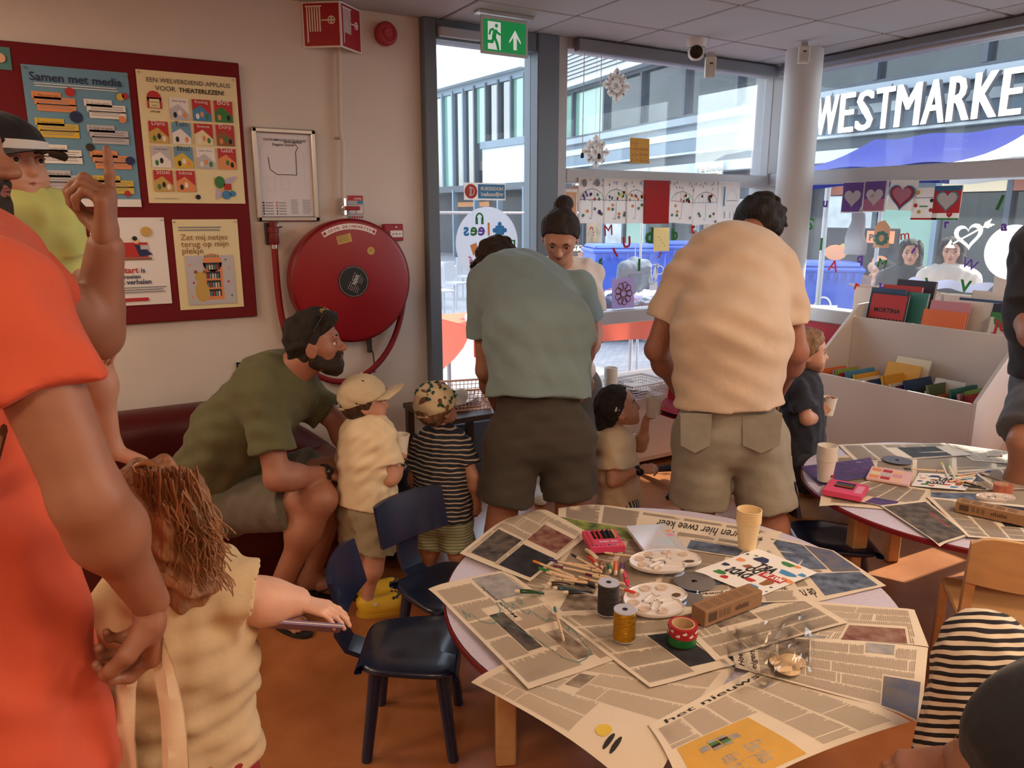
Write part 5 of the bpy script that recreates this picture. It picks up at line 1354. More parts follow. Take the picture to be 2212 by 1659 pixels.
for k in range(4): mb = fr(.003); mb.tube([(-w_ * .28, -l_ * .02 + k * l_ * .1, 0), (w_ * .18, -l_ * .02 + k * l_ * .1, 0)], .0025, 6); put('pencil', mb, [PR['red'], PR['green'], PR['purple'], PR['navy']][k], t, 50)
t, fr, w_, l_ = quadbox('paper_pad', 'pastel pink and blue paper pad on the near table', 'pad', [(1345, 1136), (1430, 1131), (1496, 1186), (1402, 1193)], .012, M('pastel_cover', (226, 214, 230), .12, col2=(190, 214, 230), scale=9, var=.05))
mb = fr(.0004); mb.rect(w_ * .28, -l_ * .45, w_ * .48, l_ * .4, 0, pc('lgrey')); mb.text('COLLECTION', w_ * .25, -l_ * .30, .012, pc('white'), .0004, .02, rot=PI); mb.disc(w_ * .38, l_ * .05, .012, .0004, pc('pink'), 10); mb.disc(w_ * .40, l_ * .2, .01, .0004, pc('orange'), 10); put('cover_print', mb, PM, t)
t, fr, w_, l_ = quadbox('craft_booklet', 'pink and orange patterned paper booklet on the far table', 'booklet', [(1892, 1007), (1982, 1022), (1955, 1045), (1862, 1030)], .01, M('booklet_pink', (232, 190, 190), .6), 4)
mb = fr(.0004)
for k in range(9): mb.rect(-w_ * .45 + (k % 3) * w_ * .26, -l_ * .42 + (k // 3) * l_ * .28, -w_ * .45 + (k % 3) * w_ * .26 + w_ * .22, -l_ * .42 + (k // 3) * l_ * .28 + l_ * .22, 0, pc(['orange', 'pink', 'lgrey', 'cream', 'peach', 'red'][(k * 5) % 6]))
put('cover_print', mb, PM, t)
def flyer(quad, T_, lay, label):
    C = [az(*q, TZ + .003 + lay * .0018) for q in quad]
    t = thing('flyer', label, 'flyer', tuple(sum(C) / 4), group='art day flyers')
    def pt(u, v, dz): p = (C[3] * (1 - u) + C[2] * u) * (1 - v) + (C[0] * (1 - u) + C[1] * u) * v; return (p[0], p[1], TZ + .0045 + lay * .0018 + dz + .002 * math.sin(PI * u) * v)
    mb = MB(); mb.grid(lambda u, v: pt(u, v, 0), 8, 8); mb.grid(lambda u, v: pt(u, v, -.0005), 8, 8); put('sheet', mb, PR['white'], t, 60)
    m2 = MB()
    def blob(u, v, a, b_, c, n=14, wob=.25): m2.add([pt(u + a * math.cos(x) * (1 + wob * math.sin(3 * x + u * 9)), v + b_ * math.sin(x) * (1 + wob * math.cos(2 * x)), .0006) for x in np.linspace(0, 2 * PI, n, endpoint=False)], [tuple(range(n))], pc(c))
    for (u, v, a, b_, c) in ((.30, .78, .10, .09, 'navy'), (.62, .90, .10, .06, 'green'), (.74, .93, .05, .04, 'orange'), (.78, .70, .12, .07, 'blue'), (.90, .55, .10, .06, 'orange'), (.93, .80, .05, .05, 'blue'), (.12, .60, .06, .06, 'orange'), (.10, .38, .05, .05, 'navy'), (.22, .18, .08, .06, 'green'), (.36, .12, .05, .05, 'red'), (.62, .26, .07, .05, 'red'), (.76, .14, .07, .07, 'blue'), (.80, .34, .06, .12, 'brown'), (.92, .28, .02, .02, 'navy'), (.96, .16, .015, .015, 'navy'), (.33, .52, .06, .06, 'brown'), (.05, .78, .02, .03, 'navy'), (.16, .82, .03, .02, 'green')): blob(u, v, a, b_, c)
    def tx(s, u0, v0, u1, v1, mi):
        V, F, wd = font_mesh(s, .045, 0); m2.add([pt(u0 + (u1 - u0) * x / wd, v0 + (v1 - v0) * y / .75, .0010) for x, y, _ in V], F, mi)
    tx('DADS', .56, .24, .22, .40, pc('black')); tx('DO', .56, .42, .36, .56, pc('black')); tx('ART', .66, .56, .38, .72, pc('black'))
    m2.add([pt(*q, .0007) for q in ((.58, .42), (.92, .42), (.92, .56), (.58, .56))], [(0, 1, 2, 3)], pc('red')); tx('MAY 30', .90, .54, .62, .45, pc('white'))
    put('print', m2, PM, t)
flyer([(1637, 1186), (1766, 1238), (1640, 1290), (1500, 1234)], TA, 9, 'Dads Do Art flyer with colour splashes on the near table')
flyer([(1985, 1022), (2110, 1030), (2085, 1060), (1968, 1050)], TB, 4, 'Dads Do Art flyer half under markers on the far table')
def longbox(a, b_, wd, hg, label, lay, top=None):
    A_, B_ = onT(*a, 0, lay), onT(*b_, 0, lay); d_, n_ = box_frame(A_, B_ - A_); L = np.linalg.norm((B_ - A_)[:2]); z0 = A_[2]
    t = thing('cardboard_box', label, 'box', tuple((A_ + B_) / 2), group='long craft boxes')
    mb = MB().frame((A_[0], A_[1], z0), d_, n_, (0, 0, 1)); mb.box((0, 0, 0), (L, wd, hg), bev=.0015); put('carton', mb, M('kraft_card', (150, 112, 78), .75, var=.04, scale=40), t)
    mb = MB().frame((A_[0], A_[1] , z0), d_, (0, 0, 1), np.cross(d_, UP)); mb.rect(L * .06, hg * .25, L * .2, hg * .8, .0006, 0)
    for k in range(3): mb.rect(L * (.24 + .07 * k), hg * .3, L * (.29 + .07 * k), hg * .75, .0006, 1)
    for k in range(8): mb.rect(L * (.52 + .03 * k), hg * .35, L * (.54 + .03 * k), hg * (.6 + .05 * (k % 3)), .0006, 0)
    for k in range(5):
        for j in range(4): mb.frame((A_[0], A_[1], z0 + hg), d_, n_, (0, 0, 1)); mb.rect(L * (.06 + .17 * k), wd * (.2 + .16 * j), L * (.19 + .17 * k), wd * (.27 + .16 * j), .0006, 1)
    put('carton_print', mb, [M('box_ink', (84, 62, 46), .8), M('box_ink_light', (118, 88, 62), .8)], t)
    return t, d_, n_, A_
longbox((1522, 1356), (1645, 1308), .05, .045, 'long brown cardboard box lying on the near table', 9)
longbox((2062, 1105), (2212, 1138), .055, .04, 'long brown cardboard box with a clear palette on the far table', 5)
m_pal = M('white_plastic', (232, 224, 220), .25, coat=.3)
def palette(c, rot, rx, ry, label, lay, mat_=None):
    p = onT(*c, 0, lay); t = thing('paint_palette', label, 'palette', tuple(p), group='paint palettes')
    co, si = math.cos(rot), math.sin(rot); fr = lambda dz=0.: MB().frame((p[0], p[1], p[2] + dz), (co, si, 0), (-si, co, 0), (0, 0, 1))
    o = []
    for a in np.linspace(0, 2 * PI, 64, endpoint=False):
        k = 1 - .30 * math.exp(-((a - 5.35) / .28) ** 2); o.append((rx * math.cos(a) * k, ry * math.sin(a) * k))
    mb = fr(); n = len(o); V = []; rings = [(.97, 0), (1.0, .004), (1.0, .010), (.985, .0125), (.965, .010), (.955, .007)]
    for s_, z in rings: V += [(x * s_, y * s_, z) for x, y in o]
    F = [(i * n + k, i * n + (k + 1) % n, (i + 1) * n + (k + 1) % n, (i + 1) * n + k) for i in range(5) for k in range(n)] + [tuple(range(5 * n, 6 * n))]
    mb.add(V, F); put('tray', mb, mat_ or m_pal, t, 40)
    for k in range(6):
        a = .55 + k * .72; x, y = rx * .72 * math.cos(a), ry * .72 * math.sin(a); r_ = min(rx, ry) * .19
        mb = fr(.007); mb.lathe([(r_ * 1.08, 0), (r_ * 1.04, .0035), (r_ * .95, .0035), (r_ * .6, .0010), (0, .0004)], 22, (x, y, 0)); put('well', mb, mat_ or M('palette_well_shade', (214, 190, 170), .25, coat=.3), t, 60)  # wells tinted darker than the tray to imitate recess shade
    for k, (x, y, a) in enumerate(((-.08, .12, .2), (.12, -.28, -.3), (-.22, -.30, .5))):
        mb = fr(.007).frame((p[0], p[1], p[2] + .007), (math.cos(rot + a), math.sin(rot + a), 0), (-math.sin(rot + a), math.cos(rot + a), 0)); mb.T = (mb.T[0] + A3(co * x * rx * 1.4 - si * y * ry, si * x * rx * 1.4 + co * y * ry, 0), mb.T[1])
        w2, h2 = rx * .27, ry * .15
        for lo, hi in (((-w2, -h2, 0), (w2, -h2 + .004, .004)), ((-w2, h2 - .004, 0), (w2, h2, .004)), ((-w2, -h2, 0), (-w2 + .004, h2, .004)), ((w2 - .004, -h2, 0), (w2, h2, .004))): mb.box(lo, hi)
        put('mixing_well', mb, mat_ or m_pal, t)
    mb = fr(.0072); mb.disc(rx * .62, -ry * .22, rx * .15, 0, 0, 20, ry * .13); put('thumb_hole', mb, M('hole_shade', (96, 70, 56), .8), t)
palette((1437, 1216), -.35, .115, .075, 'white plastic paint palette behind the marker pile', 9)
palette((1418, 1300), .15, .10, .085, 'white plastic paint palette beside the ribbon reels', 9)
palette((2150, 1078), -.55, .07, .035, 'small clear plastic palette on the brown box', 27, M('clear_plastic', (214, 200, 190), .15, coat=.5))
palette((2230, 1003), -.5, .085, .06, 'white plastic paint palette at the right of the far table', 5)
def cd(c, label, lay, T_):
    p = onT(*c, 0, lay); t = thing('disc', label, 'compact disc', tuple(p), group='compact discs')
    mb = MB(); mb.lathe([(.0085, 0), (.06, 0), (.06, .0012), (.0085, .0012), (.0085, 0)], 48, p); put('disc', mb, M('disc_mirror', (170, 190, 220), .08, .95), t, 30)
cd((1500, 1256), 'mirrored disc under the flyer corner on the near table', 9, TA); cd((1472, 1287), 'mirrored disc under the front palette', 7, TA); cd((1938, 994), 'mirrored disc at the far edge of the far table', 4, TB)
def reel(c, r_, h_, col, label, lay=9, metal=0.0, rough=.5):
    p = onT(*c, 0, lay); t = thing('ribbon_reel', label, 'ribbon reel', tuple(p))
    mb = MB(); rs = random.Random(int(c[0])); prof = [(r_ * .98, .002)] + [(r_ * (1 + .012 * math.sin(k * 2.4)), .004 + (h_ - .008) * k / 26) for k in range(27)] + [(r_ * .98, h_ - .002)]; mb.lathe(prof, 36, p); put('ribbon', mb, M('ribbon_%d' % c[0], col, rough, metal, var=.25, scale=60, stretch=(1, 1, 6), bump=.4), t, 30)
    for z in (0, h_ - .002): mb = MB(); mb.lathe([(.007, z), (r_ * 1.0, z), (r_ * 1.0, z + .0025), (.007, z + .0025)], 36, p); put('end_disc', mb, M('reel_end', (186, 186, 200), .4), t, 30)
    mb = MB(); mb.lathe([(.007, h_ - .01), (.007, h_ + .001)], 14, p); mb.disc(p[0], p[1], .007, p[2] + h_ + .0008, 0, 14); put('core_hole', mb, PR['black'], t)
reel((1313, 1322), .0285, .088, (44, 40, 42), 'black ribbon reel standing on the near table'); reel((1348, 1378), .0285, .080, (196, 148, 40), 'shiny gold ribbon reel standing on the near table', 9, .9, .25)
def taperoll(c, z0, r0, r1, h_, col, label, lay, rough=.35, dots=False):
    p = onT(*c, 0, lay); p = A3(p[0], p[1], p[2] + z0); t = thing('tape_roll', label, 'tape roll', tuple(p))
    mb = MB(); mb.lathe([(r0 + .003, 0), (r1, 0), (r1, h_), (r0 + .003, h_)], 48, p); put('tape', mb, M('tape_%d_%d' % col[:2], col, rough, .2), t, 30)
    mb = MB(); mb.lathe([(r0, 0), (r0, h_ + .001), (r0 + .003, h_ + .001), (r0 + .003, 0), (r0, 0)], 48, p); put('core', mb, M('card_core', (206, 170, 126), .8), t, 30)
    if dots:
        for k in range(14):
            a = k * 2 * PI / 14; mb = MB().frame((p[0] + math.cos(a) * (r1 + .0006), p[1] + math.sin(a) * (r1 + .0006), p[2]), (-math.sin(a), math.cos(a), 0), (0, 0, 1), (math.cos(a), math.sin(a), 0)); mb.disc(0, h_ * (.35 + .3 * (k % 2)), .0045, 0, 0, 6, .003); mb.disc(.004, h_ * (.42 + .3 * (k % 2)), .003, 0, 0, 6, .0045); put('printed_leaf', mb, PR['white'], t)
taperoll((1472, 1384), 0, .026, .037, .020, (30, 110, 56), 'green tape roll under the red one', 9); taperoll((1474, 1384), .0205, .026, .037, .027, (180, 36, 46), 'red tape roll with white leaf print on top of the green roll', 9, dots=True)
taperoll((2166, 1062), 0, .012, .034, .03, (190, 110, 84), 'copper coloured tape roll on the far table', 6)
def marker(a, b_, col, label, lay=9, r_=.0042, body=(226, 196, 160), ring=True, lift=0.0, capfrac=.18, cname=None, cat='marker', grp='felt-tip markers'):
    A_, B_ = onT(*a, r_ + lift, lay), onT(*b_, r_ + lift, lay); d_ = nrm(B_ - A_)
    t = thing('felt_marker', label, cat, tuple(A_), group=grp); L = np.linalg.norm(B_ - A_)
    mb = MB(); mb.lathe([(0, 0), (r_ * .8, 0), (r_, .004), (r_, L * capfrac), (r_ * .85, L * capfrac)], 12, A_, ax=d_); put('cap', mb, M('pen_%d_%d_%d' % col, col, .4), t, 40)
    mb = MB(); mb.lathe([(r_ * .9, L * capfrac), (r_ * .9, L * .96), (r_ * .7, L), (0, L)], 12, A_, ax=d_); put('barrel', mb, M('barrel_%d' % body[0], body, .45), t, 40)
    if ring: mb = MB(); mb.lathe([(r_ * .95, L * .80), (r_ * .95, L * .815)], 12, A_, ax=d_); put('colour_ring', mb, M('pen_%d_%d_%d' % col), t)
MK = [((1152, 1212), (1240, 1246), (230, 140, 30), 'orange'), ((1163, 1227), (1300, 1268), (40, 130, 60), 'green'), ((1185, 1208), (1300, 1236), (70, 60, 120), 'violet'), ((1235, 1198), (1300, 1235), (46, 44, 60), 'dark navy'), ((1195, 1222), (1320, 1248), (110, 50, 60), 'maroon'), ((1265, 1240), (1350, 1262), (90, 30, 50), 'wine red'), ((1300, 1228), (1225, 1216), (150, 60, 60), 'brick red'),
      ((1372, 1280), (1250, 1246), (220, 70, 50), 'scarlet'), ((1413, 1208), (1306, 1194), (60, 70, 80), 'slate grey'), ((1198, 1312), (1218, 1384), (70, 130, 140), 'teal'), ((1262, 1258), (1180, 1236), (170, 110, 60), 'ochre'), ((1285, 1262), (1200, 1250), (60, 60, 66), 'charcoal')]
for i, (a, b_, c, nme) in enumerate(MK): marker(a, b_, c, 'cream marker with %s cap on the near table' % nme, 9 + (i % 4) * 2)
MK2 = [((1952, 1012), (2040, 1018), (50, 52, 66), 'black', 226), ((2034, 1000), (2048, 1030), (220, 220, 70), 'yellow', 240), ((2048, 1002), (2064, 1034), (90, 190, 80), 'light green', 240), ((2140, 1018), (2066, 1026), (50, 90, 140), 'blue', 226), ((2118, 1022), (2052, 1040), (120, 90, 130), 'mauve', 226), ((2108, 1022), (2140, 1045), (200, 200, 204), 'white', 240), ((2165, 985), (2132, 986), (190, 40, 60), 'red', 190), ((2075, 1040), (2120, 1052), (220, 190, 40), 'golden', 40), ((2080, 1048), (2130, 1056), (30, 30, 36), 'deep black', 40), ((2120, 1025), (2160, 1038), (110, 50, 60), 'plum', 110)]
for i, (a, b_, c, nme, bo) in enumerate(MK2): marker(a, b_, c, 'marker with %s cap scattered on the far table' % nme, 6 + (i % 3), body=(bo, bo - 12 if bo > 100 else bo, bo - 30 if bo > 100 else bo))
def ptube(a, b_, col, label, lay=9, wd=.011):
    A_, B_ = onT(*a, .007, lay), onT(*b_, .007, lay); d_, n_ = box_frame(A_, B_ - A_); L = np.linalg.norm((B_ - A_)[:2])
    t = thing('paint_tube', label, 'paint tube', tuple(A_), group='small paint tubes')
    mb = MB(); V = []; n = 12
    for s_, hx, wx in ((.18, 1, .75), (.24, 1, 1), (.5, .9, 1.05), (.8, .5, 1.1), (1.0, .06, 1.15)):
        for k in range(n): q = 2 * PI * k / n; V.append(A_ + d_ * L * s_ + n_ * wd * .62 * wx * math.cos(q) + UP * (.0065 * hx * math.sin(q) - .0065 * (1 - hx)))
    F = [(i * n + k, i * n + (k + 1) % n, (i + 1) * n + (k + 1) % n, (i + 1) * n + k) for i in range(4) for k in range(n)] + [tuple(range(n))[::-1], tuple(range(4 * n, 5 * n))]
    mb.add(V, F); put('tube', mb, M('paint_%d_%d_%d' % col, col, .25, coat=.4), t, 40)
    mb = MB(); mb.lathe([(0, 0), (.0045, 0), (.0052, .002), (.0052, L * .17), (.004, L * .18)], 10, A_, ax=d_); put('screw_cap', mb, M('tube_cap', (226, 206, 180), .5), t, 40)
TU = [((1112, 1277), (1176, 1278), (36, 70, 34), 'dark green'), ((1182, 1262), (1232, 1258), (70, 46, 34), 'brown'), ((1195, 1270), (1248, 1272), (40, 70, 72), 'petrol'), ((1216, 1280), (1281, 1276), (28, 30, 38), 'black'), ((1232, 1258), (1286, 1266), (24, 26, 30), 'glossy black'), ((1290, 1262), (1262, 1250), (40, 40, 44), 'dark grey'),
      ((1300, 1228), (1296, 1206), (140, 96, 60), 'bronze'), ((1318, 1236), (1314, 1213), (30, 110, 70), 'emerald'), ((1330, 1240), (1330, 1208), (230, 120, 60), 'orange'), ((1343, 1236), (1344, 1210), (80, 44, 90), 'purple'), ((1290, 1222), (1268, 1196), (210, 60, 40), 'red orange'), ((1265, 1187), (1290, 1202), (210, 190, 160), 'cream and black')]
for i, (a, b_, c, nme) in enumerate(TU): ptube(a, b_, c, 'small %s paint tube in the craft pile on the near table' % nme, 9)
A_ = onT(1348, 1232, .004, 9); B_ = onT(1356, 1266, .004, 9)
hp_ = thing('craft_knife', 'pink plastic craft cutter beside the paint tubes', 'cutter', tuple(A_)); mb = MB(); mb.tube([A_, A_ + (B_ - A_) * .35, A_ + (B_ - A_) * .8, B_], [.003, .008, .008, .004], 10, flat=.5); put('handle', mb, M('pink_plastic', (206, 50, 80), .35), hp_, 50); mb = MB(); mb.lathe([(.004, 0), (.003, .002), (0, .002)], 10, A_ + (B_ - A_) * .6 + UP * .004); put('button', mb, PR['green'], hp_)
cc = onT(1613, 1183, 0, 9); cup(cc, 'stack of cream paper cups on the near table', n=6, group='stacked paper cups', col=M('cream_cup', (232, 204, 158), .7), step=.0075)
cc = onT(1781, 1038, 0, 5); cb = cup(cc, 'tall stack of white paper cups on the far table', n=10, group='stacked paper cups', step=.0062)
mb = MB().frame(tuple(cc + RIGHT * .012 - FWD * .0285 + UP * .022), RIGHT, UP, -FWD); mb.rect(-.006, 0, .003, .012, 0, pc('navy')); mb.rect(.003, 0, .012, .012, 0, pc('red')); put('printed_mark', mb, PM, cb)
def film(u, v):
    p = az(1570 + 190 * u, 1470 - 130 * v + 20 * math.sin(5 * u), TZ + .02); n_ = .012 * math.sin(9 * u + 4 * v) * math.cos(7 * v - 3 * u) + .008 * math.sin(23 * u + 11 * v) + .005 * math.sin(31 * v)
    return (p[0], p[1], TZ + .026 + n_)
mb = MB(); mb.grid(film, 26, 22)
gm = glass_mat('cellophane', (.99, .99, .99), 0, .03)
fo = thing('cellophane_bag', 'crumpled clear cellophane bag on the near table', 'plastic bag', tuple(az(1690, 1410, TZ))); put('film', mb, gm, fo)
for i, (x, y) in enumerate(((1690, 1432), (1712, 1428), (1700, 1444))):
    p = az(x, y, TZ + .016 + .0022 * i); mb = MB(); mb.lathe([(0, 0), (.03, 0), (.0305, .001), (.03, .002), (0, .002)], 32, p); put('wooden_round', mb, M('birch', (226, 190, 146), .6, var=.05, scale=30), None, 30, ['pale wooden round partly under another in the cellophane bag', 'second pale wooden round at the right in the cellophane bag', 'front pale wooden round on top in the cellophane bag'][i], 'wooden disc', 'wooden craft rounds')
PMT = [backlit(m) for m in PM]
def wA(px, py, d=.062): p = ay(px, py, WY - d); return p[0], p[2]
def wB(px, py, d=.062): p = ax(px, py, WX - d); return p[1], p[2]
def frA(x, z, d=.062, rot=0.0): c, s_ = math.cos(rot), math.sin(rot); return MB().frame((x, WY - d, z), (c, 0, s_), (-s_, 0, c), (0, -1, 0))
def frB(y, z, d=.062, rot=0.0): c, s_ = math.cos(rot), math.sin(rot); return MB().frame((WX - d, y, z), (0, -c, s_), (0, s_, c), (-1, 0, 0))
GA_D, GB_D = -.018, -.018          # on the inner face of the panes
def drawing(side, tl, br, label, art, col='white', rot=0.0, group='children’s drawings hung on the window', cat='drawing', nm='drawing', d=.062):
    a, z1 = (wA if side == 'A' else wB)(*tl, d); b_, z0 = (wA if side == 'A' else wB)(*br, d)
    w_, h_ = abs(b_ - a), z1 - z0
    fr = (lambda dd=0.: frA(a, z0, d + dd, rot)) if side == 'A' else (lambda dd=0.: frB(a, z0, d + dd, rot))
    t = thing(nm, label, cat, (a, WY - d, z0) if side == 'A' else (WX - d, a, z0), group=group)
    mb = fr(); mb.grid(lambda u, v: (w_ * u, h_ * v, .003 * math.sin(5 * u + 2) * (1 - v) + .006 * (1 - v) ** 2), 8, 8); mb.grid(lambda u, v: (w_ * u, h_ * v, -.0004 + .003 * math.sin(5 * u + 2) * (1 - v) + .006 * (1 - v) ** 2), 8, 8); put('paper', mb, backlit(PR[col]), t, 60)
    mb = fr(.0095); art(mb, w_, h_)
    if mb.n: put('colouring', mb, PMT, t)
    return t
def ring(mb, cx, cy, rx, ry, t_, mi, a0=0, a1=2 * PI, n=20, z=.0004):
    for k in range(n):
        p, q = a0 + (a1 - a0) * k / n, a0 + (a1 - a0) * (k + 1) / n
        mb.add([(cx + (rx + o) * math.cos(x), cy + (ry + o) * math.sin(x), z) for o, x in ((0, p), (-t_, p), (-t_, q), (0, q))], [(0, 1, 2, 3)], mi)
def umbrella(c1, c2, seed):
    def art(mb, w_, h_):
        r_ = random.Random(seed); cx, cy, R_ = w_ * .5, h_ * .50, w_ * .46
        ring(mb, cx, cy, R_, h_ * .26, .003, pc('dark'), 0, PI); [mb.rect(cx + R_ * o_ - .001, cy, cx + R_ * o_ + .001, cy + h_ * .26 * math.sqrt(1 - o_ * o_), .0004, pc('grey')) for o_ in (-.6, -.2, .2, .6)]
        for k in range(5): ring(mb, cx - R_ + R_ * .2 + R_ * .4 * k, cy, R_ * .2, .008, .003, pc(c2), 0, PI, 8)
        for k in range(9): u, v = r_.uniform(.16, .84), r_.uniform(.53, .70); mb.disc(w_ * u, h_ * v, .009, .0006, pc(r_.choice(['green', 'purple', 'yellow', 'red', 'orange', 'dark', c1])), 6, .012)
        mb.rect(cx - .0015, h_ * .14, cx + .0015, cy, .0005, pc(c2)); ring(mb, cx - .009, h_ * .14, .0105, .014, .003, pc(c2), PI, 2 * PI, 8); mb.rect(cx - .001, h_ * .76, cx + .001, h_ * .80, .0005, pc('dark'))
        for k in range(8): u, v = r_.uniform(.05, .95), r_.uniform(.82, .97); mb.disc(w_ * u, h_ * v, .004, .0005, pc('blue' if k % 2 else 'grey'), 6, .009)
        for k in range(7):
            u, v = r_.uniform(.06, .94), r_.uniform(.05, .42)
            if abs(u - .5) > .1: mb.disc(w_ * u, h_ * v, .013, .0005, pc(r_.choice([c1, 'green', 'grey', 'orange', 'teal'])), 5, .012)
    return art
drawing('A', (1214, 408), (1246, 472), 'pale pink drawing of a white animal face behind the bun', lambda mb, w_, h_: (mb.rect(w_ * .1, h_ * .1, w_ * .9, h_ * .9, .0002, pc('peach')), mb.disc(w_ * .5, h_ * .6, w_ * .3, .0004, pc('white'), 14)), 'white', d=.03)
drawing('A', (1250, 383), (1303, 482), 'umbrella colouring page with grey clouds, leftmost on the transom', lambda mb, w_, h_: (umbrella('purple', 'black', 1)(mb, w_, h_), mb.disc(w_ * .2, h_ * .88, .02, .0003, pc('grey'), 9, .025), mb.disc(w_ * .7, h_ * .88, .022, .0003, pc('grey'), 9, .02), mb.disc(w_ * .8, h_ * .25, .015, .0006, pc('purple'), 9)))
drawing('A', (1304, 384), (1353, 483), 'umbrella colouring page with green leaves, second on the transom', umbrella('green', 'dark', 2), d=.066)
drawing('A', (1351, 386), (1391, 482), 'narrow umbrella colouring page with pink handle and blue edge', umbrella('orange', 'sky', 3), d=.064)
drawing('A', (1391, 389), (1443, 483), 'sheet painted entirely magenta on the transom', lambda mb, w_, h_: [mb.rect(w_ * (.02 + .1 * k), h_ * .01, w_ * (.09 + .1 * k), h_ * .98, .0003, pc('red')) for k in range(0)], 'red', d=.068)
drawing('A', (1446, 389), (1493, 480), 'umbrella colouring page with red edge and orange leaves', umbrella('orange', 'red', 5), rot=-.06)
drawing('A', (1499, 393), (1547, 486), 'umbrella colouring page with blue edge and brown leaves, tilted', umbrella('brown', 'blue', 6), rot=.03)
def mosque(mb, w_, h_):
    ring(mb, w_ * .5, h_ * .5, w_ * .42, h_ * .46, .001, pc('lgrey'), 0, 2 * PI, 4); ring(mb, w_ * .6, h_ * .55, w_ * .25, h_ * .25, .0015, pc('grey'), 0, PI); mb.rect(w_ * .2, h_ * .4, w_ * .28, h_ * .88, .0004, pc('sky')); mb.rect(w_ * .35, h_ * .53, w_ * .86, h_ * .545, .0004, pc('grey'))
    for u in (.3, .55, .72): ring(mb, w_ * u, h_ * .35, w_ * .09, h_ * .07, .001, pc('grey')); mb.rect(w_ * u - .006, h_ * .1, w_ * u + .006, h_ * .26, .0004, pc('lgrey'))
drawing('A', (1553, 392), (1594, 480), 'line drawing of a domed building, rightmost on the transom', mosque)
drawing('A', (1412, 492), (1444, 542), 'white torn paper with a black twig stuck on the middle pane', lambda mb, w_, h_: [mb.disc(w_ * (.3 + .12 * k), h_ * (.6 - .12 * k), .004, .0004, pc('black'), 6) for k in range(4)], 'cream', d=-.012, group='papers on the middle pane')
def cutflake(mb, w_, h_):
    for k in range(9):
        a = k * 2 * PI / 9; ring(mb, w_ * (.5 + .26 * math.cos(a)), h_ * (.5 + .28 * math.sin(a)), w_ * .14, h_ * .13, .007, pc('brown'), 0, 2 * PI, 8)
    ring(mb, w_ * .5, h_ * .5, w_ * .16, h_ * .14, .008, pc('brown'), 0, 2 * PI, 8)
drawing('A', (1322, 603), (1368, 664), 'pink paper with a brown cut-out snowflake low on the middle pane', cutflake, 'lilac', d=-.012, group='papers on the middle pane')
def heart_pts(cx, cy, s_, n=24): return [(cx + s_ * 16 * math.sin(a) ** 3 / 16, cy + s_ * (13 * math.cos(a) - 5 * math.cos(2 * a) - 2 * math.cos(3 * a) - math.cos(4 * a)) / 16, .0006) for a in np.linspace(0, 2 * PI, n, endpoint=False)]
def heart(bg, h1, bg2=None, name=None):
    def art(mb, w_, h_):
        mb.rect(w_ * .04, h_ * .04, w_ * .92, h_ * .98, .0002, pc(bg))
        if bg2: mb.rect(w_ * .04, h_ * .04, w_ * .92, h_ * .42, .0003, pc(bg2))
        mb.poly(heart_pts(w_ * .48, h_ * .5, w_ * .36), pc(h1))
        if name: mb.text(name, w_ * .3, h_ * .48, .026, pc('red'), .001)
    return art
drawing('B', (1823, 394), (1866, 460), 'purple scribbled page with white heart, leftmost on the right window', heart('purple', 'white'))
drawing('B', (1870, 391), (1914, 458), 'purple and pink page with white heart and name, second on the right window', heart('purple', 'white', 'pink', 'ofi'))
def hearts3(mb, w_, h_): mb.poly([(x, y, .0004) for x, y, _ in heart_pts(w_ * .5, h_ * .48, w_ * .48)], pc('blue')); mb.poly([(x, y, .0005) for x, y, _ in heart_pts(w_ * .5, h_ * .48, w_ * .43)], pc('red')); mb.poly([(x, y, .0007) for x, y, _ in heart_pts(w_ * .5, h_ * .5, w_ * .34)], pc('pink'))
drawing('B', (1922, 388), (1975, 452), 'white page with outlined pink heart, third on the right window', hearts3, rot=-.06)
def flowers(mb, w_, h_):
    mb.disc(w_ * .2, h_ * .85, .014, .0004, pc('gold'), 8); mb.rect(w_ * .1, h_ * .68, w_ * .8, h_ * .70, .0004, pc('purple')); mb.disc(w_ * .75, h_ * .60, .012, .0005, pc('dark'), 8)
    for u, v, c in ((.15, .45, 'red'), (.3, .25, 'gold'), (.75, .3, 'red')): mb.disc(w_ * u, h_ * v, .013, .0005, pc(c), 7)
    mb.rect(w_ * .3, h_ * .40, w_ * .62, h_ * .44, .0004, pc('green')); mb.rect(0, 0, w_, h_ * .06, .0004, pc('red'))
drawing('B', (1976, 406), (2024, 475), 'page with sun and flowers, fourth on the right window', flowers)
drawing('B', (2022, 402), (2072, 475), 'page with white heart in red and blue, rightmost on the right window', lambda mb, w_, h_: (mb.rect(0, h_ * .2, w_, h_, .0002, pc('red')), mb.rect(0, h_ * .85, w_, h_, .0003, pc('blue')), mb.poly([(x, y, .0004) for x, y, _ in heart_pts(w_ * .5, h_ * .58, w_ * .42)], pc('sky')), mb.poly(heart_pts(w_ * .5, h_ * .58, w_ * .36), pc('white')), mb.rect(0, 0, w_, h_ * .05, .0004, pc('green')), mb.poly(heart_pts(w_ * .65, h_ * .14, w_ * .11), pc('red'))))
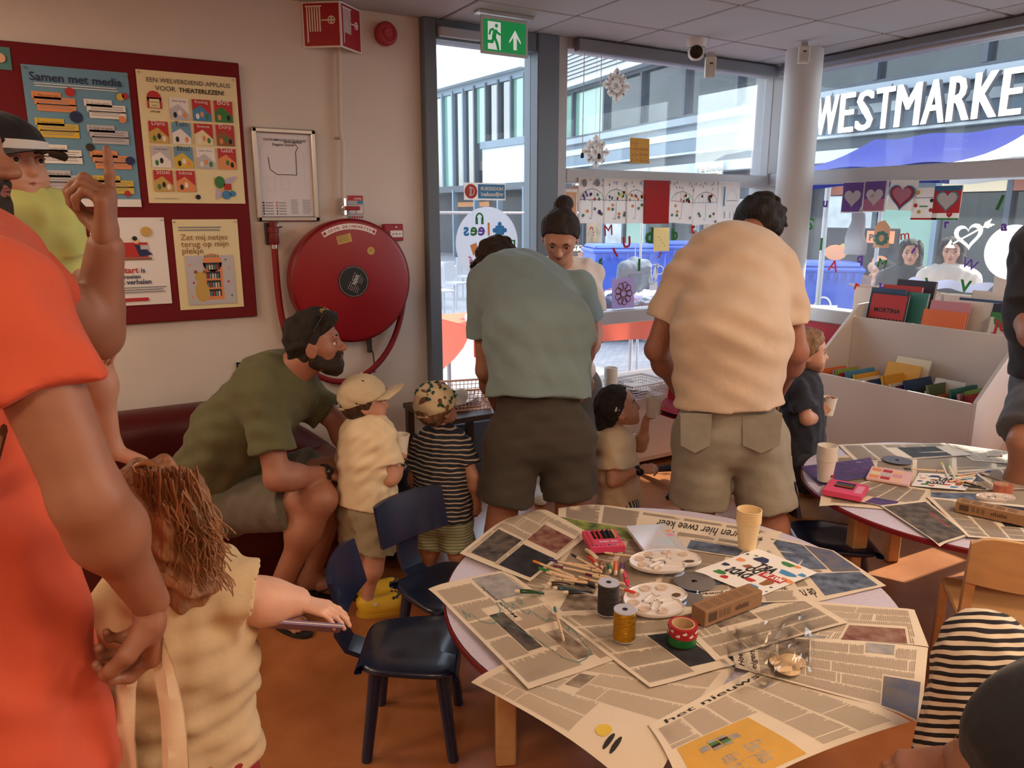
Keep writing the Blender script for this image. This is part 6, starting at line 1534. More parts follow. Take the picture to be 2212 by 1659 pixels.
def snowflake(px, py, wpx, hpx, label, col, dots, seed, rot=0.0):
    a, z = wA(px, py, .01); a2, z2 = wA(px + wpx, py + hpx, .01); W_, H_ = abs(a2 - a), abs(z - z2)
    t = thing('paper_snowflake', label, 'snowflake', (a, WY - .01, z - H_), group='paper snowflakes on the upper window')
    mb = frA(a, z, .012, rot)
    zk = [0.0]
    def blade(u0, v0, u1, v1, t_): 
        dx, dy = u1 - u0, v1 - v0; l_ = math.hypot(dx, dy); nx, ny = -dy / l_ * t_, dx / l_ * t_
        V = [(W_ * (u0 + nx), H_ * (v0 + ny)), (W_ * (u0 - nx), H_ * (v0 - ny)), (W_ * (u1 - nx), H_ * (v1 - ny)), (W_ * (u1 + nx), H_ * (v1 + ny))]
        zk[0] += .0003; mb.prism(V, zk[0], zk[0] + .0002)
    for k in range(8):
        q = k * PI / 4; R_ = 1.0 if k % 2 == 0 else .85; c, s_ = math.cos(q), math.sin(q)
        blade(0, 0, c * R_, s_ * R_, .11)
        for sg in (-1, 1): blade(c * .45, s_ * .45, .62 * math.cos(q + sg * .55), .62 * math.sin(q + sg * .55), .12)
        mb.prism([(W_ * (c * (R_ - .2) + .3 * math.cos(x)), H_ * (s_ * (R_ - .2) + .3 * math.sin(x))) for x in np.linspace(0, 2 * PI, 4, endpoint=False)], .009 + .0003 * k, .0092 + .0003 * k)
    ring(mb, 0, 0, W_ * .36, H_ * .36, W_ * .14, 0, 0, 2 * PI, 16, .0125)
    put('cut_paper', mb, backlit(PR[col]), t)
    r_ = random.Random(seed); mb = frA(a, z, .026, rot)
    for k in range(16): q = (k % 8) * PI / 4; rr_ = .3 + .55 * r_.random(); mb.disc(W_ * rr_ * math.cos(q), H_ * rr_ * math.sin(q), .0045, 0, pc(dots[k % len(dots)]), 7)
    put('marker_dots', mb, PMT, t)
    mb = MB(); mb.tube([(a, WY - .01, z + H_ * .9), (a, WY - .01, 2.58)], .0008, 4); put('thread', mb, PR['lgrey'], t)
snowflake(1330, 185, 27, 38, 'white paper snowflake with red and purple dots, higher one', 'white', ('red', 'purple'), 1); snowflake(1285, 328, 27, 36, 'white paper snowflake with purple dots, lower left one', 'white', ('purple', 'navy'), 2)
def brownflake(mb, w_, h_):
    r_ = random.Random(5)
    for k in range(14): u, v = (.12 + .25 * (k % 4)), .12 + .22 * (k // 4); mb.disc(w_ * u, h_ * v, .012, .0003, pc('peach'), 4 + k % 2, .016); mb.disc(w_ * u, h_ * v, .004, .0006, pc('navy'), 6)
drawing('A', (1361, 297), (1401, 354), 'brown paper square with cut-out shapes on the upper pane', brownflake, 'gold', d=.012, group='papers on the upper pane')
def letter(side, ch, px, py, hpx, col, rot=0.0, extra=''):
    a, z = (wA if side == 'A' else wB)(px, py, -.018); _, z2 = (wA if side == 'A' else wB)(px, py + hpx, -.018)
    sz = abs(z - z2) / .72
    mb = (frA if side == 'A' else frB)(a, z, -.017, rot); mb.text(ch, 0, -sz * .35, sz, 0, 0, 0.0 if ch in 'MWAmw' else .03, 'C', depth=.03)
    t = put('letter_sticker', mb, backlit(PR[col]), None, None, '%s %s letter %s stuck on the %s window pane%s' % (col, 'capital' if ch.isupper() else 'small', ch, 'middle' if side == 'A' else 'right', extra), 'sticker', 'letter stickers on the glass')
for a in (('M', 1313, 497, 24, 'red', .1), ('U', 1353, 523, 24, 'red', .1), ('I', 1328, 545, 22, 'red', .6), ('d', 1402, 508, 34, 'green', 0), ('t', 1497, 492, 24, 'red', -.05), ('b', 1457, 505, 26, 'green', .2), ('f', 1298, 572, 26, 'green', .3), ('l', 1380, 572, 26, 'green', 0), ('i', 1425, 550, 16, 'red', -.4)): letter('A', *a)
for a in (('S', 1751, 483, 26, 'green', -.1), ('u', 1783, 437, 20, 'purple', 0), ('k', 1837, 526, 22, 'green', .3), ('m', 1954, 507, 22, 'red', .15), ('A', 1801, 574, 26, 'red', -.2), ('q', 1858, 556, 22, 'purple', 0), ('M', 1905, 569, 22, 'green', -.2), ('r', 1852, 616, 20, 'red', -.3), ('y', 1906, 618, 24, 'purple', -.4), ('L', 2008, 610, 24, 'green', .4), ('V', 2086, 618, 26, 'green', -.1), ('W', 2095, 570, 24, 'purple', -.3), ('a', 2170, 487, 22, 'purple', 0), ('I', 2160, 437, 32, 'green', -.3), ('r', 2045, 482, 20, 'purple', .1), ('i', 1975, 538, 20, 'purple', -.5), ('l', 1774, 527, 26, 'green', 0), ('n', 1948, 622, 18, 'blue', 0), ('j', 2164, 645, 18, 'pink', -.5)): letter('B', *a)
x, z = wA(1279, 505, -.017); mb = frA(x, z, -.017, .2)
ring(mb, 0, .03, .014, .016, .007, 0, 0, PI, 10); [mb.rect(.007, .03 - .009 * (k + 1), .014, .03 - .009 * k, .0004, k % 2) for k in range(6)]
put('candy_cane_sticker', mb, [PR['red'], PR['white']], None, None, 'small red and white candy cane sticker left on the middle pane', 'sticker')
x, z = wA(1416, 590, -.017); t = thing('bicycle_sticker', 'white sticker of a rider on a bicycle on the middle pane', 'sticker', (x, WY, z)); mb = frA(x, z, -.017)
ring(mb, -.03, -.05, .03, .03, .008, 0); ring(mb, .04, .02, .035, .035, .01, 0); mb.disc(.0, -.0, .022, .0005, 0, 12, .05); mb.rect(-.05, -.12, .02, -.06, .0005, 0); mb.rect(-.03, .055, .03, .065, .0005, 0); mb.rect(.005, .03, .012, .06, .0005, 0); put('film', mb, [backlit(PR['lgrey'])], t)
yv, z = wB(2092, 508, -.017); t = thing('heart_sticker', 'white heart and arrow sticker on the right window', 'sticker', (WX, yv, z)); mb = frB(yv, z, -.017, .15)
ho, hi_ = heart_pts(0, 0, .085, 28), heart_pts(0, 0, .058, 28)
for k in range(28): mb.add([ho[k], hi_[k], hi_[(k + 1) % 28], ho[(k + 1) % 28]], [(0, 1, 2, 3)])
put('heart', mb, backlit(PR['white']), t); mb = frB(yv, z, -.0165, .55); mb.rect(-.11, -.005, .13, .005, .0004); mb.poly([(-.15, 0, .0004), (-.10, -.03, .0004), (-.10, .03, .0004)]); [mb.poly([(.09 + .015 * k, 0, .0005), (.115 + .015 * k, .022, .0005), (.125 + .015 * k, .018, .0005), (.103 + .015 * k, 0, .0005), (.125 + .015 * k, -.018, .0005), (.115 + .015 * k, -.022, .0005)]) for k in range(3)]; put('arrow', mb, backlit(PR['white']), t)
def vinyl(nm, lab, fr, r_, deco=True):
    t = thing(nm, lab, 'sticker', tuple(fr.T[0]), group='round window stickers'); T0 = fr.T
    fr.disc(0, 0, r_, 0, 0, 64); put('film', fr, backlit(M('frosted_film', (206, 208, 216), .7)), t)
    if deco:
        m2 = MB(); m2.T = (T0[0] + T0[1][2] * .001, T0[1])
        for k, (ch, c) in enumerate((('l', 'orange'), ('e', 'purple'), ('e', 'green'), ('s', 'blue'))): m2.text(ch, r_ * (.05 - .24 * k), r_ * .22, r_ * .48, pc(c), 0, .03, 'C', mirror=True)
        m2.text('m', r_ * .78, -r_ * .12, r_ * .42, pc('green'), 0, .02, 'C', mirror=True); m2.text('t', -r_ * .5, -r_ * .75, r_ * .5, pc('pink'), 0, .02, 'C', mirror=True); m2.text('f', -r_ * .55, -r_ * .65, r_ * .42, pc('pink'), 0, .02, 'C', mirror=True)
        m2.frame(tuple(T0[0] + T0[1][2] * .001), *T0[1]); ring(m2, -r_ * .25, r_ * .68, r_ * .13, r_ * .16, r_ * .05, pc('green'), 0, PI, 12); m2.rect(-r_ * .38, r_ * .52, -r_ * .30, r_ * .70, .0004, pc('green')); m2.rect(-r_ * .20, r_ * .52, -r_ * .12, r_ * .70, .0004, pc('green'))
        m2.rect(r_ * .26, r_ * .22, r_ * .54, r_ * .48, .0004, pc('blue')); [m2.disc(r_ * (.40 + .17 * math.cos(q)), r_ * (.35 + .17 * math.sin(q)), r_ * .07, .0005, pc('blue'), 10) for q in (0, PI / 2, PI, 3 * PI / 2)]
        m2.poly([(-r_ * .56, -r_ * .05, .0004), (-r_ * .36, r_ * .02, .0004), (-r_ * .26, -r_ * .26, .0004), (-r_ * .46, -r_ * .34, .0004)], pc('orange'))
        put('lettering', m2, PMT, t)
x, z = wxz(1053, 525, -.017); vinyl('window_sticker', 'large round white sticker with mirrored word lees on the door glass', MB().frame((x, WY + .0175, z), (1, 0, 0), (0, 0, 1), (0, -1, 0)), .215)
yv, z = wB(2187, 545, -.017); vinyl('window_sticker', 'plain round white sticker at the right end of the right window', frB(yv, z, -.0175), .155, False)
x0, z1 = wxz(1002, 394, -.017); x1, z0 = wxz(1092, 433, -.017); t = thing('door_notice', 'mirrored emergency door notice NOODDEUR vrijhouden on the door glass', 'sign', (x0, WY, z0))
W_, H_ = x1 - x0, z1 - z0; mb = MB().frame((x0, WY + .018, z0), (1, 0, 0), (0, 0, 1), (0, -1, 0)); mb.box((0, 0, 0), (W_, H_, .0008)); put('plate', mb, backlit(PR['white']), t)
mb = MB().frame((x0, WY + .0168, z0), (1, 0, 0), (0, 0, 1), (0, -1, 0)); mb.rect(W_ * .33, H_ * .1, W_ * .98, H_ * .92, 0, pc('blue')); mb.disc(W_ * .165, H_ * .5, H_ * .42, 0, pc('red'), 24); mb.rect(W_ * .13, H_ * .24, W_ * .18, H_ * .76, .0004, pc('white')); ring(mb, W_ * .19, H_ * .5, H_ * .16, H_ * .22, .004, pc('white')); tfit(mb, 'NOODDEUR', W_ * .38, W_ * .94, H_ * .58, pc('white'), .03, .0005, True); tfit(mb, 'vrijhouden!', W_ * .40, W_ * .94, H_ * .24, pc('white'), .03, .0005, True); put('print', mb, PM, t)
p = ax(1850, 500, WX - .12)
t = thing('plastic_bag', 'white plastic carrier bag hanging in the right window', 'bag', tuple(p - UP * .13)); V = []
def bag(u, v):
    a = u * 2 * PI; w_ = .045 + .035 * (1 - v) ** .7; return p + A3(.02 * math.cos(a), w_ * math.sin(a) * (1 + .1 * math.sin(6 * v)), -.15 + .27 * v) + A3(0, .008 * math.sin(9 * v + a * 2), 0)
mb = MB(); mb.grid(bag, 16, 12); put('film', mb, backlit(M('bag_film', (206, 212, 222), .4)), t, 60); mb = MB(); mb.tube([p + A3(0, -.03, .11), p + A3(0, -.02, .16), p + A3(0, .0, .11)], .005, 6); put('handle', mb, M('bag_film'), t)
p = ax(1905, 508, WX - .02); t = thing('paper_ornament', 'orange paper tag with teal cut-out leaves hanging in the right window', 'ornament', tuple(p - UP * .1)); mb = frB(p[1], p[2], .02); mb.prism([(-.055, -.08), (.055, -.08), (.055, .05), (.012, .095), (-.03, .085), (-.055, .05)], 0, .001); put('tag', mb, PR['peach'], t); mb = frB(p[1], p[2], .0215)
for k in range(9): a = k * .7; mb.disc(.035 * math.cos(a), -.02 + .035 * math.sin(a), .02, .0003 * k, 0, 6, .014)
put('leaves', mb, PR['teal'], t)

m_card = M('brown_cardboard', (186, 164, 138), .8, var=.05, scale=12)
def carton(lo, hi, label, flap=True):
    t = thing('cardboard_carton', label, 'box', ((lo[0] + hi[0]) / 2, (lo[1] + hi[1]) / 2, lo[2]), group='cartons outside the right window')
    mb = MB(); mb.box(lo, hi, bev=.004); put('carton', mb, m_card, t)
    mb = MB(); mb.box((lo[0] - .002, (lo[1] + hi[1]) / 2 - .025, lo[2] + .05), (lo[0], (lo[1] + hi[1]) / 2 + .025, hi[2])); put('tape', mb, M('packing_tape', (176, 150, 118), .3), t)
    if flap: mb = MB(); mb.add([(lo[0], lo[1], hi[2]), (lo[0], hi[1], hi[2]), (lo[0] - .08, hi[1], hi[2] + .03), (lo[0] - .08, lo[1], hi[2] + .03)] + [(lo[0], lo[1], hi[2] + .004), (lo[0], hi[1], hi[2] + .004), (lo[0] - .08, hi[1], hi[2] + .034), (lo[0] - .08, lo[1], hi[2] + .034)], [(0, 1, 2, 3), (7, 6, 5, 4), (0, 4, 5, 1), (1, 5, 6, 2), (2, 6, 7, 3), (3, 7, 4, 0)]); put('flap', mb, m_card, t)
st = thing('trestle_table', 'market table carrying cartons outside the right window', 'table', (5.4, 3.0, -.1)); mb = MB(); mb.box((5.12, 2.3, .72), (5.75, 3.75, .76)); put('tabletop', mb, m_wood, st)
for x in (5.2, 5.68):
    for y in (2.4, 3.65): mb = MB(); mb.box((x - .02, y - .02, -.1), (x + .02, y + .02, .72)); put('leg', mb, m_wood, st)
carton((5.2, 3.27, .76), (5.6, 3.62, 1.06), 'open brown carton at the left behind the book bin'); carton((5.2, 2.95, .76), (5.6, 3.26, 1.07), 'open brown carton in the middle behind the book bin'); carton((5.2, 2.66, .76), (5.6, 2.93, 1.07), 'open brown carton at the right behind the book bin', False); carton((5.2, 2.30, .76), (5.6, 2.62, 1.45), 'tall brown carton at the right end behind the round sticker', False)
mb = MB(); mb.grid(lambda u, v: (5.3 + .25 * u, 3.3 - .6 * v, 1.09 + .05 * math.sin(PI * u) + .012 * math.sin(14 * v + 3 * u)), 10, 20); mb.grid(lambda u, v: (5.3 + .25 * u, 3.3 - .6 * v, 1.085), 4, 4); put('paper_stack', mb, M('lilac_paper', (206, 204, 228), .7), None, 50, 'crumpled lilac white paper lying on top of the cartons outside', 'paper')
mb = MB(); mb.box((5.9, 2.1, .9), (6.0, 2.75, 2.05)); put('display_panel', mb, M('grey_panel', (150, 150, 154), .7), None, None, 'upright grey panel outside at the right end of the right window', 'panel')
m_blue = M('awning_blue', (12, 30, 112), .8, var=.08, scale=3, spec=.1); m_awhite = M('awning_white', (226, 232, 236), .7)
aw = thing('stall_awning', 'blue and white market stall awning outside the right window', 'awning', (6.2, 3.4, 0))
def awn(u, v, y0, y1): y = y0 + (y1 - y0) * u; return (6.0 + 1.2 * v, y, 2.0 + .34 * v - .05 * math.sin(PI * v) + .012 * math.sin(9 * y))
for nm, mt, y0, y1 in (('blue_canvas', m_blue, 4.95, 3.45), ('white_canvas', m_awhite, 3.45, 1.2)):
    mb = MB(); mb.grid(lambda u, v: awn(u, v, y0, y1), 20, 8); mb.grid(lambda u, v: awn(u, v, y0, y1) + A3(0, 0, -.006), 20, 8); put(nm, mb, mt, aw, 60)
    mb = MB(); mb.grid(lambda u, v: awn(u, 0, y0, y1) - A3(0, 0, .16 * v), 20, 2); put('valance', mb, mt, aw, 60)
for x, y in ((6.05, 4.8), (6.05, 1.4), (7.2, 4.8), (7.2, 1.4)): mb = MB(); mb.tube([(x, y, -.1), (x, y, 2.02 + (.3 if x > 7 else 0))], .02, 8); put('pole', mb, m_alu, aw, 50)
def container(c, rz, w_, d_, h_, label):
    t = thing('wheelie_container', label, 'waste container', (c[0], c[1], -.1), rz, group='blue waste containers'); mm = M('container_blue', (34, 82, 196), .45)
    mb = MB(); V = [(-w_ * .42, -d_ * .42, .16), (w_ * .42, -d_ * .42, .16), (w_ * .42, d_ * .42, .16), (-w_ * .42, d_ * .42, .16), (-w_ / 2, -d_ / 2, h_), (w_ / 2, -d_ / 2, h_), (w_ / 2, d_ / 2, h_), (-w_ / 2, d_ / 2, h_)]; mb.add(V, [(0, 3, 2, 1), (0, 1, 5, 4), (1, 2, 6, 5), (2, 3, 7, 6), (3, 0, 4, 7)]); put('body', mb, mm, t, world=False)
    mb = MB(); mb.box((-w_ * .53, -d_ * .53, h_), (w_ * .53, d_ * .53, h_ + .06), bev=.02); mb.box((-w_ * .5, -d_ * .5, h_ + .05), (w_ * .5, d_ * .5, h_ + .11), bev=.03); put('lid', mb, mm, t, world=False)
    for k in range(9): mb = MB(); mb.box((-w_ * .5 + w_ * k / 9, -d_ * .5 - .02, h_ - .09), (-w_ * .5 + w_ * k / 9 + .03, -d_ * .5 + .02, h_)); put('rib', mb, mm, t, world=False)
    for sx in (-1, 1):
        for sy in (-1, 1): mb = MB(); mb.lathe([(0, -.025), (.08, -.025), (.08, .025), (0, .025)], 14, (sx * w_ * .36, sy * d_ * .36, .08), ax=(1, 0, 0)); put('wheel', mb, PR['black'], t, 40, world=False)
    mb = MB().frame((0, -d_ * .475, h_ * .62), (1, 0, 0), nrm(A3(0, -.06, 1)), (0, -1, 0)); ring(mb, 0, 0, .10, .13, .02, 0); mb.rect(-.16, -.03, .16, .03, .004, 0); put('emblem', mb, [PR['white']], t, world=False)
q = ay(1345, 560, 8.2); container(q, YAW * -1 + .1, .95, .8, 1.2, 'blue waste container standing behind the letter stickers M and U'); q = ay(1490, 560, 8.6); container(q, -.5, .95, .8, 1.2, 'blue waste container behind the cream-shirted man'); q = ax(1772, 580, 7.8); container(q, -.75, .8, .75, 1.05, 'blue waste container right of the column')
q = ax(1850, 570, 8.2); fb = thing('menu_board', 'black menu board with food photos outside near the container', 'sign board', (q[0], q[1], -.1)); mb = MB().frame((q[0], q[1], -.1), (0, -1, 0), (0, 0, 1), (-1, 0, 0)); mb.box((-.5, 0, -.03), (.5, 1.55, 0), bev=.01); put('panel', mb, PR['black'], fb); mb = MB().frame((q[0] - .002, q[1], -.1), (0, -1, 0), (0, 0, 1), (-1, 0, 0))
for u, v, r_, c in ((-.3, 1.25, .16, 'orange'), (-.15, 1.3, .12, 'gold'), (.1, .9, .18, 'peach'), (.05, .95, .1, 'red'), (-.05, .88, .08, 'green'), (.3, 1.1, .15, 'peach'), (.3, 1.18, .1, 'orange')): mb.disc(u, v, r_, .001 + r_ * .01, pc(c), 12, r_ * .6)
mb.rect(.1, 1.38, .45, 1.52, .001, pc('orange')); mb.text('PIECE', .13, 1.41, .1, pc('black'), .002, .03); mb.text('KAPSALON', -.1, .5, .1, pc('white'), .002); put('print', mb, PM, fb)
mb = MB(); q = ax(1775, 560, 6.9); mb.tube([(q[0], q[1], -.1), (q[0], q[1], 1.9)], .028, 10); put('steel_pole', mb, m_alu, None, 50, 'grey steel pole in front of the blue container on the right', 'pole')
cs = thing('market_table', 'market table with orange cloth outside the middle window', 'table', (3.8, 5.6, -.1)); m_or = M('orange_tablecloth', (222, 86, 46), .8)
mb = MB(); mb.box((2.75, 5.25, .70), (5.2, 6.1, .73)); put('tabletop', mb, m_or, cs)
mb = MB(); mb.grid(lambda u, v: (2.75 + 2.45 * u, 5.25 - .02 * math.sin(25 * u) * v - .02, .73 - .24 * v - .02 * math.sin(9 * u) * v), 40, 4); mb.grid(lambda u, v: (2.73 - .25 * v * v, 5.25 + .85 * u, .73 - .32 * v), 6, 4); put('cloth_skirt', mb, m_or, cs, 60)
for x in (2.9, 5.0):
    for y in (5.35, 6.0): mb = MB(); mb.tube([(x, y, -.1), (x, y, .70)], .02, 8); put('leg', mb, m_alu, cs)
r_ = random.Random(9); CN = [('white', (226, 226, 230)), ('navy', (50, 58, 92)), ('pale blue', (160, 184, 214)), ('maroon', (120, 70, 84)), ('grey', (120, 124, 132)), ('lilac', (186, 176, 206)), ('beige', (206, 192, 170)), ('teal', (60, 120, 130))]
for i in range(15):
    n_, c = CN[i % 8]; x, y = 2.95 + .15 * i + .03 * r_.random(), 5.45 + .22 * (i % 3); a, b_, h_ = .15, .12, .05 + .06 * r_.random()
    V, Q = sdf_mesh([ell((x, y, .735 + h_ * .5), (a, b_, h_ * .9), None, .02), ell((x + .05, y + .03, .735 + h_), (a * .6, b_ * .7, h_ * .6), None, .03)], .016, wrk(.012, i, .8)) if True else None
    put('folded_clothing', vmesh((V, Q)), M('garment_' + n_, c, .9), None, 179, '%s garment heap on the orange market table, %s' % (n_, ['front row', 'middle row', 'back row'][i % 3] + (' left half' if i < 8 else ' right half')), 'clothing', 'clothes on the market table')
def hung(px, py, Y, w_, h_, c, label):
    q = ay(px, py, Y); t = thing('hanging_jacket', label, 'clothing', (q[0], q[1], q[2] - h_))
    V, Q = sdf_mesh([cone((q[0] - w_ * .3, q[1], q[2] - .08), (q[0] + w_ * .3, q[1], q[2] - .08), .07, .07, .05), cone((q[0], q[1], q[2] - .1), (q[0], q[1], q[2] - h_), w_ * .3, w_ * .42, .06, (A3(0, 1, 0), .4)), cone((q[0] - w_ * .38, q[1], q[2] - .1), (q[0] - w_ * .5, q[1], q[2] - h_ * .8), .06, .05, .04), cone((q[0] + w_ * .38, q[1], q[2] - .1), (q[0] + w_ * .5, q[1], q[2] - h_ * .8), .06, .05, .04)], .016, wrk(.008, 3)); put('jacket', vmesh((V, Q)), M('jacket_%d' % c[0], c, .9), t, 179); mb = MB(); mb.tube([(q[0] - w_ * .3, q[1], q[2] - .05), (q[0], q[1], q[2] + .03), (q[0] + w_ * .3, q[1], q[2] - .05)], .006, 6); mb.tube([(q[0], q[1], q[2] + .03), (q[0], q[1], q[2] + .12)], .004, 6); put('hanger', mb, m_alu, t)
hung(1372, 560, 6.25, .42, .55, (96, 104, 116), 'grey jacket hanging above the market table'); 
mb = MB(); mb.tube([(2.8, 6.25, -.1), (2.8, 6.25, 1.62), (5.3, 6.25, 1.62), (5.3, 6.25, -.1)], .014, 8); put('clothes_rail', mb, m_alu, None, 50, 'thin steel clothes rail behind the orange market table', 'rail')
q = az(960, 640, -.1)
for k in range(3):
    x, y = 5.4 + .9 * k, 11.5 + 1.2 * k; t = thing('terrace_chair', 'metal terrace chair far across the street, %s of three' % ('nearest', 'middle one', 'farthest')[k], 'chair', (x, y, -.1), .4 * k, group='terrace chairs'); 
    mb = MB(); mb.box((-.2, -.2, .44), (.2, .2, .47)); put('seat', mb, m_alu, t, world=False); mb = MB(); mb.box((-.2, .18, .5), (.2, .2, .85)); put('backrest', mb, m_alu, t, world=False)
    for sx in (-1, 1):
        for sy in (-1, 1): mb = MB(); mb.tube([(sx * .18, sy * .18, 0), (sx * .18, sy * .18, .46)], .014, 6); put('leg', mb, m_alu, t, world=False)
q = ay(958, 670, 6.6); t = thing('wheelbarrow_bin', 'grey tub with a red strap standing outside by the door frame', 'tub', (q[0] - .2, q[1], -.1)); mb = MB(); mb.lathe([(.16, .3), (.24, .72), (.26, .74), (.23, .72), (.15, .32)], 20, (q[0] - .2, q[1], -.1), capb=True); put('tub', mb, m_grey, t, 40); mb = MB(); mb.tube([(q[0] - .2 + .15 * math.cos(a), q[1], .62 + .22 * math.sin(a)) for a in np.linspace(0, PI, 10)], .02, 8); put('red_strap', mb, PR['red'], t, 50)
for sx in (-1, 1): mb = MB(); mb.tube([(q[0] - .2 + sx * .12, q[1], -.1), (q[0] - .2 + sx * .14, q[1], .24)], .015, 6); put('leg', mb, m_grey, t)

mb = MB(); lc = thing('low_cabinet', 'low white cabinet under the middle window', 'cabinet', (3.5, 3.7, 0)); mb.box((2.86, 3.55, .04), (4.1, 3.93, .52), bev=.004); put('body', mb, m_bin, lc); mb = MB(); mb.box((2.84, 3.52, .52), (4.12, 3.94, .545), bev=.004); put('top', mb, m_bin, lc)
for k in range(2): mb = MB(); mb.box((2.88 + .61 * k, 3.535, .07), (3.46 + .61 * k, 3.55, .50), bev=.003); dd = put('door', mb, m_bin, lc); mb = MB(); mb.lathe([(.012, 0), (.012, .015), (0, .018)], 12, (3.40 + .13 * k, 3.535, .36), ax=(0, -1, 0)); put('knob', mb, m_alu, dd, 40)
def basket(c, w_, d_, h_, rz, label, col):
    t = thing('plastic_basket', label, 'basket', tuple(c), rz, group='lattice baskets'); mm = M('basket_%d' % col[0], col, .5)
    def P_(s, v): # s along perimeter 0..4
        k = int(s) % 4; f = s - int(s); e = .86 + .14 * v; cs_ = [(-1, -1), (1, -1), (1, 1), (-1, 1)]; a, b_ = cs_[k], cs_[(k + 1) % 4]; return A3((a[0] + (b_[0] - a[0]) * f) * w_ / 2 * e, (a[1] + (b_[1] - a[1]) * f) * d_ / 2 * e, h_ * v)
    mb = MB()
    for k in range(4):
        for i in range(14): s = k + i / 14; mb.tube([P_(s, 0), P_(s, 1)], .0022, 4)
    for v in (0, .2, .4, .6, .8): mb.tube([P_(s, v) for s in np.linspace(0, 3.999, 33)] + [P_(0, v)], .0022, 4)
    put('lattice', mb, mm, t, 40, world=False, kind='stuff')
    mb = MB(); mb.tube([P_(s, 1) for s in np.linspace(0, 3.999, 33)] + [P_(0, 1)], .007, 6); put('rim', mb, mm, t, 40, world=False)
    mb = MB(); mb.box((-w_ * .43, -d_ * .43, 0), (w_ * .43, d_ * .43, .004)); put('base', mb, mm, t, world=False)
    for k in range(4): mb = MB().frame((0, 0, .01 + .012 * k), (math.cos(.3 * k), math.sin(.3 * k), 0), (-math.sin(.3 * k), math.cos(.3 * k), .05 * (k % 2))); mb.box((-w_ * .33, -d_ * .3, 0), (w_ * .3, d_ * .3, .003)); put('paper', mb, [PR['white'], PR['lilac'], PR['lgrey'], PR['white']][k], t, world=False)
q = az(1375, 850, .55); basket((q[0], min(3.72, q[1]), .546), .32, .24, .085, .1, 'white lattice basket with papers on the low cabinet', (214, 212, 222))
sb = thing('side_table', 'dark low side table with a lattice basket before the door', 'table', (1.84, 3.74, 0)); mb = MB(); mb.box((1.62, 3.50, .50), (2.07, 3.98, .53), bev=.004); put('tabletop', mb, M('dark_wood', (66, 48, 40), .5), sb)
for x in (1.65, 2.04):
    for y in (3.53, 3.95): mb = MB(); mb.box((x - .02, y - .02, 0), (x + .02, y + .02, .50)); put('leg', mb, M('dark_wood'), sb)
basket((1.88, 3.74, .531), .34, .26, .12, -.25, 'peach coloured lattice basket on the dark side table by the door', (232, 190, 166))
q = az(1318, 855, .56); cup((q[0], q[1], .546), 'stack of paper cups on the cabinet behind the little girl', n=11, group='stacked paper cups', step=.009)
mb = MB(); q2 = az(1345, 875, .55); mb.lathe([(.0, 0), (.055, 0), (.06, .02), (.05, .035), (0, .037)], 24, (2.98, 3.62, .546)); put('round_tin', mb, m_alu, None, 40, 'round tin lid next to the cup stack on the cabinet', 'tin')
for k in range(4): mb = MB().frame((3.98, 3.72, .547 + .012 * k), (math.cos(.15 * k), math.sin(.15 * k), 0), (-math.sin(.15 * k), math.cos(.15 * k), 0)); mb.box((-.1, -.14, 0), (.1, .14, .01), bev=.002); put('magazine', mb, [PR['lgrey'], PR['dark'], PR['white'], PR['navy']][k], None, None, '%s magazine in the pile on the low cabinet' % ['pale grey bottom', 'black second', 'white third', 'navy top'][k], 'magazine', 'magazines on the cabinet')
q = az(878, 1215, 0); bk = thing('backpack', 'large black backpack on the floor between the two toddlers', 'backpack', (q[0], q[1], 0))
V, Q = sdf_mesh([ell((q[0], q[1] + .1, .24), (.13, .10, .26), None, .03), ell((q[0], q[1] + .02, .16), (.11, .07, .13), None, .03)], .009, wrk(.006, 3), gcuts=[(A3(0, 0, .002), -UP)]); put('body', vmesh((V, Q)), M('black_nylon', (20, 20, 24), .7), bk, 179)
for s_ in (-1, 1): mb = MB(); mb.tube([(q[0] + s_ * .06, q[1] + .16, .46), (q[0] + s_ * .07, q[1] + .22, .40), (q[0] + s_ * .08, q[1] + .2, .1)], .012, 6, flat=.4); put('strap', mb, M('black_nylon'), bk, 50)
def fbook(y, z, w_, h_, mi, label, title=None, tcol=None, xo=0.0, art=None, lean=.18):
    up_ = nrm(A3(lean, 0, 1)); n_ = nrm(A3(-1, 0, lean)); book((XM + .05 + xo, y, z + .085), (0, -1, 0), n_, up_, w_, h_, .014, mi, label, 'front-facing picture books in the upper tier', title, tcol, art)
def mort(mb, w_, h_): mb.rect(w_ * .04, h_ * .45, w_ * .96, h_ * .96, .0002, pc('red')); [mb.disc(w_ * (.1 + .1 * k), h_ * .47, .012, .0004, pc('black'), 6) for k in range(9)]; mb.rect(0, 0, w_, h_ * .3, .0003, pc('grey'))
fbook(2.80, .76, .24, .31, 9, 'picture book titled Mortina in the upper tier', 'MORTINA', 'black', .0, mort); fbook(2.78, .78, .24, .33, 0, 'red picture book behind the Mortina book', None, None, .08); fbook(2.75, .78, .24, .36, 9, 'black book at the back behind the Mortina book', None, None, .16); fbook(2.83, .77, .22, .32, 1, 'dark blue book beside the Mortina book', None, None, .04); fbook(2.70, .77, .22, .31, 2, 'teal picture book behind the Mortina book', None, None, .055)
fbook(2.44, .78, .22, .27, 10, 'pink picture book titled Karel in the upper tier', 'KAREL', 'navy', .02); fbook(2.46, .74, .24, .26, 7, 'orange book in front of the Karel book', None, None, -.005); fbook(2.36, .78, .26, .28, 4, 'white book behind the Karel book', None, None, .06); fbook(2.33, .78, .26, .29, 1, 'dark blue book behind the Karel book', None, None, .10); fbook(2.30, .78, .28, .33, 4, 'pale grey large book at the back behind the Karel book', None, None, .16)
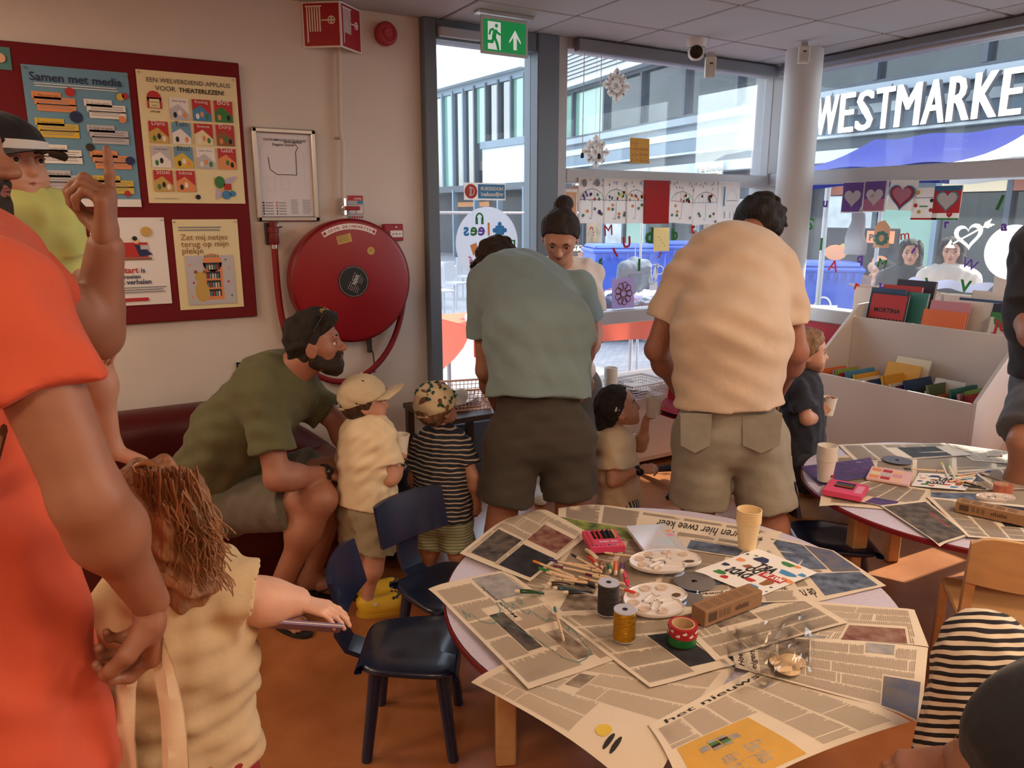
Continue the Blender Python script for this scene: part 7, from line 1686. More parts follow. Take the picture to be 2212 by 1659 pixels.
def joe(mb, w_, h_): mb.disc(w_ * .3, h_ * .85, .04, .0003, pc('green'), 10); mb.disc(w_ * .7, h_ * .85, .03, .0003, pc('green'), 10); mb.rect(0, h_ * .9, w_, h_, .0002, pc('green'))
fbook(2.10, .76, .20, .26, 4, 'picture book titled Joe with green trees in the upper tier', 'JOE', 'red', .0, joe); fbook(2.12, .78, .20, .28, 9, 'black book behind the Joe book', None, None, .05); fbook(2.10, .78, .20, .31, 10, 'pink book behind the Joe book', None, None, .09)
def lbook(y, x, w_, h_, mi, label, art=None): book((x, y, .56), (0, -1, 0), nrm(A3(-1, 0, .35)), nrm(A3(.35, 0, 1)), w_, h_, .012, mi, label, 'face-out books in the lower tier', None, None, art)
lbook(2.52, 3.92, .20, .24, 3, 'yellow picture book with a purple figure standing in the lower tier', lambda mb, w_, h_: (mb.disc(w_ * .4, h_ * .5, .03, .0003, pc('purple'), 10), mb.disc(w_ * .5, h_ * .4, .03, .0004, pc('blue'), 10))); lbook(2.50, 3.96, .20, .27, 11, 'cream picture book behind the yellow one in the lower tier'); lbook(2.22, 3.90, .16, .20, 4, 'white picture book with a grey bear standing in the lower tier', lambda mb, w_, h_: mb.disc(w_ * .5, h_ * .5, .03, .0003, pc('grey'), 9))
K = ag
def floor_pt(px, py, g, z):
    p = ag(px, py, g); return A3(p[0], p[1], z)
def finish_body(root, prims, skin_k, h, extra=(), region=None):
    mb = vmesh(sdf_mesh(prims, h))
    for pr, hh in extra: vmesh(sdf_mesh(pr, hh), mb)
    return put('body', mb, skin_mat(skin_k), root, 179)
def short_hair(root, T, R, s, mat_, th=.035, kid=False, plane=((0, .16, .20), (0, 1, -.55)), amp=.05, seed=1, nape=-.22, extra=()):
    P = []
    r0 = (.345, .42, .375) if not kid else (.38, .43, .40)
    c0 = (0, -.07, .13) if not kid else (0, -.06, .11)
    n = np.array(plane[1], float) @ R
    cuts = [(T(*plane[0]), n), (T(0, -.3, nape), -R[2])]
    P.append(ell(T(*c0), [(q + th) * s for q in r0], R, .03 * s, cuts))
    P.append(ell(T(0, -.16, -.08), [(.27 + th) * s, (.29 + th) * s, (.26 + th) * s], R, .06 * s, cuts))
    P += list(extra)
    V, Q = sdf_mesh(P, .0055 if s > .19 else .005, hairy(amp * s * .35, 26 / s, seed))
    return put('hair', vmesh((V, Q)), mat_, root, 179)
def brows(root, T, R, s, mat_, y=.355, z=.125):
    for x in (-1, 1):
        mb = MB(); mb.tube([T(x * .07, y + .015, z - .008), T(x * .14, y + .01, z + .012), T(x * .225, y - .05, z - .01)], [.012 * s, .016 * s, .008 * s], 6); put('eyebrow', mb, mat_, root, 60)
def lips(root, T, s, y=.375, z=-.225, m_=(150, 84, 78)):
    mb = MB(); mb.tube([T(-.085, y - .03, z), T(0, y + .012, z + .012), T(.085, y - .03, z)], [.006 * s, .014 * s, .006 * s], 6); mb.tube([T(-.075, y - .03, z - .012), T(0, y + .004, z - .026), T(.075, y - .03, z - .012)], [.006 * s, .016 * s, .006 * s], 6)
    put('lips', mb, M('lip_skin', m_, .5), root, 60)
def cap(root, T, R, s, mat_, brim=(0, 1, 0), low=.10, bm=None, gap=True, tilt=.0, th=.05, kid=True):
    c0, r0 = ((0, -.06, .11), (.38, .43, .40)) if kid else ((0, -.07, .13), (.345, .42, .375))
    up = nrm(R[2] + tilt * R[1])
    P = [ell(T(*c0), [(q + th) * s for q in r0], R, .03 * s, [(T(0, 0, low), -up)])]
    if gap: P.append(ell(T(0, -.50, low - .01 + tilt * .45), [.15 * s, .2 * s, .12 * s], R, .01 * s, sub=True))
    V, Q = sdf_mesh(P, .005, wrk(.002, 4, .6)); c = put('cap', vmesh((V, Q)), mat_, root, 179)
    mb = MB()
    def br(u, v):
        a = (u - .5) * 2.2; r_ = .40 + v * (.30 * math.cos(a * .75))
        x = math.sin(a) * (r0[0] + th) * (1 + .05 * v); y = math.cos(a) * (r0[1] + th) * 1 + v * .34 * math.cos(a * .7) - .06
        return T(x, y, low + .02 - tilt * y - .10 * (math.sin(a) ** 2) * (.4 + .6 * v) - .02 * v)
    mb.grid(br, 16, 5); mb.grid(lambda u, v: br(u, v) - R[2] * .012 * s, 16, 5); put('brim', mb, bm or mat_, c, 60)
    if gap:
        mb = MB(); mb.tube([T(-.2, -.43, low + tilt * .43), T(0, -.51, low - .01 + tilt * .5), T(.2, -.43, low + tilt * .43)], .028 * s, 6); put('cap_strap', mb, mat_, c, 60)
        mb = MB(); mb.lathe([(0, .012), (.025 * s, .008), (.03 * s, 0)], 10, T(0, -.06, .11 + r0[2] + th - .02), ax=R[2]); put('cap_button', mb, mat_, c, 60)
    return c
def watch(root, a, b_, r, col=(28, 28, 30), face_dir=None):
    d_ = nrm(b_ - a)
    mb = MB(); mb.lathe([(r, -.009), (r + .003, -.009), (r + .003, .009), (r, .009)], 18, a, ax=d_); wv = put('watch_strap', mb, M('strap_%d' % col[0], col, .5), root, 40)
    fd = nrm(np.array(face_dir) - d_ * np.dot(face_dir, d_)) if face_dir is not None else np.cross(d_, UP)
    mb = MB(); mb.lathe([(.016, 0), (.017, .006), (.013, .009), (0, .009)], 18, a + fd * (r + .001), ax=fd); put('watch_face', mb, M('watch_dark', (40, 40, 46), .2, .4), wv, 40)
def build_cream():
    g = 2.86
    root = person('tall man in cream t-shirt and pale denim shorts, back turned, leaning over the window table', floor_pt(1575, 1200, g, 0), 0)
    J = dict(pl=K(1572, 915, g), hl=K(1522, 950, g), hr=K(1632, 955, g), md=K(1578, 715, g - .02), nk=K(1588, 525, 3.10), sl=K(1476, 590, 3.02), sr=K(1688, 590, 2.98), hd=K(1645, 490, 3.24),
             el=K(1418, 755, 3.02), wl=K(1478, 860, 3.26), er=K(1720, 760, 2.96), wr=K(1680, 850, 3.24), kl=K(1507, 1120, g), kr=K(1668, 1135, g - .06), calf=-FWD)
    J['al'] = floor_pt(1500, 1290, g + .02, .09); J['ar'] = floor_pt(1672, 1300, g - .06, .09); J['tl'] = J['al'] + FWD * .2 - UP * .06; J['tr'] = J['ar'] + FWD * .2 - UP * .06
    P = limb_body(J, 1.03, 'tan', fat=1.06)
    R = basis(FWD * .85 + RIGHT * .35 - UP * .75, UP + FWD * .8)
    hp, T = head_prims(J['hd'], R, .235)
    P.append(cone(J['nk'], T(0, -.1, -.15), .062, .06, .03))
    ex = [(hp, .006)]
    for q, sd in (('l', -1), ('r', 1)):
        d_ = nrm(J['w' + q] - J['e' + q]); ex.append((hand_prims(J['w' + q], d_ + FWD * .5, -UP, 1.0, (.5,) * 4, .5, sd), .0045))
    finish_body(root, P, 'tan', .0085, ex)
    short_hair(root, T, R, .235, hair_mat('hair_dark', (26, 20, 18)), .075, amp=.10, seed=2, nape=-.32)
    tp = tee_prims(J, 1.03, 1.08, .62, .026, hem=K(1572, 868, g - .01), flare=1.02, sl_r=.074)
    cloth('t_shirt', tp, .008, fabric('cream_jersey', (212, 190, 168)), root, .0075, 3, [(1, .3, .9), (.2, 1, .8), (.5, -.3, 1)], scale=1.5)
    sp = shorts_prims(J, 1.03, 1.10, .80, .022, top=K(1572, 862, g), rk=.092)
    s_ = cloth('shorts', sp, .008, fabric('pale_denim', (150, 144, 130), .12), root, .0035, 5)
    back = -FWD
    for cx, w_ in ((1505, .12), (1648, .15)):
        c = K(cx, 930, g - .165); u = RIGHT * (.97 if cx > 1550 else 1) ; mb = MB().frame(tuple(c), RIGHT, nrm(UP + FWD * .1), -FWD)
        o = [(-w_ / 2, .055), (w_ / 2, .06), (w_ / 2 * .92, -.06), (0, -.09), (-w_ / 2 * .92, -.06)]
        mb.prism(o, -.04, -.012); put('back_pocket', mb, fabric('pale_denim_pocket', (140, 134, 122), .1), s_)
    return root
build_cream()

def build_teal():
    g = 2.98
    root = person('man in grey-green t-shirt and brown shorts bending over the table by the door', floor_pt(1160, 1200, g, 0), 0)
    J = dict(pl=K(1165, 920, g), hl=K(1112, 955, g), hr=K(1222, 950, g), md=K(1165, 715, g + .05), nk=K(1105, 590, 3.42), sl=K(1047, 625, 3.28), sr=K(1252, 615, 3.32), hd=K(1068, 572, 3.56),
             el=K(1050, 800, 3.25), wl=K(1085, 900, 3.5), er=K(1268, 735, 3.38), wr=K(1245, 830, 3.6), kl=K(1085, 1110, g - .02), kr=K(1232, 1090, g + .02), calf=-FWD)
    J['al'] = floor_pt(1072, 1290, g - .02, .09); J['ar'] = floor_pt(1225, 1280, g + .05, .09); J['tl'] = J['al'] + FWD * .2 - UP * .06; J['tr'] = J['ar'] + FWD * .2 - UP * .06
    P = limb_body(J, 1.0, 'tan', fat=1.05)
    R = basis(FWD * .6 - RIGHT * .45 - UP * .8, UP + FWD * .8)
    hp, T = head_prims(J['hd'], R, .23)
    P.append(cone(J['nk'], T(0, -.1, -.15), .06, .058, .03))
    ex = [(hp, .006)]
    for q, sd in (('l', -1), ('r', 1)): ex.append((hand_prims(J['w' + q], nrm(J['w' + q] - J['e' + q]) + FWD * .5, -UP, 1.0, (.5,) * 4, .5, sd), .0045))
    finish_body(root, P, 'tan', .0085, ex)
    short_hair(root, T, R, .23, hair_mat('hair_brown', (44, 33, 27)), .075, amp=.07, seed=5, nape=-.25)
    mb = MB()
    for x in (-1, 1):
        mb.tube([T(x * .36, -.05, .03), T(x * .37, .33, .05)], .012, 6); mb.box((0, 0, 0), (.001, .001, .001)) if False else None
        mb.add([T(x * .30 - .1 * x * q, .42, .05 + z_) for q, z_ in ((0, .07), (1.9, .07), (1.8, -.09), (.2, -.09))] + [T(x * .30 - .1 * x * q, .44, .05 + z_) for q, z_ in ((0, .07), (1.9, .07), (1.8, -.09), (.2, -.09))], [(0, 1, 2, 3), (7, 6, 5, 4), (0, 4, 5, 1), (1, 5, 6, 2), (2, 6, 7, 3), (3, 7, 4, 0)])
    put('sunglasses', mb, M('black_plastic', (20, 20, 22), .25), root)
    tp = tee_prims(J, 1.0, 1.10, .60, .028, hem=K(1163, 858, g - .01), flare=1.03, sl_r=.074)
    cloth('t_shirt', tp, .008, fabric('greygreen_jersey', (130, 154, 160)), root, .007, 8, [(1, .3, .5), (.2, 1, .8), (.4, -.3, 1)], scale=1.5)
    sp = shorts_prims(J, 1.0, 1.10, .80, .024, top=K(1163, 850, g), rk=.094)
    cloth('shorts', sp, .008, fabric('brown_chino', (74, 68, 62), .08), root, .004, 9)
    return root
build_teal()

def build_woman():
    g = 3.98
    root = person('woman with dark hair bun and pale pink shirt leaning in behind the bending man', floor_pt(1200, 1050, 4.1, 0), 0)
    J = dict(pl=K(1215, 815, 4.12), hl=K(1180, 840, 4.12), hr=K(1250, 840, 4.12), md=K(1215, 700, 3.9), nk=K(1213, 580, 3.74), sl=K(1272, 592, 3.76), sr=K(1155, 590, 3.76), hd=K(1210, 512, 3.58),
             el=K(1283, 722, 3.74), wl=K(1262, 800, 3.6), er=K(1148, 720, 3.74), wr=K(1170, 790, 3.6), kl=K(1240, 960, 4.12), kr=K(1190, 960, 4.12), calf=FWD)
    J['hl'], J['hr'] = J['hr'], J['hl']
    J['kl'], J['kr'] = J['kl'], J['kr']
    J['al'] = floor_pt(1230, 1060, 4.2, .09); J['ar'] = floor_pt(1165, 1060, 4.15, .09); J['tl'] = J['al'] - FWD * .16 - UP * .06; J['tr'] = J['ar'] - FWD * .16 - UP * .06
    P = limb_body(J, .93, 'fair')
    R = basis(-FWD * .75 - UP * .8 - RIGHT * .1, UP - FWD * .8)
    hp, T = head_prims(J['hd'], R, .235)
    P.append(cone(J['nk'], T(0, -.1, -.2), .05, .05, .03))
    ex = [(hp, .0055)]
    for q, sd in (('l', 1), ('r', -1)): ex.append((hand_prims(J['w' + q], nrm(J['w' + q] - J['e' + q]), -UP, .9, (.5,) * 4, .5, sd), .0045))
    finish_body(root, P, 'fair', .0085, ex)
    hm = hair_mat('hair_darkbrown', (42, 32, 30))
    bun = [ell(K(1218, 440, 3.62), [.05, .045, .04], None, .02), ell(K(1216, 462, 3.62), [.035, .03, .03], None, .02)]
    short_hair(root, T, R, .235, hm, .045, plane=((0, .24, .26), (0, 1, -.75)), amp=.03, seed=8, nape=-.2, extra=bun)
    brows(root, T, R, .235, hm); lips(root, T, .235); eyes(root, T, R, .235)
    tp = tee_prims(J, .93, 1.0, .62, .022, hem=K(1215, 830, 4.1), sl_r=.075)
    cloth('t_shirt', tp, .0085, fabric('blush_jersey', (238, 228, 224)), root, .006, 12)
    sp = shorts_prims(J, .93, 1.05, 1.0, .05, rk=.14)
    cloth('skirt', sp, .01, fabric('grey_skirt', (92, 90, 88)), root, .004, 2)
    for q in 'lr':
        a, t_ = J['a' + q], J['t' + q]
        V, Q = sdf_mesh([cone(a - UP * .04, t_ + UP * .0, .045, .038, .03), cone(a + UP * .01, a - UP * .05, .048, .045, .02)], .006, gcuts=[(A3(0, 0, .004), -UP)]); put('sneaker', vmesh((V, Q)), M('white_canvas', (226, 224, 220), .8), root, 179)
    return root
build_woman()

def build_seated():
    root = person('bearded man in olive t-shirt and grey denim shorts sitting on the sofa looking up', floor_pt(560, 1300, 2.9, 0), 0)
    J = dict(pl=K(470, 1075, 2.98), hr=K(492, 1092, 2.90), hl=K(505, 1065, 3.08), md=K(515, 935, 2.93), nk=K(618, 815, 2.84), sr=K(572, 868, 2.70), sl=K(650, 850, 3.0), hd=K(682, 745, 2.82),
             er=K(598, 1033, 2.62), wr=K(708, 1022, 2.78), el=K(735, 915, 3.0), wl=K(758, 992, 2.9), kr=K(694, 1078, 2.72), kl=K(742, 1012, 2.94), calf=-RIGHT)
    J['ar'] = floor_pt(590, 1290, 2.76, .085); J['al'] = floor_pt(672, 1225, 2.98, .085)
    J['tr'] = J['ar'] + RIGHT * .13 - FWD * .10 - UP * .055; J['tl'] = J['al'] + RIGHT * .17 - FWD * .04 - UP * .055
    P = limb_body(J, 1.02, 'tan', fat=1.05)
    R = basis(RIGHT * 1.0 + FWD * .12 + UP * .16, UP - RIGHT * .1)
    hp, T = head_prims(J['hd'], R, .235, mouth=.035)
    P.append(cone(J['nk'], T(0, -.12, -.2), .066, .062, .03))
    ex = [(hp, .0042), (hand_prims(J['wr'], RIGHT * .6 + FWD * .6 - UP * .45, -RIGHT * .4 - UP, 1.0, (.45, .5, .5, .55), .5, 1), .004), (hand_prims(J['wl'], RIGHT * .4 - UP * .8 - FWD * .3, -RIGHT - FWD * .3, 1.0, (.5,) * 4, .5, -1), .004)]
    finish_body(root, P, 'tan', .008, ex)
    hm = hair_mat('hair_black', (30, 22, 18))
    short_hair(root, T, R, .235, hm, .022, plane=((0, .24, .26), (0, 1, -.95)), amp=.06, seed=3, nape=-.2, extra=[ell(T(0, .0, .42), [.066, .09, .038], R, .03), ell(T(0, .25, .41), [.052, .036, .03], R, .02)])
    bp_ = [cone(T(0, .26, -.40), T(0, .16, -.38), .027, .03, .03), cone(T(.19, .0, -.24), T(.08, .24, -.38), .025, .028, .03), cone(T(-.19, .0, -.24), T(-.08, .24, -.38), .025, .028, .03), cone(T(.23, -.03, -.03), T(.205, .0, -.24), .012, .022, .03), cone(T(-.23, -.03, -.03), T(-.205, .0, -.24), .012, .022, .03), cone(T(.2, .04, -.2), T(.12, .2, -.3), .016, .022, .02), cone(T(-.2, .04, -.2), T(-.12, .2, -.3), .016, .022, .02),
           cone(T(-.1, .335, -.185), T(.1, .335, -.185), .0115, .0115, .01), cone(T(.11, .33, -.19), T(.12, .27, -.33), .011, .02, .02), cone(T(-.11, .33, -.19), T(-.12, .27, -.33), .011, .02, .02)]
    V, Q = sdf_mesh(bp_, .0042, hairy(.0028, 150, 4)); put('beard', vmesh((V, Q)), M('beard_black', (40, 28, 22), .7, var=.3, scale=80, bump=.6, bscale=160), root, 179)
    brows(root, T, R, .235, hm, .36, .13); eyes(root, T, R, .235, (70, 60, 44)); lips(root, T, .235, .385, -.228, (156, 88, 80))
    sgm = M('mirror_lens', (226, 214, 120), .08, .9)
    sg_ = thing('sunglasses', 'mirrored sunglasses pushed up on the seated man’s hair', 'sunglasses', tuple(T(0, .2, .5)))
    for x in (-1, 1):
        mb = MB(); mb.lathe([(.021, 0), (.022, .003), (.018, .006), (0, .008)], 18, T(x * .14, .24, .515), ax=nrm(R[2] * .75 + R[1] * .55 + R[0] * x * .25)); put('lens', mb, sgm, sg_, 40)
        mb = MB(); mb.tube([T(x * .25, .22, .49), T(x * .38, .05, .26), T(x * .38, -.08, .12)], .0025, 6); put('temple', mb, M('black_plastic', (20, 20, 22), .25), sg_)
    mb = MB(); mb.tube([T(-.06, .26, .53), T(.06, .26, .53)], .0025, 6); put('bridge', mb, M('black_plastic'), sg_)
    tp = tee_prims(J, 1.02, 1.10, .66, .024, hem=K(448, 1050, 2.98), flare=1.02, sl_r=.075)
    cloth('t_shirt', tp, .0075, fabric('olive_jersey', (92, 92, 62)), root, .006, 21, [(.6, .3, .8), (1, 0, .3)])
    sp = shorts_prims(J, 1.02, 1.08, .74, .022, rk=.092)
    cloth('shorts', sp, .0075, fabric('grey_denim', (104, 98, 86), .12), root, .004, 22)
    watch(root, J['wr'] - nrm(J['wr'] - J['er']) * .015, J['wr'], .034, (30, 26, 24), -FWD + UP * .5)
    for q in 'lr':
        a, t_ = J['a' + q], J['t' + q]; d_ = nrm((t_ - a) * A3(1, 1, 0)); n_ = np.cross(UP, d_)
        t0 = A3(a[0], a[1], 0)
        fo = thing('flip_flop', 'black flip-flop on the seated man’s ' + ('near' if q == 'r' else 'far') + ' foot', 'shoe', tuple(t0), group='flip-flops')
        mb = MB().frame(tuple(t0), d_, n_, (0, 0, 1)); o = [(.09 + .14 * math.cos(x) + .0, .047 * math.sin(x) * (1 + .15 * math.cos(x))) for x in np.linspace(0, 2 * PI, 28, endpoint=False)]; mb.prism(o, .0, .016); put('sole', mb, M('black_rubber', (24, 22, 22), .7), fo)
        for sgn in (-1, 1):
            mb = MB().frame(tuple(t0), d_, n_, (0, 0, 1)); mb.tube([(.16, .0, .018), (.12, sgn * .03, .062), (.04, sgn * .045, .02)], .006, 6, flat=.6); put('strap', mb, M('black_rubber'), fo, 50)
        tp_ = [cone(a - UP * .05 + d_ * (.14 + .004 * i) + n_ * (-.032 + .016 * i), a - UP * .062 + d_ * (.185 - abs(i - 1) * .008) + n_ * (-.034 + .0165 * i), .0105, .0085, .006) for i in range(5)]
        V, Q = sdf_mesh(tp_ + [cone(a - UP * .04 + d_ * .05, a - UP * .052 + d_ * .13, .034, .033, .02, (n_, 1.2))], .004); put('toes', vmesh((V, Q)), skin_mat('tan'), root, 179)
    return root
build_seated()

def build_capkid():
    s = .60
    root = person('toddler in beige cap, cream t-shirt and sage shorts holding a paper cup', floor_pt(800, 1310, 2.8, 0), 0)
    J = dict(pl=K(795, 1085, 2.8), hr=K(820, 1105, 2.76), hl=K(772, 1105, 2.84), md=K(795, 1000, 2.8), nk=K(793, 925, 2.82), sr=K(832, 948, 2.74), sl=K(757, 945, 2.90), hd=K(790, 868, 2.83),
             er=K(843, 1035, 2.72), wr=K(868, 1000, 2.80), el=K(752, 1025, 2.95), wl=K(800, 1030, 3.02), kr=K(818, 1190, 2.78), kl=K(775, 1195, 2.82), calf=-FWD)
    J['ar'] = floor_pt(792, 1290, 2.80, .07); J['al'] = floor_pt(788, 1255, 2.93, .07)
    fd = nrm(RIGHT * .85 + FWD * .25)
    J['tr'] = J['ar'] + fd * .1 - UP * .04; J['tl'] = J['al'] + fd * .1 - UP * .04
    J['kr'] = (J['hr'] + J['ar']) / 2 + fd * .01; J['kl'] = (J['hl'] + J['al']) / 2
    P = limb_body(J, s, 'fair', True, 1.12)
    R = basis(RIGHT * 1.0 + FWD * .28 + UP * .05, UP)
    hp, T = head_prims(J['hd'], R, .20, True)
    ex = [(hp, .0045), (hand_prims(J['wr'], RIGHT * .1 + UP * .6 + FWD * .5, FWD * .3 - RIGHT * .8, .62, (.5,) * 4, .5, 1), .0035)]
    finish_body(root, P, 'fair', .006, ex)
    hm = hair_mat('hair_brown2', (74, 50, 36))
    short_hair(root, T, R, .20, hm, .03, True, plane=((0, .10, .1), (0, 1, -.3)), amp=.04, seed=9, nape=-.30)
    brows(root, T, R, .2, hm, .345, .11); eyes(root, T, R, .2, kid=True, sink=.318)
    cap(root, T, R, .20, fabric('beige_cap_cotton', (206, 190, 158)), low=.07, tilt=-.34)
    tp = tee_prims(J, s, 1.15, .62, .016, hem=K(793, 1085, 2.79), flare=1.12, sl_r=.095)
    cloth('t_shirt', tp, .0055, fabric('ivory_jersey', (230, 212, 178)), root, .005, 31, scale=.7)
    sp = shorts_prims(J, s, 1.15, .78, .018, rk=.115); cloth('shorts', sp, .0055, fabric('sage_linen', (166, 158, 132)), root, .0035, 32, scale=.7)
    for q in 'lr':
        a = J['a' + q]; t0 = A3(a[0], a[1], 0); n_ = np.cross(UP, fd)
        sh = thing('clog', 'yellow rubber clog on the capped toddler’s ' + ('near' if q == 'r' else 'far') + ' foot', 'shoe', tuple(t0), group='yellow clogs')
        V, Q = sdf_mesh([cone(t0 + fd * .0 + UP * .03, t0 + fd * .11 + UP * .036, .036, .042, .02), cone(t0 - fd * .01 + UP * .055, t0 + fd * .03 + UP * .04, .034, .034, .01)], .0045, gcuts=[(A3(0, 0, .002), -UP)]); put('shell', vmesh((V, Q)), M('yellow_foam', (222, 182, 50), .6), sh, 179)
        mb = MB().frame(tuple(t0), fd, n_, (0, 0, 1)); mb.prism([(.055 + .10 * math.cos(x), .046 * math.sin(x)) for x in np.linspace(0, 2 * PI, 24, endpoint=False)], 0, .014); put('sole', mb, M('yellow_sole', (206, 166, 40), .7), sh)
        for k in range(6):
            a_ = -.9 + .36 * k; c = t0 + fd * (.10 + .03 * math.cos(a_ * 1.5)) + n_ * .03 * math.sin(a_ * 1.7) + UP * .072; mb = MB(); mb.lathe([(.006, -.004), (.006, .003), (0, .003)], 8, c, ax=nrm(UP + n_ * .5 * math.sin(a_ * 1.7) + fd * .3)); put('vent_hole', mb, PR['dark'], sh)
        for sgn in (-1, 1): mb = MB().frame(tuple(t0), fd, n_, (0, 0, 1)); mb.lathe([(.008, 0), (.008, .003), (0, .004)], 10, (.03, sgn * .041, .06), ax=(0, sgn, 0)); put('rivet', mb, m_white, sh)
    watch(root, J['wr'] - nrm(J['wr'] - J['er']) * .012, J['wr'], .022, (150, 150, 158), -FWD)
    cup(K(864, 985, 2.83), 'white paper cup held by the toddler in the beige cap', nrm(UP + RIGHT * .05), .95)
    return root
build_capkid()

def build_stripekid():
    s = .58
    root = person('toddler in patterned cap and navy striped t-shirt standing behind the blue chairs', floor_pt(960, 1270, 3.05, 0), 0)
    J = dict(pl=K(958, 1105, 3.05), hr=K(982, 1125, 3.03), hl=K(935, 1125, 3.07), md=K(957, 1020, 3.05), nk=K(952, 945, 3.06), sr=K(997, 962, 3.02), sl=K(912, 962, 3.08), hd=K(945, 880, 3.07),
             er=K(1022, 1030, 2.98), wr=K(1030, 1085, 3.02), el=K(896, 1030, 3.08), wl=K(900, 1060, 3.15), calf=-FWD)
    J['ar'] = floor_pt(992, 1300, 3.05, .07); J['al'] = floor_pt(928, 1300, 3.08, .07)
    J['kr'] = (J['hr'] + J['ar']) / 2; J['kl'] = (J['hl'] + J['al']) / 2
    J['tr'] = J['ar'] + FWD * .1 - UP * .04; J['tl'] = J['al'] + FWD * .1 - UP * .04
    P = limb_body(J, s, 'fair', True, 1.12)
    R = basis(RIGHT * .75 + FWD * .75, UP)
    hp, T = head_prims(J['hd'], R, .20, True)
    ex = [(hp, .0048), (hand_prims(J['wr'], -UP + FWD * .3, FWD - RIGHT, .6, (.5,) * 4, .5, 1), .004)]
    finish_body(root, P, 'fair', .006, ex)
    short_hair(root, T, R, .20, hair_mat('hair_sandy', (132, 96, 70)), .035, True, plane=((0, .10, .1), (0, 1, -.3)), amp=.05, seed=11, nape=-.42)
    cm = fabric('cream_cap_cotton', (222, 204, 168))
    c = cap(root, T, R, .20, cm, low=.04, bm=fabric('grey_brim', (196, 196, 192)), tilt=-.3)
    r_ = random.Random(4); mm = M('green_print', (44, 84, 72), .8)
    for i in range(46):
        u = nrm([r_.gauss(0, 1), r_.gauss(-.3, 1), abs(r_.gauss(.3, .7))]); p0 = np.array((0, -.06, .11)) + u * (np.array((.38, .43, .40)) + .056)
        if p0[2] < .08 or (p0[1] < -.35 and p0[2] < .25): continue
        w_ = nrm(np.cross(u, [r_.gauss(0, 1), r_.gauss(0, 1), .6])); v_ = np.cross(u, w_)
        def S(a, b_):
            q = nrm((p0 - np.array((0, -.06, .11))) / (np.array((.38, .43, .40)) + .056) + w_ * a + v_ * b_); return T(*(np.array((0, -.06, .11)) + q * (np.array((.38, .43, .40)) + .062)))
        mb = MB(); mb.tube([S(-.09, .03), S(-.04, .015), S(.03, -.01), S(.08, .02), S(.09, .06)], [.0015, .0065, .006, .003, .0015], 5); put('printed_lizard', mb, mm, c, 50)
    tp = tee_prims(J, s, 1.15, .62, .016, hem=K(957, 1115, 3.04), flare=1.1, sl_r=.095)
    cloth('t_shirt', tp, .0055, stripe_mat('navy_stripe', (40, 46, 62), (196, 180, 160), (.05, 0, 1), .019, .70, .12), root, .004, 41, scale=.7)
    sp = shorts_prims(J, s, 1.15, .95, .018, rk=.11); cloth('trousers', sp, .006, stripe_mat('green_stripe', (132, 146, 116), (186, 182, 150), (0, .05, 1), .014, .55, .1), root, .003, 42, scale=.7)
    for q in 'lr':
        a = J['a' + q]; V, Q = sdf_mesh([cone(A3(a[0], a[1], .03), A3(a[0], a[1], .03) + FWD * .1, .034, .034, .02)], .006, gcuts=[(A3(0, 0, .002), -UP)]); put('shoe', vmesh((V, Q)), M('kid_shoe', (90, 90, 96), .7), root, 179)
    return root
build_stripekid()

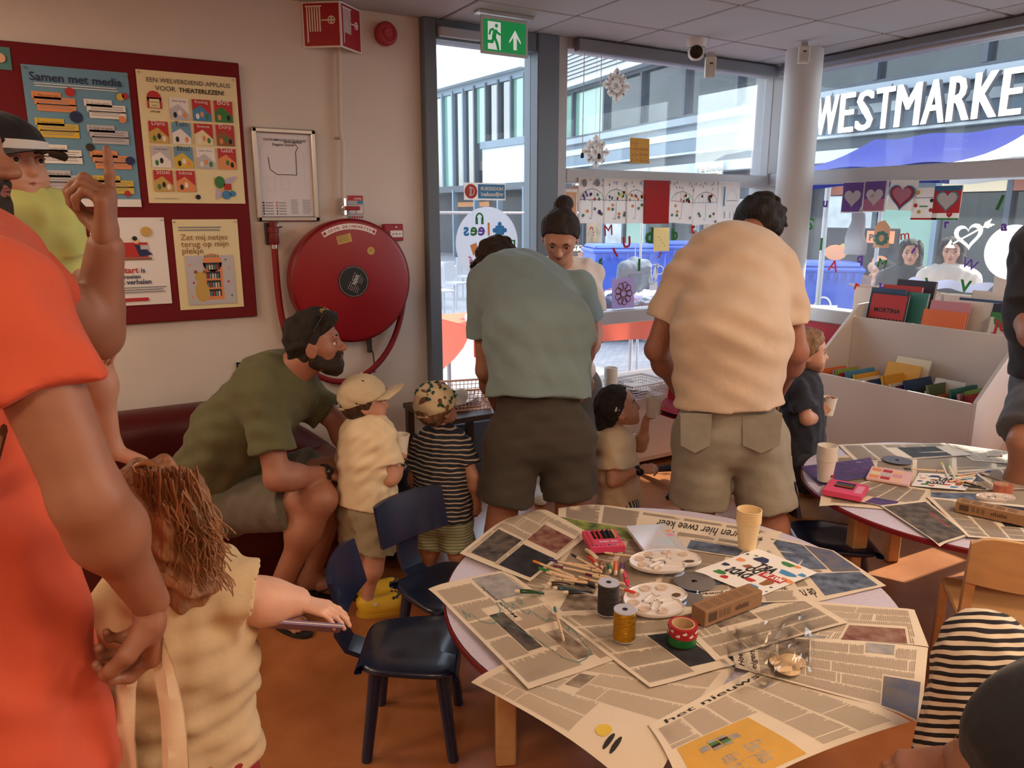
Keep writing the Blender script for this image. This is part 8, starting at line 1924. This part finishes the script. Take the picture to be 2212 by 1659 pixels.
def build_girl():
    s = .54; g = 3.25
    root = person('little girl in cream t-shirt with hair clip raising a paper cup', floor_pt(1330, 1150, g, 0), 0)
    J = dict(pl=K(1338, 1080, g), hr=K(1345, 1095, g - .05), hl=K(1345, 1090, g + .06), md=K(1332, 1010, g), nk=K(1325, 945, g), sr=K(1318, 968, g - .09), sl=K(1345, 962, g + .09), hd=K(1337, 882, g),
             er=K(1322, 1040, g - .13), wr=K(1382, 1015, g - .12), el=K(1385, 965, g + .06), wl=K(1396, 905, g + .02), calf=-RIGHT)
    J['ar'] = floor_pt(1345, 1200, g - .05, .07); J['al'] = floor_pt(1350, 1200, g + .06, .07); J['kr'] = (J['hr'] + J['ar']) / 2; J['kl'] = (J['hl'] + J['al']) / 2
    J['tr'] = J['ar'] + RIGHT * .1 - UP * .04; J['tl'] = J['al'] + RIGHT * .1 - UP * .04
    P = limb_body(J, s, 'fair', True, 1.12)
    R = basis(RIGHT * 1.0 + UP * .38 + FWD * .05, UP - RIGHT * .3)
    hp, T = head_prims(J['hd'], R, .205, True)
    ex = [(hp, .0042), (hand_prims(J['wr'], RIGHT + UP * .1, FWD * .4 - UP * .4, .6, (.75,) * 4, .5, 1), .0035), (hand_prims(J['wl'], UP * .8 + RIGHT * .4, RIGHT * .9 - UP * .2, .6, (.55,) * 4, .4, -1), .0035)]
    finish_body(root, P, 'fair', .006, ex)
    hm = hair_mat('hair_darkbrown', (42, 32, 30))
    short_hair(root, T, R, .205, hm, .035, True, plane=((0, .12, .2), (0, 1, -.75)), amp=.03, seed=14, nape=-.34, extra=[ell(T(0, -.42, -.30), [.035, .035, .06], R, .03)])
    brows(root, T, R, .205, hm, .345, .11); eyes(root, T, R, .205, kid=True, sink=.318); lips(root, T, .205, .37, -.235, (176, 96, 90))
    mb = MB()
    for k in range(6):
        a = k * PI / 3; mb.lathe([(0, .003), (.007, .002), (.009, 0)], 8, T(.40, -.05, .08) + R[1] * .012 * math.cos(a) + R[2] * .012 * math.sin(a), ax=R[0])
    mb.lathe([(0, .006), (.006, .003)], 8, T(.40, -.05, .08), ax=R[0]); put('hair_clip', mb, M('clip_white', (214, 210, 216), .4), root, 50)
    tp = tee_prims(J, s, 1.15, .64, .018, hem=K(1338, 1092, g), flare=1.15, sl_r=.10)
    cloth('t_shirt', tp, .0055, fabric('oat_jersey', (220, 196, 160)), root, .0045, 51, scale=.7)
    sp = shorts_prims(J, s, 1.12, .9, .018, rk=.11); cloth('shorts', sp, .006, stripe_mat('stripe_shorts', (60, 60, 74), (210, 196, 170), (1, .2, 0), .018, .5, .1), root, .003, 52, scale=.7)
    watch(root, J['wr'] - nrm(J['wr'] - J['er']) * .006, J['wr'], .02, (34, 34, 38), -FWD)
    cup(K(1409, 900, g - .01), 'white paper cup raised by the little girl', nrm(UP + RIGHT * .06), .95)
    return root
build_girl()

def build_boy():
    s = .60; g = 3.42
    root = person('small blond boy in navy polo shirt holding a cup beside the book bin', floor_pt(1735, 1100, g, 0), 0)
    J = dict(pl=K(1735, 975, g), hr=K(1738, 990, g - .06), hl=K(1740, 990, g + .06), md=K(1730, 900, g), nk=K(1728, 822, g), sr=K(1726, 846, g - .1), sl=K(1742, 842, g + .1), hd=K(1745, 762, g),
             er=K(1742, 905, g - .13), wr=K(1770, 898, g - .05), el=K(1760, 905, g + .1), wl=K(1772, 890, g + .02), calf=-RIGHT)
    J['ar'] = floor_pt(1735, 1150, g - .06, .07); J['al'] = floor_pt(1740, 1150, g + .06, .07); J['kr'] = (J['hr'] + J['ar']) / 2; J['kl'] = (J['hl'] + J['al']) / 2
    J['tr'] = J['ar'] + RIGHT * .1 - UP * .04; J['tl'] = J['al'] + RIGHT * .1 - UP * .04
    P = limb_body(J, s, 'fair', True, 1.12)
    R = basis(RIGHT * .9 - FWD * .25 - UP * .2, UP)
    hp, T = head_prims(J['hd'], R, .205, True)
    ex = [(hp, .0045), (hand_prims(J['wr'], RIGHT * .5 + UP * .7, FWD * .6 + RIGHT * .2, .6, (.6,) * 4, .5, 1), .0035), (hand_prims(J['wl'], RIGHT * .3 + UP * .8, -FWD * .6 + RIGHT * .3, .6, (.6,) * 4, .5, -1), .0035)]
    finish_body(root, P, 'fair', .006, ex)
    hm = hair_mat('hair_blond', (150, 118, 92))
    short_hair(root, T, R, .205, hm, .06, True, plane=((0, .22, .22), (0, 1, -.85)), amp=.06, seed=17, nape=-.30)
    brows(root, T, R, .205, hm, .345, .11); eyes(root, T, R, .205, kid=True, sink=.318); lips(root, T, .205, .365, -.235, (180, 104, 96))
    tp = tee_prims(J, s, 1.15, .64, .018, hem=K(1733, 985, g), flare=1.1, sl_r=.10); tp.append(cone(J['nk'] + UP * .02, J['nk'] + UP * .03, .045, .045, .02))
    cloth('polo_shirt', tp, .0055, fabric('navy_pique', (36, 38, 52)), root, .004, 61, scale=.7)
    sp = shorts_prims(J, s, 1.12, .7, .018, rk=.11); cloth('shorts', sp, .007, fabric('dark_shorts', (50, 54, 66)), root, .003, 62, scale=.7)
    cup(K(1787, 896, g - .03), 'white paper cup held by the boy in navy', nrm(UP + RIGHT * .05), .9)
    return root
build_boy()
def build_orange():
    root = person('bald bearded man in orange t-shirt at the left edge, pointing at a poster', floor_pt(-60, 1400, 1.15, 0), 0)
    J = dict(pl=K(-40, 1640, 1.10), md=K(-110, 1050, 1.12), nk=K(-130, 505, 1.24), sr=K(8, 640, .98), sl=K(-10, 560, 1.48), hd=K(-134, 338, 1.30),
             er=K(192, 1080, .96), wr=K(325, 1300, 1.08), el=K(206, 722, 1.74), wl=K(228, 535, 1.72))
    J['hr'] = J['pl'] - FWD * .1 + RIGHT * .03; J['hl'] = J['pl'] + FWD * .1
    for q, o in (('r', -.1), ('l', .1)):
        b = J['h' + q]; J['k' + q] = A3(b[0], b[1], .48); J['a' + q] = A3(b[0], b[1], .09); J['t' + q] = J['a' + q] + RIGHT * .2 - UP * .06
    P = limb_body(J, 1.0, 'olive', fat=1.06)
    P += [cone(J['el'], J['wl'], .056, .038, .02), cone(J['sl'], J['el'], .06, .054, .03)]
    R = basis(RIGHT * .9 + FWD * .35 - UP * .35, UP)
    hp, T = head_prims(J['hd'], R, .24)
    P.append(cone(J['nk'], T(0, -.1, -.2), .066, .064, .03))
    dwr = nrm(J['wr'] - J['er'])
    ex = [(hp, .0045)]
    ex.append((hand_prims(J['wr'], nrm(-UP * .75 + FWD * .25 - RIGHT * .25), -RIGHT * .6 - FWD * .5, 1.08, (.95, 1.0, 1.05, 1.05), .7, -1, tcurl=.6), .0038))
    ex.append((hand_prims(J['wl'], nrm(UP * .95 + RIGHT * .12), nrm(-RIGHT * .8 - FWD * .2), 1.22, (.06, 1.15, 1.2, 1.2), .8, -1, tcurl=.9), .0038))
    finish_body(root, P, 'olive', .0075, ex)
    brows(root, T, R, .24, hair_mat('hair_black', (30, 22, 18)), .36, .125); eyes(root, T, R, .24, (60, 44, 30)); lips(root, T, .24, .38, -.228)
    bp_ = [cone(T(0, .25, -.40), T(0, .16, -.38), .03, .032, .03)] + [cone(T(x * .19, .0, -.22), T(x * .08, .24, -.37), .02, .028, .03) for x in (-1, 1)] + [cone(T(x * .22, -.02, -.02), T(x * .195, .0, -.24), .010, .018, .03) for x in (-1, 1)] + [cone(T(-.1, .335, -.185), T(.1, .335, -.185), .010, .010, .01)] + [cone(T(x * .11, .33, -.19), T(x * .12, .27, -.33), .009, .016, .02) for x in (-1, 1)]
    V, Q = sdf_mesh(bp_, .0045, hairy(.002, 150, 7)); put('beard', vmesh((V, Q)), M('beard_black', (40, 28, 22), .7, var=.3, scale=80, bump=.6, bscale=160), root, 179)
    tp = tee_prims(J, .98, 1.08, .46, .022, hem=K(-20, 1690, 1.10), flare=1.05, sl_r=.064)
    tp.append(cone(K(40, 1150, 1.08), K(100, 1640, 1.08), .06, .10, .08))
    cloth('t_shirt', tp, .0075, fabric('orange_jersey', (206, 86, 58)), root, .007, 71, [(.3, .2, .4), (1, .2, .1), (0, 1, .2)], opn=False)
    sp = shorts_prims(J, 1.04, 1.05, .9, .02); cloth('trousers', sp, .012, fabric('dark_trousers', (52, 50, 56)), root, 0, 3)
    mb = MB(); a, b_ = K(-20, 1000, .98), K(20, 760, .95)
    mb.tube([K(-80, 1250, 1.0), K(-10, 1000, .99), K(8, 930, .98)], .016, 8, flat=.3); put('bag_strap', mb, M('brown_leather', (104, 64, 36), .6), root, 50)
    return root
build_orange()
def build_tote():
    h0 = K(330, 1395, 1.10)
    t = thing('tote_bag', 'cream cotton tote bag with long handles hanging from the near hand', 'bag', (h0[0], h0[1], .15))
    mm = fabric('cotton_canvas', (236, 216, 184))
    def strap(pts, w0, w1, nm):
        mb = MB(); n = 24; V = []
        P_ = np.array([K(*p) for p in pts])
        tt = np.linspace(0, 1, len(pts))
        F = []
        for i in range(n + 1):
            u = i / n; c = np.array([np.interp(u, tt, P_[:, k]) for k in range(3)]); w_ = w0 + (w1 - w0) * u
            for j, sgn in enumerate((-1, -.3, .3, 1)): V.append(c + RIGHT * w_ * sgn * .5 + FWD * (.006 * math.cos(3 * sgn + 6 * u)))
        for i in range(n):
            for j in range(3): F.append((i * 4 + j, i * 4 + j + 1, i * 4 + 5 + j, i * 4 + 4 + j))
        V2 = [v + FWD * .004 for v in V]; nV = len(V)
        mb.add(V + V2, F + [tuple(q + nV for q in f[::-1]) for f in F]); return put(nm, mb, mm, t, 60)
    strap([(335, 1375, 1.08), (352, 1440, 1.09), (368, 1550, 1.10), (378, 1660, 1.10), (380, 1720, 1.10)], .03, .048, 'handle')
    strap([(318, 1380, 1.10), (285, 1420, 1.12), (265, 1500, 1.13), (262, 1600, 1.13), (275, 1720, 1.13)], .02, .05, 'handle')
    strap([(322, 1378, 1.14), (290, 1450, 1.2), (240, 1560, 1.22), (235, 1720, 1.22)], .015, .03, 'handle')
    c = K(330, 1760, 1.13)
    mb = MB(); mb.grid(lambda u, v: c + RIGHT * .36 * (u - .5) + FWD * (.05 * math.sin(PI * u) * (1 - .5 * v)) - UP * v * .38, 8, 8); mb.grid(lambda u, v: c + RIGHT * .36 * (u - .5) - FWD * (.05 * math.sin(PI * u) * (1 - .5 * v)) - UP * v * .38, 8, 8); put('pouch', mb, mm, t, 60)
build_tote()
def build_lime():
    s = .62
    root = person('small child in lime t-shirt and black cap with white band, carried by the orange-shirted man', K(60, 800, 1.85), 0)
    J = dict(pl=K(75, 700, 1.86), hl=K(120, 715, 1.86), hr=K(50, 715, 1.78), md=K(60, 580, 1.86), nk=K(35, 455, 1.86), sl=K(98, 492, 1.88), sr=K(-25, 490, 1.80), hd=K(16, 352, 1.86),
             el=K(172, 625, 1.86), wl=K(205, 700, 1.80), er=K(-40, 620, 1.75), wr=K(30, 690, 1.68), kl=K(205, 775, 1.9), kr=K(120, 800, 1.72), al=K(240, 960, 1.95), ar=K(130, 960, 1.75))
    J['tl'] = J['al'] + RIGHT * .08 - UP * .05; J['tr'] = J['ar'] + RIGHT * .08 - UP * .05
    P = limb_body(J, s, 'fair', True, 1.1)
    R = basis(RIGHT * .85 - FWD * .35 - UP * .05, UP)
    hp, T = head_prims(J['hd'], R, .21, True)
    ex = [(hp, .0045), (hand_prims(J['wl'], -UP * .5 + RIGHT * .3, -RIGHT, .6, (.5,) * 4, .5, 1), .004)]
    finish_body(root, P, 'fair', .006, ex)
    hm = hair_mat('hair_black', (30, 22, 18))
    brows(root, T, R, .21, hm, .345, .11); eyes(root, T, R, .21, (50, 36, 26), kid=True, sink=.32); lips(root, T, .21, .365, -.235, (176, 96, 90))
    short_hair(root, T, R, .21, hm, .03, True, plane=((0, .10, .1), (0, 1, -.3)), amp=.04, seed=19, nape=-.25)
    c = cap(root, T, R, .21, fabric('black_cap_cotton', (26, 26, 30)), low=.12, gap=False, th=.055)
    mb = MB()
    def band(u, v):
        a = u * 2 * PI; return T(math.sin(a) * .445, -.06 + math.cos(a) * .495, .135 + .10 * v)
    mb.grid(band, 40, 2); mb.grid(lambda u, v: T(math.sin(u * 2 * PI) * .43, -.06 + math.cos(u * 2 * PI) * .48, .135 + .1 * v), 40, 2); put('white_band', mb, fabric('white_band', (226, 222, 218)), c, 60)
    tp = tee_prims(J, s, 1.15, .62, .02, hem=K(75, 690, 1.86), flare=1.1, sl_r=.105); cloth('t_shirt', tp, .006, fabric('lime_jersey', (208, 214, 128)), root, .005, 81, scale=.7)
    sp = shorts_prims(J, s, 1.12, .55, .018, rk=.11); cloth('shorts', sp, .007, fabric('pink_shorts', (196, 110, 112)), root, .003, 82)
    return root
build_lime()
def build_curly():
    s = .72; g = 1.42
    root = person('girl with long curly brown hair in cream t-shirt reaching out with a purple notebook', floor_pt(380, 1640, g, 0), 0)
    J = dict(pl=K(395, 1640, g), hl=K(330, 1680, g), hr=K(460, 1680, g), md=K(380, 1440, g), nk=K(370, 1255, g + .01), sl=K(265, 1330, g - .06), sr=K(462, 1275, g + .02), hd=K(345, 1120, g + .02),
             er=K(572, 1300, g + .06), wr=K(640, 1300, g + .08), el=K(225, 1480, g + .05), wl=K(300, 1500, g + .18))
    J['kl'] = A3(J['hl'][0], J['hl'][1], .33); J['kr'] = A3(J['hr'][0], J['hr'][1], .33); J['al'] = A3(J['hl'][0], J['hl'][1], .07); J['ar'] = A3(J['hr'][0], J['hr'][1], .07); J['tl'] = J['al'] + FWD * .12 - UP * .04; J['tr'] = J['ar'] + FWD * .12 - UP * .04
    P = limb_body(J, s, 'pale', True, 1.05)
    P += [cone(J['sr'], J['er'], .05, .046, .03), cone(J['er'], J['wr'], .048, .032, .02)]
    R = basis(RIGHT * .55 + FWD * .9 - UP * .25, UP)
    hp, T = head_prims(J['hd'], R, .205, True)
    ex = [(hp, .005), (hand_prims(J['wr'], RIGHT * .95 - UP * .25, -UP * .9 - RIGHT * .2, .70, (.3, .32, .34, .38), .3, 1), .0035)]
    finish_body(root, P, 'pale', .0065, ex)
    hm = M('hair_curly_brown', (150, 104, 68), .5, var=.4, scale=30, bump=.9, bscale=70, stretch=(1, 1, .3))
    hp2 = [ell(T(0, -.07, .12), [.095, .10, .095], R, .03, [(T(0, .2, .2), nrm(R[1] - .4 * R[2]))]), cone(K(350, 1110, g - .03), K(395, 1240, g - .05), .085, .06, .05), cone(K(395, 1150, g - .05), K(430, 1250, g - .04), .05, .04, .05), ell(K(305, 1030, g), [.04, .035, .035], None, .02)]
    V, Q = sdf_mesh(hp2, .005, hairy(.009, 90, 6)); put('hair', vmesh((V, Q)), hm, root, 179)
    r_ = random.Random(12); mb = MB()
    for i in range(480):
        x0, y0 = r_.uniform(285, 425), r_.uniform(1005, 1130); x1, y1 = x0 + r_.uniform(0, 90), r_.uniform(1150, 1290)
        gg = g - .075 + r_.uniform(-.02, .03) - .02 * math.sin((x0 - 300) / 125 * PI); pts = []
        ph = r_.uniform(0, 6.28); am = r_.uniform(8, 20)
        for k in range(13):
            u = k / 12; pts.append(K(x0 + (x1 - x0) * u + am * u * math.sin(ph + 9 * u), y0 + (y1 - y0) * u, gg + .008 * math.cos(ph + 9 * u) * u))
        mb.tube(pts, [.0017 * (1 - .5 * k / 12) + .0005 for k in range(13)], 4)
    put('curls', mb, hm, root, 60, kind='stuff')
    mb = MB(); mb.tube([K(300 + 28 * math.cos(a) + 12, 1022 + 20 * math.sin(a), g - .03) for a in np.linspace(-2.5, 2.2, 14)], [.006] * 13 + [.003], 6); mb.tube([K(335 + 22 * math.cos(a), 1025 + 18 * math.sin(a), g - .03) for a in np.linspace(-2.8, 2.6, 14)], .0035, 6); put('loose_curl', mb, M('hair_curl_light', (170, 110, 60), .4), root, 60)
    tp = tee_prims(J, s, 1.12, .56, .024, hem=K(388, 1640, g), flare=1.15, sl_r=.094); _e = J['er'] - J['sr']; tp += [cone(J['sr'], J['sr'] + _e * .8, .064, .078, .03, None, [(J['sr'] + _e * .52, _e)]), cone(J['sr'], J['nk'], .06, .05, .03)]; cloth('t_shirt', tp, .0065, fabric('ecru_jersey', (212, 184, 142)), root, .007, 91, [(.4, .3, 1), (1, 0, .3)])
    sp = shorts_prims(J, s, 1.12, .7, .02, rk=.11); cloth('shorts', sp, .008, fabric('red_shorts', (150, 30, 34)), root, .003, 92)
    a0, a1 = K(492, 1328, g + .03), K(742, 1346, g + .05); dv = nrm(nrm((a0 + a1) / 2 - CAMP) - UP * .10); nb = thing('notebook', 'thin purple notebook under the curly girl’s outstretched hand', 'notebook', tuple(a0))
    uv = nrm(a1 - a0); nv = nrm(np.cross(uv, dv)); L_n = np.linalg.norm(a1 - a0)
    for z0, z1, nm, mt in ((-.004, -.001, 'cover', M('purple_cover', (120, 96, 150), .4)), (-.0065, -.004, 'pages', m_pages), (-.0105, -.0065, 'back_cover', M('purple_cover'))):
        mb = MB().frame(tuple(a0), uv, dv, nv); mb.box((0, 0, z0), (L_n, .15, z1), bev=.0008); put(nm, mb, mt, nb)
    return root
build_curly()
def build_rightedge():
    g = 3.05
    root = person('person in black t-shirt and dark grey shorts cut off at the right edge', floor_pt(2240, 1100, g, 0), 0)
    J = dict(pl=K(2297, 800, g), hl=K(2254, 840, g), hr=K(2352, 840, g), md=K(2292, 680, g), nk=K(2297, 500, g), sl=K(2244, 560, g), sr=K(2422, 560, g), hd=K(2312, 420, g),
             el=K(2218, 700, g - .05), wl=K(2262, 790, g - .25), er=K(2422, 700, g), wr=K(2382, 800, g - .2), kl=K(2212, 955, g - .18), kr=K(2352, 960, g - .18))
    J['al'] = floor_pt(2215, 1100, g, .09); J['ar'] = floor_pt(2330, 1100, g, .09); J['tl'] = J['al'] - FWD * .2 - UP * .06; J['tr'] = J['ar'] - FWD * .2 - UP * .06
    P = limb_body(J, .98, 'deep')
    R = basis(-FWD * .6 - RIGHT * .6 - UP * .4, UP); hp, T = head_prims(J['hd'], R, .23)
    finish_body(root, P, 'olive', .009, [(hp, .006), (hand_prims(J['wl'], RIGHT * .6 - FWD * .4 - UP * .3, -UP, 1, (.5,) * 4, .5, 1), .005)])
    short_hair(root, T, R, .23, hair_mat('hair_black', (30, 22, 18)), .05, amp=.04)
    tp = tee_prims(J, .98, 1.05, .66, .026, hem=K(2292, 800, g), sl_r=.08); cloth('t_shirt', tp, .009, fabric('black_jersey', (38, 38, 44)), root, .005, 101)
    sp = shorts_prims(J, .98, 1.06, .86, .022, rk=.09); cloth('shorts', sp, .009, fabric('charcoal_shorts', (84, 86, 92)), root, .004, 102)
build_rightedge()
def build_crouch():
    g = 1.25
    root = person('crouching person in black t-shirt and black and white striped trousers at the lower right', floor_pt(2200, 1650, g, 0), 0)
    J = dict(pl=K(2334, 1800, 1.18), md=K(2364, 1760, 1.08), nk=K(2424, 1610, .98), sl=K(2274, 1640, 1.0), sr=K(2464, 1560, 1.1), hd=K(2554, 1480, .95), el=K(2144, 1700, 1.02), wl=K(2079, 1640, 1.12), er=K(2484, 1700, 1.1), wr=K(2414, 1760, 1.2))
    J['hl'] = K(2304, 1800, 1.15); J['hr'] = K(2414, 1800, 1.22); J['kl'] = K(2132, 1415, 1.38); J['kr'] = K(2364, 1480, 1.45)
    J['al'] = A3(*(J['kl'] - RIGHT * .06 - FWD * .05)[:2], .09); J['ar'] = A3(*(J['kr'])[:2], .09); J['tl'] = J['al'] - RIGHT * .1 - UP * .06; J['tr'] = J['ar'] - RIGHT * .1 - UP * .06
    P = limb_body(J, 1.0, 'olive')
    P += [cone(K(2149, 1625, 1.04), K(2069, 1650, 1.12), .040, .028, .02)]
    R = basis(-RIGHT + FWD * .3 - UP * .4, UP); hp, T = head_prims(J['hd'], R, .23)
    finish_body(root, P, 'olive', .008, [(hp, .007), (hand_prims(K(2074, 1645, 1.12), -RIGHT * .9 - UP * .15, -UP, 1.0, (.35, .4, .45, .5), .4, 1), .004)])
    short_hair(root, T, R, .23, hair_mat('hair_black', (30, 22, 18)), .05, amp=.04)
    tp = [cone(J['nk'], J['sl'] + A3(0, 0, .0), .10, .088, .06), ell(K(2269, 1625, 1.02), [.098, .098, .11], None, .05), cone(J['sl'], J['md'], .10, .16, .08), cone(J['nk'], J['pl'], .14, .16, .08), cone(J['sl'], J['el'], .085, .075, .03, None, [(J['sl'] + (J['el'] - J['sl']) * .62, J['el'] - J['sl'])])]
    cloth('t_shirt', tp, .007, fabric('black_jersey2', (24, 24, 30)), root, .004, 111)
    ax_ = nrm(J['kl'] - J['hl'])
    lg = [cone(J['hl'], J['kl'], .11, .078, .05), cone(J['kl'], J['al'] + UP * .05, .08, .10, .05), cone(K(2094, 1470, 1.36), K(2069, 1640, 1.33), .055, .075, .05), cone(J['hr'], J['kr'], .11, .08, .05), cone(J['hl'], J['hr'], .13, .13, .05)]
    cloth('striped_trousers', lg, .0065, stripe_mat('zebra_stripe', (30, 24, 32), (226, 208, 184), nrm(ax_ * .9 + UP * .45 + RIGHT * .1), .0165, .5, .30), root, .005, 112, [(1, .2, .3), (.2, 1, .1)])
    mb = MB(); c = K(2106, 1632, 1.075); mb.lathe([(.036, -.001), (.037, 0), (.036, .001)], 24, c, ax=nrm(K(2149, 1625, 1.04) - K(2069, 1650, 1.12))); put('bracelet', mb, M('gold_thread', (206, 170, 90), .3, .9), root, 60)
build_crouch()
def passer(label, px, py, X, s, shirt, hairc, facing, long_hair=False, lean=0.0, hat=None, skin='fair'):
    h = ax(px, py, X); g = h[0] * _sy + h[1] * _cy
    f = nrm(facing); r_ = np.cross(f, UP)
    root = person(label, (h[0], h[1], -.1), 0)
    sc = s
    hd = np.array(h)
    nk = hd - UP * .16 - f * lean * .15
    J = dict(hd=hd, nk=nk, sl=nk - UP * .05 - r_ * .17, sr=nk - UP * .05 + r_ * .17, md=nk - UP * .25 - f * lean * .15, pl=nk - UP * .5 - f * lean * .25)
    J['hl'] = J['pl'] - r_ * .09; J['hr'] = J['pl'] + r_ * .09; J['el'] = J['sl'] - UP * .25 - r_ * .05; J['er'] = J['sr'] - UP * .25 + r_ * .05; J['wl'] = J['el'] + f * .2 - UP * .05; J['wr'] = J['er'] + f * .2 - UP * .05
    for q in 'lr':
        b = J['h' + q]; zz = max(.38, (b[2] - .1) * .5); J['k' + q] = A3(b[0], b[1], zz) + f * (.15 if b[2] < .7 else 0); J['a' + q] = A3(b[0], b[1], -.02); J['t' + q] = J['a' + q] + f * .18 - UP * .05
    P = limb_body(J, .95, skin); R = basis(f - UP * .25, UP); hp, T = head_prims(hd, R, .225)
    finish_body(root, P, skin, .011, [(hp, .007)])
    hm = hair_mat('hair_out_%d' % hairc[0], hairc)
    ex = [ell(T(0, -.2, -.35), [.10, .07, .16], R, .05), ell(T(.3, 0, -.35), [.035, .06, .16], R, .03), ell(T(-.3, 0, -.35), [.035, .06, .16], R, .03)] if long_hair else []
    short_hair(root, T, R, .225, hm, .05, plane=((0, .2, .22), (0, 1, -.7)), amp=.03, nape=-.25, extra=ex)
    brows(root, T, R, .225, hm); lips(root, T, .225); eyes(root, T, R, .225)
    if hat: cap(root, T, R, .225, fabric('hat_out', hat), low=.10, gap=False, kid=False)
    cloth('shirt', tee_prims(J, .95, 1.05, .95, .025, sl_r=.07), .01, fabric('shirt_out_%d_%d' % shirt[:2], shirt), root, .004, 5)
    cloth('trousers', shorts_prims(J, .95, 1.05, 1.0, .03), .013, fabric('trousers_out', (60, 62, 72)), root, 0, 5)
passer('dark-haired woman in black outside the right window, looking down', 1966, 548, 6.3, 1, (38, 38, 46), (34, 26, 26), -FWD * .9 - RIGHT * .4, True)
passer('woman in pale jacket outside the right window behind the heart sticker', 2055, 545, 6.3, 1, (206, 196, 186), (52, 40, 36), -FWD - RIGHT * .6, True)
passer('person in teal shirt bending down outside the right window', 1905, 590, 6.6, 1, (92, 134, 152), (50, 42, 40), FWD * .3 - RIGHT * .9, lean=1.2)
passer('passer-by in pale cap outside behind the woman with the bun', 1252, 545, 7.6, 1, (232, 226, 214), (90, 76, 64), RIGHT * .9 - FWD * .2, hat=(232, 220, 190))
